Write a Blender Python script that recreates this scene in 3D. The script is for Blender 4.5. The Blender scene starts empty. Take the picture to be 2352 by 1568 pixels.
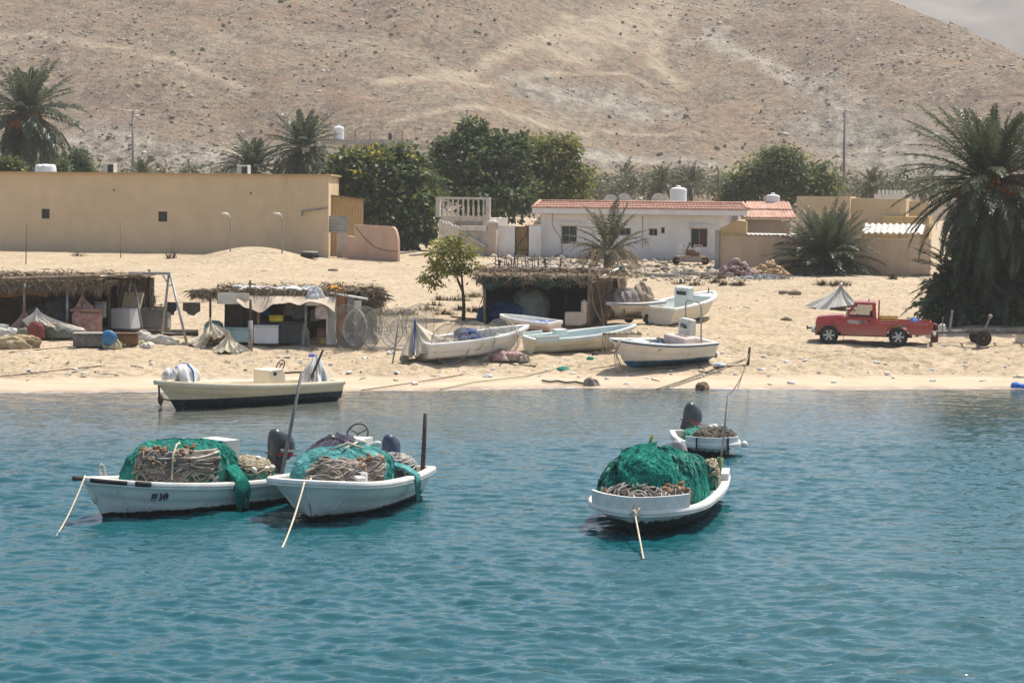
import bpy, math, random
import numpy as np
from mathutils import Vector, Matrix
random.seed(7); RNG = np.random.default_rng(7)
sc = bpy.context.scene
COL = sc.collection
PI = math.pi
R = math.radians
# ---------------------------------------------------------------- camera
F, CX, CY, CAMZ = 5227.0, 1176.0, 784.0, 7.5          # focal length in units of a 2352 wide picture
cam = bpy.data.objects.new('camera', bpy.data.cameras.new('camera')); COL.objects.link(cam)
cam.data.sensor_width = 36; cam.data.lens = 36*F/2352; cam.data.clip_end = 8000; cam.data.clip_start = .5
CM = Matrix.Rotation(R(90)-math.atan(344/F), 3, 'X') @ Matrix.Rotation(R(.6), 3, 'Z')
cam.matrix_world = Matrix.Translation((0, 0, CAMZ)) @ CM.to_4x4()
sc.camera = cam
def ray(u, v):
    return CM @ Vector(((u-CX)/F, (CY-v)/F, -1))
def P(u, v, z=0.):                                     # where the sight line meets the level z
    d = ray(u, v); t = (z-CAMZ)/d.z
    return Vector((d.x*t, d.y*t, z))
def A(u, v, D):                                        # the point at distance D along the sight line
    d = ray(u, v); t = D/d.y
    return Vector((d.x*t, D, CAMZ+d.z*t))
# ---------------------------------------------------------------- noise
def _hash(ix, iy, seed):
    h = (ix*374761393 + iy*668265263 + seed*1442695041) & 0xffffffff
    h = ((h ^ (h >> 13))*1274126177) & 0xffffffff
    return ((h ^ (h >> 16)) & 0xffff)/65535.0
def vnoise(x, y, seed=0):
    x = np.asarray(x, float); y = np.asarray(y, float)
    ix = np.floor(x).astype(np.int64); iy = np.floor(y).astype(np.int64)
    fx = x-ix; fy = y-iy
    fx = fx*fx*(3-2*fx); fy = fy*fy*(3-2*fy)
    a = _hash(ix, iy, seed); b = _hash(ix+1, iy, seed); c = _hash(ix, iy+1, seed); d = _hash(ix+1, iy+1, seed)
    return (a*(1-fx)+b*fx)*(1-fy)+(c*(1-fx)+d*fx)*fy-.5
def fbm(x, y, oct=4, seed=0, gain=.5):
    r = 0; amp = 1
    for o in range(oct):
        r = r+amp*vnoise(np.asarray(x)*2**o+17.3*o, np.asarray(y)*2**o+9.1*o, seed+o); amp *= gain
    return r
# ---------------------------------------------------------------- terrain
SH0, SH1 = P(0, 900, 0), P(2352, 893, 0)
def shore(x):
    x = np.asarray(x, float)
    return SH0.y+(SH1.y-SH0.y)*(x-SH0.x)/(SH1.x-SH0.x)+.5*np.sin(x*.17+1)+.25*np.sin(x*.43)
GX = [-60, -12, -3, 0, 3, 6, 10, 18, 30, 44, 74, 120, 260, 420]
GZ = [-5, -1.6, -.4, 0, .27, .72, 1.0, 1.28, 1.72, 2.13, 2.95, 3.3, 4.0, 4.2]
MOUNDS = []
def ground(x, y):
    x = np.asarray(x, float); y = np.asarray(y, float)
    z = np.interp(y-shore(x), GX, GZ)
    for mx, my, sx, sy, h in MOUNDS:
        z = z+h*np.exp(-((x-mx)/sx)**2-((y-my)/sy)**2)
    return z
_m = A(585, 600, 148); MOUNDS.append((_m.x, 148, 3.4, 4.5, 1.05))
_m = A(2010, 640, 128); MOUNDS.append((_m.x, 130, 5.5, 5., .75))
_m = A(1770, 640, 124); MOUNDS.append((_m.x, 128, 4, 4., .25))
def gz(x, y): return float(ground(x, y))
def G(u, v):                                           # where the sight line meets the beach
    d = ray(u, v); t0 = 45.
    p = 45.; 
    while p < 400:
        if CAMZ+d.z/d.y*p < gz(d.x/d.y*p, p): break
        p += .5
    lo, hi = p-.5, p
    for _ in range(14):
        m = (lo+hi)/2
        if CAMZ+d.z/d.y*m < gz(d.x/d.y*m, m): hi = m
        else: lo = m
    return Vector((d.x/d.y*hi, hi, gz(d.x/d.y*hi, hi)))
# ---------------------------------------------------------------- mesh building
class MB:
    def __init__(s): s.v = []; s.f = []
    def add(s, vs, fs):
        o = len(s.v); s.v += [tuple(p) for p in vs]; s.f += [tuple(i+o for i in f) for f in fs]; return s
    def box(s, c, d, rz=0, rx=0, ry=0, taper=1.):
        M = Matrix.Rotation(rz, 3, 'Z') @ Matrix.Rotation(ry, 3, 'Y') @ Matrix.Rotation(rx, 3, 'X'); c = Vector(c)
        vs = []
        for k in (-1, 1):
            q = taper if k > 0 else 1
            for a, b in ((-1, -1), (1, -1), (1, 1), (-1, 1)):
                vs.append(c+M @ Vector((a*d[0]/2*q, b*d[1]/2*q, k*d[2]/2)))
        return s.add(vs, [(3, 2, 1, 0), (4, 5, 6, 7), (0, 1, 5, 4), (1, 2, 6, 5), (2, 3, 7, 6), (3, 0, 4, 7)])
    def bbox(s, c, d, r=.02, rz=0, rx=0, ry=0):                    # a box with bevelled edges
        M = Matrix.Rotation(rz, 3, 'Z') @ Matrix.Rotation(ry, 3, 'Y') @ Matrix.Rotation(rx, 3, 'X'); c = Vector(c)
        rings = []
        for zz, ins in ((-d[2]/2, r), (-d[2]/2+r, 0), (d[2]/2-r, 0), (d[2]/2, r)):
            X, Y = d[0]/2-ins, d[1]/2-ins; q = r*.7
            rings.append([c+M @ Vector((x, y, zz)) for x, y in ((-X+q, -Y), (X-q, -Y), (X, -Y+q), (X, Y-q), (X-q, Y), (-X+q, Y), (-X, Y-q), (-X, -Y+q))])
        return s.loft(rings, True, True)
    def loft(s, rings, closed=True, cap=False):
        n = len(rings[0]); vs = [p for r in rings for p in r]; fs = []
        for i in range(len(rings)-1):
            for j in range(n if closed else n-1):
                a = i*n+j; b = i*n+(j+1) % n
                fs.append((a, b, b+n, a+n))
        if cap:
            fs.append(tuple(range(n-1, -1, -1))); o = (len(rings)-1)*n; fs.append(tuple(range(o, o+n)))
        return s.add(vs, fs)
    def tube(s, pts, r, n=6, cap=True):
        pts = [Vector(p) for p in pts]; rs = r if isinstance(r, (list, tuple)) else [r]*len(pts)
        rings = []; ref = None
        for i, p in enumerate(pts):
            t = (pts[min(i+1, len(pts)-1)]-pts[max(i-1, 0)])
            if t.length < 1e-9: t = Vector((0, 0, 1))
            t.normalize()
            if ref is None: ref = Vector((0, 0, 1)) if abs(t.z) < .9 else Vector((1, 0, 0))
            a = ref-t*ref.dot(t)
            if a.length < 1e-6: a = t.orthogonal()
            a.normalize(); b = t.cross(a); ref = a
            rings.append([p+(a*math.cos(2*PI*k/n)+b*math.sin(2*PI*k/n))*rs[i] for k in range(n)])
        return s.loft(rings, True, cap)
    def ball(s, c, r, n=8, m=5, M=None):
        c = Vector(c); r = r if isinstance(r, (tuple, list, Vector)) else (r, r, r); rings = []
        for i in range(m+1):
            th = PI*i/m; rings.append([])
            for k in range(n):
                p = Vector((r[0]*math.sin(th)*math.cos(2*PI*k/n), r[1]*math.sin(th)*math.sin(2*PI*k/n), -r[2]*math.cos(th)))
                rings[-1].append(c+(M @ p if M else p))
        return s.loft(rings, True)
    def lathe(s, c, prof, n=20, axis='Z', cap=True):
        c = Vector(c); rings = []
        for r, h in prof:
            rg = []
            for k in range(n):
                a = 2*PI*k/n; x, y = r*math.cos(a), r*math.sin(a)
                rg.append(c+(Vector((x, y, h)) if axis == 'Z' else Vector((x, h, y)) if axis == 'Y' else Vector((h, x, y))))
            rings.append(rg)
        return s.loft(rings, True, cap)
    def prism(s, poly, axis, a, b):                     # extrude an outline; axis: 'Y' outline is (x,z); 'X' outline is (y,z); 'Z' (x,y)
        def q(p, t): return (p[0], t, p[1]) if axis == 'Y' else (t, p[0], p[1]) if axis == 'X' else (p[0], p[1], t)
        return s.loft([[q(p, a) for p in poly], [q(p, b) for p in poly]], True, True)
    def grid(s, fn, nu, nv):
        vs = [fn(i/nu, j/nv) for i in range(nu+1) for j in range(nv+1)]
        return s.add(vs, [(i*(nv+1)+j, (i+1)*(nv+1)+j, (i+1)*(nv+1)+j+1, i*(nv+1)+j+1) for i in range(nu) for j in range(nv)])
    def build(s, name, m, parent=None, smooth=None, loc=None, rz=0, bevel=0):
        me = bpy.data.meshes.new(name); me.from_pydata(s.v, [], s.f); me.update()
        return link(name, me, m, parent, smooth, loc, rz, bevel)
def link(name, me, m, parent=None, smooth=None, loc=None, rz=0, bevel=0):
    o = bpy.data.objects.new(name, me); COL.objects.link(o)
    if m: me.materials.append(m)
    if parent: o.parent = parent
    if loc is not None: o.location = loc
    o.rotation_euler[2] = rz
    if smooth:
        me.polygons.foreach_set('use_smooth', [True]*len(me.polygons))
        if smooth is not True: me.set_sharp_from_angle(angle=R(smooth))
    if bevel:
        b = o.modifiers.new('bevel', 'BEVEL'); b.width = bevel; b.segments = 2; b.limit_method = 'ANGLE'
    return o
def npmesh(name, V, Fq, m, parent=None, smooth=None, loc=None, rz=0):
    me = bpy.data.meshes.new(name); V = np.asarray(V, np.float32); Fq = np.asarray(Fq, np.int32); k = Fq.shape[1]
    me.vertices.add(len(V)); me.vertices.foreach_set('co', V.ravel())
    me.loops.add(Fq.size); me.loops.foreach_set('vertex_index', Fq.ravel())
    me.polygons.add(len(Fq)); me.polygons.foreach_set('loop_start', np.arange(0, Fq.size, k, dtype=np.int32))
    me.update(calc_edges=True); me.validate()
    return link(name, me, m, parent, smooth, loc, rz)
def gridmesh(name, xs, ys, zf, m, smooth=True):
    X, Y = np.meshgrid(xs, ys, indexing='ij'); Z = zf(X, Y); nx, ny = X.shape
    V = np.stack([X, Y, Z], -1).reshape(-1, 3); idx = np.arange(nx*ny).reshape(nx, ny)
    Fq = np.stack([idx[:-1, :-1], idx[1:, :-1], idx[1:, 1:], idx[:-1, 1:]], -1).reshape(-1, 4)
    return npmesh(name, V, Fq, m, None, smooth), V
def tag(o, label, cat, group=None, kind=None):
    if label: o['label'] = label
    if cat: o['category'] = cat
    if group: o['group'] = group
    if kind: o['kind'] = kind
    return o
def struct(o): o['kind'] = 'structure'; return o
def thing(name, label, cat, loc=(0, 0, 0), rz=0, group=None, rx=0, ry=0):
    o = bpy.data.objects.new(name, None); COL.objects.link(o); o.empty_display_size = .3
    o.location = loc; o.rotation_euler = (rx, ry, rz)
    return tag(o, label, cat, group)
def copy_tree(o, parent=None):
    c = o.copy(); COL.objects.link(c)
    if parent: c.parent = parent
    for ch in [x for x in o.children]: copy_tree(ch, c)
    return c
class Frame:                                            # an upright plane from p0 towards p1: x along, y away from the camera, z up
    def __init__(s, p0, p1, z0=None):
        s.o = Vector((p0[0], p0[1], gz(p0[0], p0[1]) if z0 is None else z0)); d = Vector((p1[0]-p0[0], p1[1]-p0[1])); s.L = d.length
        s.d = d.normalized(); s.n = Vector((-s.d.y, s.d.x)); s.rz = math.atan2(s.d.y, s.d.x)
    def hit(s, u, v, off=0):
        r = ray(u, v); k = (s.n.x*(s.o.x)+s.n.y*(s.o.y)+off)/(s.n.x*r.x+s.n.y*r.y)
        p = Vector((r.x*k, r.y*k)); return ((p-Vector((s.o.x, s.o.y))).dot(s.d), CAMZ+r.z*k-s.o.z)
    def world(s, x, y, z=0): return Vector((s.o.x+s.d.x*x+s.n.x*y, s.o.y+s.d.y*x+s.n.y*y, s.o.z+z))
# ---------------------------------------------------------------- materials
class NT:
    def __init__(s, name):
        s.m = bpy.data.materials.new(name); s.m.use_nodes = True; s.t = s.m.node_tree; s.n = s.t.nodes; s.l = s.t.links
        s.b = s.n['Principled BSDF']; s.tc = s.n.new('ShaderNodeTexCoord')
    def node(s, t, **k):
        n = s.n.new('ShaderNode'+t)
        for a, b in k.items():
            if hasattr(n, a): setattr(n, a, b)
            else: n.inputs[a].default_value = b
        return n
    def con(s, a, b): s.l.new(a, b)
    def noise(s, scale, detail=5, rough=.55, vec=None, stretch=None):
        n = s.node('TexNoise'); n.inputs['Scale'].default_value = scale; n.inputs['Detail'].default_value = detail; n.inputs['Roughness'].default_value = rough
        v = vec or s.tc.outputs['Object']
        if stretch:
            mp = s.node('Mapping'); mp.inputs['Scale'].default_value = stretch; s.con(v, mp.inputs['Vector']); v = mp.outputs['Vector']
        s.con(v, n.inputs['Vector']); return n.outputs['Fac']
    def ramp(s, fac, stops):
        r = s.node('ValToRGB'); e = r.color_ramp.elements
        while len(e) < len(stops): e.new(.5)
        for i, (p, c) in enumerate(stops):
            e[i].position = p; e[i].color = (c[0], c[1], c[2], 1) if isinstance(c, (tuple, list)) else (c, c, c, 1)
        s.con(fac, r.inputs['Fac']); return r.outputs['Color']
    def mix(s, fac, a, b, mode='MIX'):
        n = s.node('Mix'); n.data_type = 'RGBA'; n.blend_type = mode
        for sock, val in ((0, fac), (6, a), (7, b)):
            if hasattr(val, 'is_linked'): s.con(val, n.inputs[sock])
            elif sock == 0: n.inputs[0].default_value = val
            else: n.inputs[sock].default_value = (*val, 1)
        return n.outputs[2]
    def math(s, op, a, b=0, clamp=False):
        n = s.node('Math'); n.operation = op; n.use_clamp = clamp
        for i, val in ((0, a), (1, b)):
            if hasattr(val, 'is_linked'): s.con(val, n.inputs[i])
            else: n.inputs[i].default_value = val
        return n.outputs[0]
    def bump(s, h, strength=.3, dist=.02, normal=None):
        b = s.node('Bump'); b.inputs['Strength'].default_value = strength; b.inputs['Distance'].default_value = dist; s.con(h, b.inputs['Height'])
        if normal: s.con(normal, b.inputs['Normal'])
        s.con(b.outputs[0], s.b.inputs['Normal']); return b.outputs[0]
    def col(s, c): s.con(c, s.b.inputs['Base Color'])
    def set(s, **k):
        for a, v in k.items(): s.b.inputs[a.replace('_', ' ')].default_value = v
MC = {}
def mat(name, c, c2=None, scale=3., rough=.8, bump=.0, bscale=25., metal=0, spec=.3, dist=.02, stretch=None, lo=.35, hi=.65):
    if name in MC: return MC[name]
    t = NT(name); t.set(Roughness=rough, Metallic=metal, Specular_IOR_Level=spec)
    c2 = c2 or tuple(x*.72 for x in c)
    t.col(t.ramp(t.noise(scale, stretch=stretch), [(lo, c2), (hi, c)]))
    if bump: t.bump(t.noise(bscale, 4, stretch=stretch), bump, dist)
    MC[name] = t.m; return t.m
def leafmat(name, stops, trans=.25, rough=.5):
    if name in MC: return MC[name]
    t = NT(name); g = t.node('NewGeometry'); t.col(t.ramp(g.outputs['Random Per Island'], stops)); t.set(Roughness=rough, Specular_IOR_Level=.3)
    if trans:
        tr = t.node('BsdfTranslucent'); tr.inputs[0].default_value = (*[x*1.3 for x in stops[-1][1]], 1); mx = t.node('MixShader'); mx.inputs[0].default_value = trans
        t.con(t.b.outputs[0], mx.inputs[1]); t.con(tr.outputs[0], mx.inputs[2]); t.con(mx.outputs[0], t.n['Material Output'].inputs['Surface'])
    MC[name] = t.m; return t.m
def sandmat():
    t = NT('beach_sand'); g = t.node('NewGeometry'); pos = g.outputs['Position']
    base = t.ramp(t.noise(.35, 6, .6, pos), [(.3, (.435, .345, .23)), (.7, (.535, .435, .305))])
    spk = t.ramp(t.noise(3.2, 5, .7, pos), [(.40, (.50, .47, .44)), (.55, (1, 1, 1))])
    base = t.mix(.62, base, spk, 'MULTIPLY')
    grit = t.ramp(t.noise(14, 3, .7, pos), [(.38, (.62, .58, .55)), (.52, (1, 1, 1))])
    base = t.mix(.5, base, grit, 'MULTIPLY')
    sx = t.node('SeparateXYZ'); t.con(pos, sx.inputs[0])
    zz = t.math('ADD', sx.outputs['Z'], t.math('MULTIPLY', t.math('SUBTRACT', t.noise(.6, 4, .6, pos), .5), .22))
    wet = t.ramp(zz, [(.24, 1.), (.34, 0.)])
    wetc = t.ramp(t.noise(1.1, 4, .5, pos, (.3, 1.5, 1)), [(.35, (.47, .365, .26)), (.65, (.54, .43, .31))])
    base = t.mix(wet, base, wetc)
    soak = t.ramp(zz, [(.0, 1.), (.1, 0.)])
    base = t.mix(soak, base, (.30, .235, .17))
    t.col(base); t.con(t.math('SUBTRACT', .95, t.math('MULTIPLY', soak, .55)), t.b.inputs['Roughness'])
    h = t.math('ADD', t.noise(2.2, 5, .65, pos), t.math('MULTIPLY', t.noise(9, 4, .6, pos), .45))
    h = t.math('MULTIPLY', h, t.math('SUBTRACT', 1.15, wet))
    t.bump(h, .55, .16); t.set(Specular_IOR_Level=.2)
    return t.m
def watermat():
    t = NT('sea_water'); g = t.node('NewGeometry'); pos = g.outputs['Position']
    at = t.node('Attribute'); at.attribute_name = 'shallow_hill_tint'
    t.col(t.mix(at.outputs['Fac'], (.0035, .073, .088), (.155, .135, .105)))  # brown of sandy shallows and of the hill's reflection, mixed into the base colour
    t.set(Roughness=.04, IOR=1.45, Specular_IOR_Level=.5)
    h = t.math('ADD', t.noise(5.0, 2, .55, pos, (.7, 2.0, 1)), t.math('MULTIPLY', t.noise(13, 2, .5, pos, (.8, 2., 1)), .4))
    t.bump(h, .65, .016)
    return t.m
def hillmat():
    t = NT('hill_rock'); g = t.node('NewGeometry'); pos = g.outputs['Position']
    a = t.ramp(t.noise(.03, 6, .6, pos), [(.32, (.27, .202, .144)), (.5, (.315, .247, .177)), (.68, (.36, .297, .213))])
    b = t.ramp(t.noise(.55, 6, .72, pos), [(.36, (.46, .46, .48)), (.48, (.88, .88, .88)), (.62, (1.2, 1.19, 1.15))])
    c = t.mix(.85, a, b, 'MULTIPLY')
    c = t.mix(.75, c, t.ramp(t.noise(1.5, 5, .75, pos, (1, .45, 1)), [(.36, (.52, .52, .53)), (.5, (.95, .95, .95)), (.62, (1.18, 1.17, 1.14))]), 'MULTIPLY')
    pk = t.ramp(t.noise(.11, 5, .65, pos), [(.52, 0.), (.68, 1.)])
    c = t.mix(t.math('MULTIPLY', pk, .6), c, (.34, .205, .13))
    gr = t.ramp(t.noise(.28, 5, .7, pos), [(.56, 0.), (.66, 1.)])
    c = t.mix(t.math('MULTIPLY', gr, .55), c, (.155, .135, .095))
    w = t.ramp(t.noise(1.7, 3, .6, pos), [(.63, 0.), (.70, 1.)])
    c = t.mix(t.math('MULTIPLY', w, .35), c, (.50, .43, .33))
    at = t.node('Attribute'); at.attribute_name = 'track'
    tk = t.math('MULTIPLY', at.outputs['Fac'], t.ramp(t.noise(.4, 4, .7, pos), [(.38, .25), (.62, .85)]))
    c = t.mix(tk, c, (.54, .44, .315))
    at2 = t.node('Attribute'); at2.attribute_name = 'scree'
    gg = t.ramp(t.noise(.35, 5, .75, pos, (1, .5, 1)), [(.38, (.16, .145, .12)), (.5, (.33, .30, .24)), (.62, (.54, .50, .41))])
    c = t.mix(t.math('MULTIPLY', at2.outputs['Fac'], .75), c, gg)
    t.col(c); t.set(Roughness=.95, Specular_IOR_Level=.1)
    h = t.math('ADD', t.noise(.9, 6, .7, pos), t.math('MULTIPLY', t.noise(3, 4, .6, pos), .3))
    t.bump(h, 1., 1.1)
    return t.m
# ---------------------------------------------------------------- ground, water, hills
def space(segs):
    out = []
    for a, b, st in segs: out += list(np.arange(a, b, st))
    return np.array(out+[segs[-1][1]])
gxs = space([(-400, -60, 8), (-60, -27, 1), (-27, 27, .16), (27, 60, 1), (60, 400, 8)])
gys = space([(30, 84, 3), (84, 104, .12), (104, 130, .3), (130, 175, .6), (175, 400, 5)])
RUTS = []
for line in ([(1500, 800), (1640, 792), (1760, 770), (1900, 740), (2060, 700)], [(1600, 775), (1700, 800), (1850, 815), (2050, 812), (2352, 808)], [(1640, 720), (1720, 745), (1850, 770)], [(1750, 845), (1850, 830), (1990, 835), (2200, 845)]):
    q = [G(*p) for p in line]; q2 = []
    for a_, b_ in zip(q[:-1], q[1:]): q2 += [a_.lerp(b_, k/6) for k in range(6)]
    q2 = [sum((q2[min(max(i+k, 0), len(q2)-1)] for k in range(-3, 4)), Vector())/7 for i in range(len(q2))]
    for off in (-.72, .72):
        o_ = []
        for i, p in enumerate(q2):
            tn = (q2[min(i+1, len(q2)-1)]-q2[max(i-1, 0)]); nn = Vector((-tn.y, tn.x)).normalized(); o_.append((p.x+nn.x*off, p.y+nn.y*off))
        RUTS.append(o_)
def ruts(X, Y):
    z = np.zeros_like(X); sel = (np.abs(X) < 27) & (Y > 84) & (Y < 118); x, y = X[sel], Y[sel]; m = np.zeros_like(x)
    for o_ in RUTS:
        ds = np.full_like(x, 9.)
        for (x0, y0), (x1, y1) in zip(o_[:-1], o_[1:]):
            dx, dy = x1-x0, y1-y0; t = np.clip(((x-x0)*dx+(y-y0)*dy)/(dx*dx+dy*dy+1e-9), 0, 1); ds = np.minimum(ds, np.hypot(x-x0-t*dx, y-y0-t*dy))
        m += .05*np.exp(-((ds-.3)/.12)**2)-.075*np.exp(-(ds/.17)**2)
    z[sel] = m; return z
def gfun(X, Y):
    z = ground(X, Y); d = Y-shore(X)
    k = np.clip((d-1.5)/3, 0, 1)
    near = np.clip((150-Y)/50, .25, 1)
    z = z+ruts(X, Y)
    return z+k*near*(.16*fbm(X*.5, Y*.5, 3, 3)+.09*fbm(X*1.7, Y*1.7, 3, 5)+.05*fbm(X*4.1, Y*4.1, 2, 8))+.05*fbm(X*.3, Y*.3, 2, 11)*np.clip(d/2, 0, 1)
go, _ = gridmesh('ground', gxs, gys, gfun, sandmat()); struct(go)
# sea
wxs = space([(-400, -60, 10), (-60, -23, .6), (-23, 23, .09), (23, 60, .6), (60, 400, 10)])
wys = space([(-120, 20, 8), (20, 33, .6), (33, 58, .065), (58, 89.2, .09), (89.2, 95, 1)])
def wfun(X, Y):
    rng = np.random.default_rng(3); z = np.zeros_like(X)
    XX = X+.8*fbm(X*.12, Y*.12, 2, 31); YY = Y+.8*fbm(X*.12+40, Y*.12, 2, 33)
    gust = .45+1.15*np.clip(fbm(X*.06+3, Y*.09, 4, 21)+.5, 0, 1)
    for lam, amp, n in ((2.6, .0085, 5), (1.15, .0056, 9), (.55, .0034, 16), (.29, .0020, 24)):
        for i in range(n):
            th = rng.normal(1.45, .36); k = 2*PI/(lam*rng.uniform(.75, 1.3)); ph = rng.uniform(0, 6.28)
            z += amp*np.sin(k*(XX*math.cos(th)+YY*math.sin(th))+ph)*(1+.5*np.sin(.19*X*math.sin(i)+.23*Y*math.cos(i)+i))
    calm = np.clip((shore(X)-Y)/22, .3, 1)
    return z*gust*calm
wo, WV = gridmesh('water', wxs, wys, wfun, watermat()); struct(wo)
at = wo.data.attributes.new('shallow_hill_tint', 'FLOAT', 'POINT')
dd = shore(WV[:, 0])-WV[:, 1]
at.data.foreach_set('value', (np.clip(1-dd/27, 0, 1)**1.5*.85*(.8+.5*vnoise(WV[:, 0]*.12, WV[:, 1]*.2, 91))*(.9+.7*np.clip(-WV[:, 0]/9, 0, 1))).astype(np.float32))  # painted hill reflection reaches far out from the shore, stronger on the left
# broken white line at the sea's edge: foam, with the wet sheen painted in
fm = NT('foam'); fm.b.inputs['Base Color'].default_value = (.8, .82, .82, 1); fm.set(Roughness=.5)
fm.con(fm.ramp(fm.noise(1.6, 5, .75, None, (1, 2.2, 1)), [(.50, 0.), (.62, .75)]), fm.b.inputs['Alpha'])
fx = np.arange(-60, 60, .2); fmb = MB(); fr_ = []
for k, x in enumerate(fx):
    y = float(shore(x))+.12*float(vnoise(x*.9, 3.3, 5)); w_ = .16+.2*float(vnoise(x*.5, 1.7, 6)+.5); fr_.append([(x, y-w_, .035), (x, y, .03), (x, y+w_*.5, .045)])
fo = fmb.loft(fr_, False).build('foam', fm.m); tag(fo, 'thin broken line of foam and painted wet sheen where the water meets the sand', 'foam', None, 'stuff')
# hill
def hillz(x, y):
    x = np.asarray(x, float); y = np.asarray(y, float)
    base = 335+12*np.sin(x*.02+1)+x*.05
    d = y-base
    warp = 14*fbm(x*.012+5, y*.012, 3, 41)
    z = 4+np.where(d > 0, .34*d+.0*d, .02*d)
    z = z+np.clip(d/40, 0, 1)*(9*fbm(x*.018+warp*.02, y*.011, 4, 43)+3.0*fbm(x*.06, y*.05, 4, 47)+5.*np.sin(x*.045+.02*y+1.2*np.sin(y*.02)))
    z = z+np.clip(1-np.abs(d)/30, 0, 1)*3.5*(fbm(x*.05, y*.05, 4, 49)+.3)
    crest = np.interp(x, [-250, -100, 0, 40, 70, 83, 110, 140, 175, 230], [118, 112, 92, 72, 56, 48.5, 26.5, 9, 1, 0])
    crest = crest+2*fbm(x*.05, y*.02, 3, 53)
    k = 4.
    z = -k*np.log(np.exp(-np.clip(z, -20, 200)/k)+np.exp(-crest/k))
    return z-np.clip(y-620, 0, 1e9)*.5
def HP(u, v):
    d = ray(u, v); p = 320.
    while p < 640:
        if CAMZ+d.z/d.y*p < float(hillz(d.x/d.y*p, p)): break
        p += 1
    return (d.x/d.y*p, p)
hxs = space([(-420, -140, 8), (-140, 150, .9), (150, 420, 8)]); hys = space([(318, 332, 2), (332, 520, .9), (520, 760, 6)])
def hfun(X, Y): return hillz(X, Y)+.5*fbm(X*.35, Y*.35, 3, 61)+.3*np.abs(fbm(X*.9, Y*.9, 3, 63))
ho, HV = gridmesh('hill', hxs, hys, hfun, hillmat()); struct(ho)
def polymask(lines, V):
    m = np.zeros(len(V))
    for w, pts in lines:
        q = [HP(*p) for p in pts]
        for (x0, y0), (x1, y1) in zip(q[:-1], q[1:]):
            dx, dy = x1-x0, y1-y0; t = np.clip(((V[:, 0]-x0)*dx+(V[:, 1]-y0)*dy)/(dx*dx+dy*dy+1e-9), 0, 1)
            ds = np.hypot(V[:, 0]-x0-t*dx+1.5*fbm(V[:, 0]*.2, V[:, 1]*.2, 2, 71), V[:, 1]-y0-t*dy)
            m = np.maximum(m, np.clip(1.4-ds/w, 0, 1))
    return m
trk = polymask([(1.8, [(870, 192), (1000, 182), (1150, 130), (1280, 90), (1330, 62), (1480, 15), (1530, -5)]),
                (2.4, [(1545, 20), (1515, 70), (1500, 110), (1520, 170), (1560, 195)]), (1.6, [(1200, 105), (1290, 75), (1310, 40)]),
                (1.4, [(0, 85), (130, 95), (300, 115), (420, 150), (560, 210)]), (1.2, [(1000, 182), (1250, 175), (1480, 190)]),
                (1.3, [(1560, 110), (1650, 85), (1670, 70)]), (1.0, [(900, 290), (1200, 275), (1420, 300), (1600, 310)]), (6, [(1300, 130), (1440, 60), (1480, 40)]),
                (3, [(1650, 90), (1750, 140), (1880, 200), (1960, 250)])], HV)
scr = polymask([(9, [(1920, 300), (1990, 330), (2060, 380), (2120, 420)]), (6, [(200, 330), (330, 350), (500, 370), (680, 370)]), (3, [(1640, 80), (1800, 170), (1950, 260)]),
                (8, [(1250, 215), (1400, 240), (1480, 250)]), (5, [(1350, 360), (1500, 370), (1700, 390)])], HV)
for nm, arr in (('track', trk), ('scree', scr)):
    a_ = ho.data.attributes.new(nm, 'FLOAT', 'POINT'); a_.data.foreach_set('value', arr.astype(np.float32))
# far ridge
def ridge(X, Y):
    c = np.interp(X, [-600, 200, 380, 520, 700, 900], [150, 170, 190, 235, 300, 330])+30*fbm(X*.008, Y*.002, 5, 81)
    return np.clip(c*np.exp(-((Y-1950)/300)**2)+12*fbm(X*.02, Y*.02, 4, 85), -5, 999)
ro, _ = gridmesh('far_hills', space([(-700, 200, 40), (200, 900, 9)]), space([(1450, 2300, 14)]), ridge, mat('far_rock', (.21, .175, .14), (.12, .10, .085), .03, .95)); struct(ro)
# boulders and scrub on the slope: too many to count
def scatter_rocks(name, n, pos, smin, smax, m, flat=.75, seed=1):
    rng = np.random.default_rng(seed)
    ico = np.array([(0, 0, 1), (.89, 0, .45), (.28, .85, .45), (-.72, .53, .45), (-.72, -.53, .45), (.28, -.85, .45), (.72, .53, -.45), (-.28, .85, -.45), (-.89, 0, -.45), (-.28, -.85, -.45), (.72, -.53, -.45), (0, 0, -1)])
    fc = np.array([(0, 1, 2), (0, 2, 3), (0, 3, 4), (0, 4, 5), (0, 5, 1), (1, 6, 2), (2, 7, 3), (3, 8, 4), (4, 9, 5), (5, 10, 1), (6, 7, 2), (7, 8, 3), (8, 9, 4), (9, 10, 5), (10, 6, 1), (11, 7, 6), (11, 8, 7), (11, 9, 8), (11, 10, 9), (11, 6, 10)])
    S = smin*(smax/smin)**(rng.random(n)**2.6)
    V = ico[None]*(1+.55*(rng.random((n, 12, 1))-.5))*S[:, None, None]*(.7+.6*rng.random((n, 1, 3)))*np.array([1, 1, flat])
    a = rng.random(n)*6.28; ca, sa = np.cos(a)[:, None], np.sin(a)[:, None]
    V = np.stack([V[..., 0]*ca-V[..., 1]*sa, V[..., 0]*sa+V[..., 1]*ca, V[..., 2]], -1)+pos[:, None, :]
    return npmesh(name, V.reshape(-1, 3), (fc[None]+12*np.arange(n)[:, None, None]).reshape(-1, 3), m)
def islandmat(name, stops, rough=.9):
    if name in MC: return MC[name]
    t = NT(name); g = t.node('NewGeometry'); t.col(t.mix(.5, t.ramp(g.outputs['Random Per Island'], stops), t.ramp(t.noise(6), [(.3, .6), (.7, 1.2)]), 'MULTIPLY')); t.set(Roughness=rough, Specular_IOR_Level=.15); MC[name] = t.m; return t.m
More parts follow.
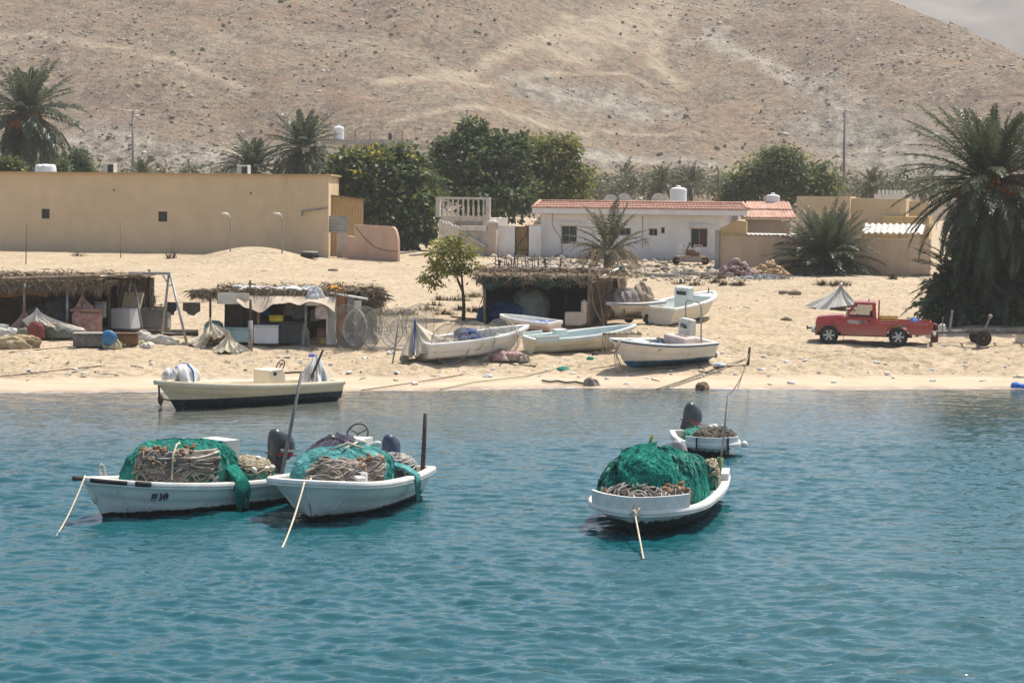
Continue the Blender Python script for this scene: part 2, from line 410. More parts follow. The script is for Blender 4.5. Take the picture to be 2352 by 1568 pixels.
def hillpts(n, seed, y1=500):
    rng = np.random.default_rng(seed); x = rng.uniform(-130, 130, n); y = 334+(y1-334)*rng.random(n)
    keep = fbm(x*.05, y*.04, 3, seed)+.25 > rng.random(n)*.6-.05; x, y = x[keep], y[keep]
    return np.stack([x, y, hfun(x, y)], -1)
hp = hillpts(30000, 5); hr = scatter_rocks('hillside_boulders', len(hp), hp, .08, .55, islandmat('boulder', [(0, (.19, .155, .12)), (.4, (.29, .232, .17)), (.8, (.42, .36, .285)), (1, (.60, .54, .45))]), .7, 6)
tag(hr, 'pale and brown boulders strewn over the bare hillside', 'boulders', None, 'stuff')
hp = hillpts(1250, 9); hs = scatter_rocks('hillside_scrub', len(hp), hp+np.array([0, 0, .2]), .18, .6, islandmat('scrub', [(0, (.14, .125, .075)), (.6, (.205, .175, .10)), (1, (.28, .235, .13))]), .9, 8)
tag(hs, 'dry olive scrub bushes dotted over the hillside', 'scrub', None, 'stuff')
# ---------------------------------------------------------------- light
SUN_EL, SUN_AZ = 64., 47.                                # azimuth from +Y towards +X (the sun stands behind the scene)
sd = Vector((math.sin(R(SUN_AZ))*math.cos(R(SUN_EL)), math.cos(R(SUN_AZ))*math.cos(R(SUN_EL)), math.sin(R(SUN_EL))))
sl = bpy.data.lights.new('sun', 'SUN'); sl.energy = 4.7; sl.angle = R(.5); sl.color = (1, .94, .84)
so = bpy.data.objects.new('sun', sl); COL.objects.link(so); so.rotation_euler = (-sd).to_track_quat('-Z', 'Y').to_euler()
w = bpy.data.worlds.new('World'); sc.world = w; w.use_nodes = True
sky = w.node_tree.nodes.new('ShaderNodeTexSky'); sky.sky_type = 'NISHITA'; sky.sun_disc = False; sky.sun_elevation = R(SUN_EL); sky.sun_rotation = R(SUN_AZ)
sky.dust_density = 2.5; sky.air_density = 1.0; sky.ozone_density = 1.2
bg = w.node_tree.nodes['Background']; bg.inputs[1].default_value = .128; w.node_tree.links.new(sky.outputs[0], bg.inputs[0])
sc.view_settings.view_transform = 'Standard'; sc.view_settings.look = 'None'; sc.view_settings.exposure = .42; sc.view_settings.gamma = 1
HAZE = True
if HAZE:
    hb = MB().box((0, 1100, 170), (2400, 2700, 358)).build('haze', None)
    hm = bpy.data.materials.new('haze_air'); hm.use_nodes = True; hm.node_tree.nodes.clear()
    vo = hm.node_tree.nodes.new('ShaderNodeVolumePrincipled'); vo.inputs['Color'].default_value = (.96, .95, .93, 1); vo.inputs['Density'].default_value = .0003; vo.inputs['Anisotropy'].default_value = .2
    ou = hm.node_tree.nodes.new('ShaderNodeOutputMaterial'); hm.node_tree.links.new(vo.outputs[0], ou.inputs['Volume'])
    hb.data.materials.append(hm); tag(hb, 'warm dusty haze hanging in front of the hills', 'haze', None, 'stuff')
# ================================================================ buildings
def holed_wall(mb, L, H, holes, depth=.14, th=.25, x0=0):
    """a wall in the plane y=0 with recessed openings (x0,x1,z0,z1)"""
    xs = sorted({x0, L}|{h[0] for h in holes}|{h[1] for h in holes}); zs = sorted({0, H}|{h[2] for h in holes}|{h[3] for h in holes})
    for a, b in zip(xs[:-1], xs[1:]):
        for c, d in zip(zs[:-1], zs[1:]):
            m = ((a+b)/2, (c+d)/2)
            if any(h[0] < m[0] < h[1] and h[2] < m[1] < h[3] for h in holes): continue
            mb.add([(a, 0, c), (b, 0, c), (b, 0, d), (a, 0, d)], [(0, 1, 2, 3)])
    for a, b, c, d in holes:
        mb.add([(a, 0, c), (b, 0, c), (b, 0, d), (a, 0, d), (a, depth, c), (b, depth, c), (b, depth, d), (a, depth, d)], [(0, 4, 5, 1), (1, 5, 6, 2), (2, 6, 7, 3), (3, 7, 4, 0)])
    return mb
def plaster(name, c, grime=(.28, .21, .15), amt=.5, streak=True):
    t = NT(name)
    b = t.ramp(t.noise(.8, 5, .6), [(.3, tuple(x*.86 for x in c)), (.7, c)])
    st = t.ramp(t.noise(.9, 6, .7, None, (1.2, 1.2, .45)), [(.48, 0.), (.74, 1.)])
    b = t.mix(t.math('MULTIPLY', st, amt), b, grime)
    sx = t.node('SeparateXYZ'); t.con(t.tc.outputs['Object'], sx.inputs[0])
    b = t.mix(t.math('MULTIPLY', t.ramp(t.noise(.16, 3, .5), [(.35, 0.), (.7, 1.)]), .3), b, tuple(x*.72 for x in c))
    dirt = t.math('SUBTRACT', t.math('ADD', .55, t.math('MULTIPLY', t.noise(1.4, 5, .7), .9)), sx.outputs['Z'], True)
    b = t.mix(t.math('MULTIPLY', dirt, .6), b, grime)
    t.col(b); t.set(Roughness=.9, Specular_IOR_Level=.15); t.bump(t.noise(7, 5, .6), .25, .03)
    return t.m
M_dark = mat('dark_glass', (.012, .016, .018), (.03, .035, .035), 2, .15, spec=.5)
M_white = mat('white_paint', (.78, .77, .74), (.62, .6, .56), 2.5, .6)
M_ply = mat('white_plastic', (.8, .8, .78), (.66, .65, .62), 1.5, .45)
M_steel = mat('galvanised_steel', (.36, .36, .35), (.24, .23, .22), 5, .5, metal=.3)
M_rust = mat('rusty_metal', (.22, .13, .08), (.1, .065, .045), 6, .8)
M_grey = mat('weathered_grey', (.33, .31, .28), (.2, .19, .17), 4, .85)
M_conc = mat('concrete', (.38, .36, .32), (.26, .25, .22), 1.5, .9, .3, 9)
M_pole = mat('lamp_pole_grey', (.2, .19, .18), (.14, .13, .12), 3, .6)
# ---- long yellow building
M_yel = plaster('yellow_plaster', (.72, .55, .345), (.50, .38, .24), .38)
f = Frame(A(-140, 0, 161.5), A(660, 0, 157.5)); z0 = min(gz(f.o.x, f.o.y), gz(*f.world(f.L, 0)[:2]))-.3; f.o.z = z0
H = f.hit(330, 400.5)[1]
yb = thing('flat_roofed_building', 'long windowless yellow plastered building with flat roof and two tiny square windows', 'building', f.o, f.rz)
def rect(fr, u0, v0, u1, v1): a = fr.hit(u0, v1); b = fr.hit(u1, v0); return (a[0], b[0], a[1], b[1])
holes = [rect(f, 95, 480, 114, 502), rect(f, 363, 486, 384, 509)]
m = holed_wall(MB(), f.L, H, holes, .3)
g2 = Frame((f.world(f.L, 0)[0], f.world(f.L, 0)[1]), A(757, 0, 153.8), z0); c2 = math.cos(g2.rz-f.rz); s2 = math.sin(g2.rz-f.rz); L2 = g2.L
e1 = (f.L+L2*c2, L2*s2)
m.add([(f.L, 0, 0), (e1[0], e1[1], 0), (e1[0], e1[1], H), (f.L, 0, H)], [(0, 1, 2, 3)])
m.add([(e1[0], e1[1], 0), (e1[0]-2.9, 12, 0), (e1[0]-2.9, 12, H), (e1[0], e1[1], H)], [(0, 1, 2, 3)])
m.add([(0, 0, 0), (0, 12, 0), (0, 12, H), (0, 0, H)], [(0, 3, 2, 1)]); m.add([(0, 12, 0), (e1[0]-2.9, 12, 0), (e1[0]-2.9, 12, H), (0, 12, H)], [(0, 3, 2, 1)])
m.build('wall', M_yel, yb)
MB().add([(.2, .2, H-.5), (f.L, .2, H-.5), (e1[0]-.2, e1[1]+.2, H-.5), (e1[0]-3.1, 11.8, H-.5), (.2, 11.8, H-.5)], [(0, 1, 2, 3, 4)]).build('roof', M_conc, yb)
cp = MB(); w_ = .14
for (x0, y0), (x1, y1) in (((-.1, 0), (f.L, 0)), ((f.L, 0), e1), (e1, (e1[0]-2.9, 12))):
    d = Vector((x1-x0, y1-y0)); cp.box(((x0+x1)/2, (y0+y1)/2, H+.05), (d.length+.12, .36, .12), math.atan2(d.y, d.x))
cp.build('parapet_cap', plaster('ochre_coping', (.55, .37, .18)), yb)
for h in holes:
    wn = MB().box(((h[0]+h[1])/2, .26, (h[2]+h[3])/2), (h[1]-h[0], .03, h[3]-h[2])).build('window', M_dark, yb)
    fr = MB(); xm = (h[0]+h[1])/2; zc = (h[2]+h[3])/2
    fr.box((h[0]+.03, .22, zc), (.06, .05, h[3]-h[2])); fr.box((h[1]-.03, .22, zc), (.06, .05, h[3]-h[2])); fr.box((xm, .218, zc), (.05, .05, h[3]-h[2]))
    fr.build('window_frame', mat('brown_frame', (.09, .07, .055)), wn)
for u, v in ((262, 437), (576, 444)):
    q = f.hit(u, v); MB().lathe((q[0], 0, q[1]), [(.0, -.06), (.07, -.06), (.07, .05)], 8, 'Y').build('drain_spout', M_rust, yb)
q0 = g2.hit(697, 485); q1 = g2.hit(754, 478)
def g2l(x, y, z): return (f.L+x*c2-y*s2, x*s2+y*c2, z)
MB().tube([g2l(q0[0], -.12, q0[1]-.35), g2l(q0[0], -.12, q0[1]), g2l(q1[0], -.12, q1[1])], .06).build('wall_pipe', M_grey, yb)
# roof things
def ac_unit(u, v, D, lab):
    a = A(u, v, D); t = thing('roof_unit', lab, 'air conditioner', (a.x, a.y, a.z), f.rz, 'boxes on the yellow roof')
    MB().bbox((0, 0, .02), (.78, .8, 1.15), .03).build('casing', mat('tank_cream', (.62, .58, .5), (.5, .46, .4)), t)
    MB().box((.17, -.42, .02), (.4, .06, .9)).build('grille', mat('vent_dark', (.06, .045, .035)), t)
ac_unit(253, 394, 162.5, 'cream roof box with dark grille above the yellow wall, the one nearer the left palm')
ac_unit(560, 399, 160, 'cream roof box with dark grille at the right end of the yellow roof')
def water_tank(name, p, r, h, lab, rz=0, squat=False, grp='white water tanks on roofs'):
    t = thing(name, lab, 'water tank', p, rz, grp)
    prof = [(r*.96, 0), (r, .05)]
    for k in range(1, 5): prof += [(r, h*.78*k/5-.04), (r*.965, h*.78*k/5), (r, h*.78*k/5+.04)]
    prof += [(r, h*.8), (r*.93, h*.9), (r*.6, h*.97), (r*.26, h)]
    MB().lathe((0, 0, 0), prof, 24).build('tank_body', M_ply, t, 40)
    MB().lathe((0, 0, h-.02), [(r*.3, 0), (r*.3, .1), (r*.2, .14)], 16).build('lid', M_ply, t, 40)
    return t
q = A(105, 398, 163.5)
tk = thing('water_tank', 'wide squat white water tank with scalloped top on the yellow roof, beside the left palm', 'water tank', (q.x, q.y, q.z), 0, 'white water tanks on roofs')
prof = [(.74, -.1), (.76, .0), (.76, .3), (.72, .5), (.5, .62), (.1, .66)]
MB().lathe((0, 0, 0), prof, 24).build('tank_body', M_ply, tk, 40)
hb_ = MB()
for k in range(8): hb_.ball((.55*math.cos(k*PI/4), .55*math.sin(k*PI/4), .44), (.2, .2, .2), 8, 6)
hb_.build('lid', M_ply, tk, True)
# posts in front of the wall
def post(u, v0, v1, r, m, lab, nm='thin_post', lean=0, cat='post', grp='thin posts before the yellow wall'):
    b = G(u, v1); t = A(u+lean, v0, b.y)
    o = MB().tube([(0, 0, -.3), tuple(t-b)], [r, r*.8], 6).build(nm, m, None, True, b); return tag(o, lab, cat, grp)
post(59, 512, 606, .035, M_rust, 'thin rusty post before the yellow wall, the leftmost one', lean=3)
post(277, 508, 592, .035, mat('striped_post', (.36, .25, .2), (.1, .08, .07), 3.2, stretch=(.1, .1, 1)), 'thin dark blotched post before the yellow wall between its two windows')
def cctv_pole(u, v1, v0, dx, lab):
    b = G(u, v1); s = b.y/F; t = thing('bent_lamp_pole', lab, 'lamp post', b, 0, 'bent lamp poles by the sand mound')
    h = (A(u, v0, b.y)-b).z
    MB().tube([(0, 0, -.4), (0, 0, h*.55), (.02, 0, h*.85), (-.12, 0, h*.97)], [.05, .045, .045, .045], 8).build('pole', M_steel, t, True)
    MB().tube([(-.1, 0, h*.965), (-.2, 0, h), (-.55, 0, h+.03)], [.05, .075, .06], 8).build('lamp_head', M_white, t, True)
cctv_pole(529, 578, 491, 0, 'bent grey lamp pole left of the sand mound with white head')
cctv_pole(648, 582, 491, 0, 'bent grey lamp pole standing on top of the sand mound')
# ---- metal lean-to, block wall, salmon wall
def corrugated(name, c, c2): return mat(name, c, c2, 2, .55, metal=.15)
a0 = A(750, 0, 157.2); a1 = A(838, 0, 157.8); fr = Frame(a0, a1)
t = thing('metal_shed', 'tan corrugated metal lean-to with sloping top beside the yellow building', 'shed', fr.o, fr.rz)
zl = fr.hit(759, 449)[1]; zr = fr.hit(836, 460)[1]
def cor(i, j): x = i*fr.L; return (x, .03*math.sin(x*2*PI/.2), (zl+(zr-zl)*i)*j)
MB().grid(cor, 96, 1).build('wall', corrugated('tan_sheet', (.50, .37, .19), (.44, .31, .16)), t)
MB().add([(0, 0, 0), (0, 6, 0), (0, 6, zl), (0, 0, zl)], [(0, 3, 2, 1)]).add([(fr.L, 0, 0), (fr.L-.2, 6, 0), (fr.L-.2, 6, zr), (fr.L, 0, zr)], [(0, 1, 2, 3)]).build('side_wall', corrugated('tan_sheet', 0, 0), t)
MB().box((fr.L/2, .9, (zl+zr)/2+.06), (fr.L+.2, 2.2, .08), ry=math.atan2(zl-zr, fr.L)).build('roof', mat('rust_trim', (.3, .2, .13)), t)
# block wall
fr = Frame(A(757, 0, 154.4), A(803, 0, 154.6)); H_ = fr.hit(780, 496)[1]
def blockmat():
    t = NT('cinder_blocks'); br = t.node('TexBrick'); mp = t.node('Mapping'); mp.inputs['Rotation'].default_value = (R(90), 0, 0); t.con(t.tc.outputs['Object'], mp.inputs['Vector']); t.con(mp.outputs[0], br.inputs['Vector'])
    br.inputs['Scale'].default_value = 1; br.inputs['Brick Width'].default_value = .4; br.inputs['Row Height'].default_value = .22; br.inputs['Mortar Size'].default_value = .012
    br.inputs['Color1'].default_value = (.3, .3, .28, 1); br.inputs['Color2'].default_value = (.2, .2, .19, 1); br.inputs['Mortar'].default_value = (.42, .4, .36, 1)
    t.col(br.outputs['Color']); t.set(Roughness=.95); return t.m
t = thing('block_wall', 'broken grey cinder block wall patch at the yellow building corner', 'wall', fr.o, fr.rz)
MB().box((fr.L*.47, .12, H_*.8), (fr.L, .2, H_*.4)).build('blocks', blockmat(), t)
MB().box((fr.L*.72, .1, H_*.3), (fr.L*.56, .24, H_*.6)).build('cement_pier', plaster('stained_cement', (.5, .43, .36), (.2, .17, .14), .8), t)
# salmon wall
fr = Frame(A(800, 0, 153.5), A(918, 0, 151.5)); L = fr.L
zt = fr.hit(850, 517)[1]; zs = fr.hit(815, 545)[1]
t = thing('garden_wall', 'salmon pink plastered wall with rounded right end and a chipped step', 'wall', fr.o, fr.rz)
pts = [(.05, -.3), (L, -.3), (L, zt*.45)]
for k in range(6): a = k/5*PI/2; pts.append((L-.5+.5*math.cos(a)+.0, zt*.45+zt*.52*math.sin(a)))
pts += [(L*.32, zt), (L*.14, zt+.02), (L*.14, zs+.3), (.6, zs), (.05, zs+.1)]
MB().prism(pts, 'Y', 0, .25).build('wall', plaster('salmon_plaster', (.62, .42, .3), (.38, .24, .17), .5), t)
MB().tube([(L*.17, -.02, zt*.95), (L*.35, -.03, zt*.62), (L*.55, -.03, zt*.36), (L*.8, -.03, zt*.27), (L, -.03, zt*.26)], .025, 5).build('cable', M_rust, t)
# ---- ruined white house with a balustrade
M_ruin = plaster('ruined_white_plaster', (.68, .63, .55), (.22, .2, .17), .75)
fr = Frame(A(1003, 0, 168), A(1128, 0, 166)); L = fr.L
zb = fr.hit(1065, 500)[1]; zt = fr.hit(1065, 453)[1]
t = thing('ruined_house', 'ruined white house with roof balustrade and a broken stained front', 'building', fr.o, fr.rz)
MB().box((L*.55, 1.6, zb/2), (L*.9, 3, zb)).build('wall', M_ruin, t)
MB().box((L*.62, .08, zb*.72), (L*.5, .09, .9)).build('stain_panel', mat('bare_render', (.2, .18, .16), (.33, .31, .27), 3), t)
MB().box((L*.5, .2, zt-.08), (L, .3, .17)).build('balustrade_rail', M_ruin, t)
MB().box((L*.5, .2, zb+.06), (L, .3, .12)).build('balustrade_base', M_ruin, t)
for x in (.17, L-.17): MB().box((x, .21, (zb+zt)/2), (.3, .26, zt-zb-.2)).build('balustrade_pier', M_ruin, t)
for k in range(9):
    x = .55+(L-1.1)*k/8; hh = zt-zb-.28
    MB().lathe((x, .2, zb+.12), [(.05, 0), (.09, hh*.05), (.06, hh*.15), (.1, hh*.4), (.05, hh*.75), (.08, hh*.95), (.06, hh)], 8).build('baluster', M_ruin, t, True)
def rough_wall(fr, x0, x1, prof, th, mb, seed=1, n=26):
    rng = random.Random(seed); pts = [(x0, -.3)]
    pts2 = []
    for i in range(n+1):
        x = x0+(x1-x0)*i/n; k = i/n*(len(prof)-1); a = int(min(k, len(prof)-2)); z = prof[a]+(prof[a+1]-prof[a])*(k-a); pts2.append((x, z+rng.uniform(-.12, .12)))
    return mb.prism([(x1, -.3)]+pts2[::-1]+[(x0, -.3)], 'Y', 0, th)
fr = Frame(A(1012, 0, 160.5), A(1150, 0, 159.5)); L = fr.L; zz = lambda v: fr.hit(1080, v)[1]
t = thing('broken_wall', 'broken white boundary wall with jagged top and a capped pillar', 'wall', fr.o, fr.rz)
m = MB(); rough_wall(fr, 0, L*.42, [zz(505), zz(512), zz(520), zz(525)], .2, m, 3); rough_wall(fr, L*.42, L*.82, [zz(532), zz(535), zz(530), zz(535)], .2, m, 4); m.build('wall', M_ruin, t)
MB().box((L*.6, -.1, zz(524)), (1.9, .6, .34)).build('ledge', M_ruin, t)
MB().box((L*.64, -.2, zz(552)), (1.7, .7, .1), ry=.5).box((L*.5, -.15, zz(548)), (1.2, .6, .09), ry=.3, rz=.3).build('fallen_slab', M_ruin, t)
pl = MB().box((L*.9, .1, zz(512)/2), (.62, .6, zz(512))).build('pillar', plaster('beige_plaster', (.55, .45, .36), amt=.5), t)
MB().box((L*.9, .1, zz(510)), (.85, .85, .12)).box((L*.9, .1, zz(506)), (.6, .6, .22), taper=.3).build('pillar_cap', M_ruin, pl)
# ---- white house
M_wh = plaster('white_house_plaster', (.84, .81, .77), (.42, .37, .3), .32)
f = Frame(A(1248, 0, 161), A(1664, 0, 157.5)); z0 = min(f.o.z, gz(*f.world(f.L, 0)[:2]))-.15; f.o.z = z0; L = f.L
zE = f.hit(1460, 492)[1]
wh = thing('white_bungalow', 'long white bungalow with red tiled roof and sliding windows', 'house', f.o, f.rz)
wins = {'a': rect(f, 1289, 519, 1325, 560), 'b': rect(f, 1422, 524, 1449, 541), 'c': rect(f, 1490, 525, 1510, 541), 'd': rect(f, 1518, 522, 1527, 536), 'e': rect(f, 1586, 525, 1625, 567), 'f': rect(f, 1647, 528, 1657, 543)}
m = holed_wall(MB(), L, zE, list(wins.values()), .16)
m.add([(0, 0, 0), (0, 7, 0), (0, 7, zE), (0, 0, zE)], [(0, 3, 2, 1)]); m.add([(L, 0, 0), (L, 7, 0), (L, 7, zE), (L, 0, zE)], [(0, 1, 2, 3)]); m.add([(0, 7, 0), (L, 7, 0), (L, 7, zE), (0, 7, zE)], [(0, 3, 2, 1)])
m.build('wall', M_wh, wh)
M_fr = mat('aluminium_frame', (.3, .29, .27))
for k, h in wins.items():
    p = MB().box(((h[0]+h[1])/2, .15, (h[2]+h[3])/2), (h[1]-h[0], .03, h[3]-h[2])).build('window', M_dark, wh)
    fm = MB(); w2 = .05
    for x in (h[0]+w2/2, h[1]-w2/2)+(((h[0]+h[1])/2,) if k != 'd' else ()): fm.box((x, .115, (h[2]+h[3])/2), (w2, .05, h[3]-h[2]))
    for z in (h[2]+w2/2, h[3]-w2/2): fm.box(((h[0]+h[1])/2, .113, z), (h[1]-h[0], .05, w2))
    fm.build('frame', M_fr, p)
    if k in 'ae':
        ho_ = MB(); ho_.box(((h[0]+h[1])/2, -.1, h[3]+.2), (h[1]-h[0]+.6, .3, .1)); ho_.box((h[0]-.14, -.05, h[3]-.02), (.1, .1, .36)); ho_.box((h[1]+.14, -.05, h[3]-.1), (.1, .1, .5)); ho_.build('window_hood', M_wh, p)
    if k == 'e': MB().box((h[1]-(h[1]-h[0])*.27, .125, (h[2]+h[3])/2), ((h[1]-h[0])*.42, .02, h[3]-h[2]-.14)).build('curtain', mat('red_curtain', (.12, .04, .035)), p)
# fascia and roof
xl = f.hit(1222, 482, -.7)[0]; xr = f.hit(1716, 490, -.7)[0]
MB().box(((xl+xr)/2, -.42, zE+.18), (xr-xl, .55, .36)).build('eave', M_wh, wh)
def tilemat():
    t = NT('clay_tiles'); g = t.node('NewGeometry')
    t.col(t.ramp(t.noise(2.6, 5, .75), [(.3, (.36, .19, .14)), (.5, (.50, .29, .215)), (.72, (.64, .45, .355))])); t.set(Roughness=.8, Specular_IOR_Level=.2); return t.m
M_tile = tilemat()
def tiled(name, parent, x0, x1, y0, z0_, y1, z1, ny=3, hipl=0, hipr=0, per=.24):
    n = int((x1-x0)/per*5); m = MB()
    for c in range(ny):
        def fn(i, j, c=c):
            t = (c+j*1.04)/ny; x = x0+hipl*t+(x1-hipr*t-x0-hipl*t)*i
            return (x, y0+(y1-y0)*t, z0_+(z1-z0_)*t+.05*abs(math.sin(x*PI/per))+.09*(1-j)-.0)
        m.grid(fn, n, 2)
        def fr_(i, j, c=c):
            t = c/ny; x = x0+hipl*t+(x1-hipr*t-x0-hipl*t)*i
            return (x, y0+(y1-y0)*t, z0_+(z1-z0_)*t+(.05*abs(math.sin(x*PI/per))+.09)*j-.02)
        m.grid(fr_, n, 1)
    return m.build(name, M_tile, parent)
zr_ = f.hit(1460, 459.5, 2.1)[1]-.24
xt0 = f.hit(1241, 457, 2.1)[0]; xt1 = f.hit(1706, 464, 2.1)[0]
rf = tiled('tiled_roof', wh, xl, xr, -.72, zE+.37, 2.1, zr_, 3, xt0-xl, xr-xt1)
MB().tube([(xt0, 2.1, zr_+.1), (xt1, 2.1, zr_+.1)], .1, 8).tube([(xl, -.7, zE+.42), (xt0, 2.1, zr_+.12)], .1, 8).tube([(xr, -.7, zE+.45), (xt1, 2.1, zr_+.13)], .12, 8).build('ridge_tiles', M_tile, rf, True)
MB().add([(xt0, 2.1, zr_), (xt1, 2.1, zr_), (xt1, 7, zr_-.4), (xt0, 7, zr_-.4)], [(0, 1, 2, 3)]).add([(xl, -.7, zE+.36), (xt0, 2.1, zr_), (xt0, 7, zr_-.4), (xl, 7, zE+.3)], [(0, 3, 2, 1)]).build('back_roof', M_conc, wh)
for pts in ([(1270, 486), (1268, 515), (1276, 530), (1287, 545), (1290, 565), (1290, 583)], [(1476, 497), (1475, 530), (1476, 570)], [(1322, 521), (1420, 524)]):
    q = [f.hit(*p, -.03) for p in pts]; MB().tube([(x, -.035, z) for x, z in q], .018, 4).build('wall_cable', M_rust, wh)
qa = f.hit(1477, 559, -.1); MB().tube([(qa[0], -.06, qa[1]), (qa[0]+.2, -.1, qa[1]+.25), (qa[0]+.35, -.06, qa[1])], .05, 6).build('hose', mat('pale_hose', (.5, .45, .36)), wh)
# right wing
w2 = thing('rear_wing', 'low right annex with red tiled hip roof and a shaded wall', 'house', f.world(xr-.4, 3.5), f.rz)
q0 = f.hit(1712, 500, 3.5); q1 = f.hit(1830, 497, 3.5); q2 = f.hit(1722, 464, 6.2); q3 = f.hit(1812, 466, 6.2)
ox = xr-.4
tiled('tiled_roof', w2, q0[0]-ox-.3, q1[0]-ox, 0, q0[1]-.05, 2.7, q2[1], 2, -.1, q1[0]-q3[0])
MB().box(((q0[0]+q1[0])/2-ox-.3, 2.4, q0[1]/2-.1), (q1[0]-q0[0]-.5, 4, q0[1]-.05)).build('wall', plaster('eave_shade_plaster', (.4, .32, .24)), w2)  # wall colour darkened to hold the shadow under the eave
# left garden wall with gate and porch
fg = Frame(A(1145, 0, 160.2), A(1249, 0, 160)); fg.o.z = z0; zt = fg.hit(1160, 518)[1]
t = thing('garden_wall', 'low white garden wall left of the bungalow holding an ornate gate', 'wall', fg.o, fg.rz)
gr = rect(fg, 1182, 519, 1215, 583); MB().box((gr[0]/2, .1, zt/2), (gr[0], .2, zt)).box(((gr[1]+fg.L)/2, .1, zt/2), (fg.L-gr[1], .2, zt)).build('wall', M_wh, t)
gt = MB(); gw = gr[1]-gr[0]; gz0 = .25; gh = zt-.05
for x in (gr[0]+.04, gr[1]-.04): gt.box((x, .1, (gz0+gh)/2), (.08, .06, gh-gz0))
for z in (gz0+.04, gh-.04, gz0+.5): gt.box((gr[0]+gw/2, .1, z), (gw-.16, .05, .07))
for k in range(1, 7): gt.box((gr[0]+gw*k/7, .1, (gz0+gh)/2), (.035, .03, gh-gz0-.1))
gt.tube([(gr[0]+.1, .08, gh*.35), (gr[0]+gw*.5, .08, gh*.6), (gr[1]-.2, .08, gh*.75), (gr[1]-.08, .08, gh*.95)], .03, 5)
go_ = gt.build('gate', mat('gate_brown', (.11, .07, .04)), t)
MB().box((gr[0]+gw/2, .16, (gz0+gh)/2), (gw-.1, .03, gh-gz0-.1)).build('gate_panel', mat('gate_ochre', (.5, .33, .13), (.36, .22, .09), 3), go_)
po = thing('porch_roof', 'small pale tiled porch roof above the garden wall beside the bungalow', 'roof', f.world(f.hit(1205, 515, 1.5)[0], 1.5), f.rz)
a = f.hit(1205, 518, 1.5); b = f.hit(1250, 492, 3.2)
MBp = tiled('tiles', po, 0, b[0]-a[0]+.3, 0, a[1]-.05, 1.7, b[1], 3, .9, 0)
MBp.data.materials[0] = mat('pale_tiles', (.66, .55, .42), (.5, .3, .2), 2.5)
MB().box(((b[0]-a[0])/2, .1, a[1]-.15), (b[0]-a[0]+.2, .2, .14)).box((.9, .4, a[1]/2-.2), (.14, .14, a[1]-.3)).build('beam', M_wh, po)
# roof things of the bungalow
def roof_at(u, v, off): q = f.hit(u, v, off); return f.world(q[0], off, q[1])
water_tank('water_tank', roof_at(1558, 463, 4.), .6, 1.02, 'big white ribbed water tank on the bungalow roof beside the dishes', f.rz)
water_tank('water_tank', roof_at(1775, 468, 6.6), .5, .66, 'small squat white water tank above the tiled annex', f.rz)
for i, (u, lab) in enumerate(((1403, 'leftmost of three satellite dishes on the bungalow roof, mostly hidden'), (1433, 'middle one of the three satellite dishes on the bungalow roof'), (1513, 'satellite dish beside the large water tank on the bungalow roof'))):
    t = thing('satellite_dish', lab, 'satellite dish', roof_at(u, 466 if i else 469, 3.), f.rz, 'satellite dishes on the bungalow')
    m = MB()
    def dish(i, j): a = i*2*PI; r = .58*j; return (r*math.cos(a), .0+.35*r*r-.2*r*math.sin(a), .12+r*math.sin(a))
    m.grid(dish, 20, 4).build('dish', mat('dish_cream', (.66, .62, .52)), t, True)
    MB().tube([(0, .1, -.5), (0, .05, .1)], .03).build('mast', M_steel, t)
post_ = lambda u, v0, v1, D, r, m, nm, lab, cat: tag(MB().tube([(0, 0, 0), tuple(A(u, v0, D)-A(u-2, v1, D))], r, 6).build(nm, m, None, True, A(u-2, v1, D)), lab, cat)
post_(1651, 392, 470, 170, .07, M_rust, 'mast', 'thin dark mast rising behind the bungalow roof', 'mast')
# ---- tan compound on the right
M_tan = plaster('tan_plaster', (.58, .44, .30), (.28, .2, .13), .5)
fr = Frame(A(1661, 0, 148.5), A(2150, 0, 143.5)); fr.o.z -= .4; zt = fr.hit(1760, 543)[1]
t = thing('compound_wall', 'long tan compound wall with a ragged stepped left end', 'wall', fr.o, fr.rz)
MB().box((fr.L/2, .15, zt/2), (fr.L, .3, zt)).build('wall', M_tan, t)
x1 = fr.hit(1714, 520)[0]; zz = lambda v: fr.hit(1690, v)[1]
MB().prism([(.02, zt-.01), (x1, zt-.01), (x1, zz(508)), (x1*.6, zz(506)), (x1*.3, zz(517)), (.02, zz(524))], 'Y', .02, .28).build('stepped_end', plaster('yellow_patch', (.6, .42, .2)), t)
MB().box((-.1, .1, zt/2+.2), (.3, .5, zt+.3)).build('end_pier', M_conc, t)
sx = fr.hit(1820, 535)[0]
def shed_roof(i, j): x = .3+i*(sx-.3); return (x, -.15+j*2.6, zt+.12+.03*math.sin(x*2*PI/.3)+.02*j)
MB().grid(shed_roof, 120, 1).build('sheet_roof', mat('white_sheet', (.66, .63, .57), (.48, .44, .38), 2, .5), t)
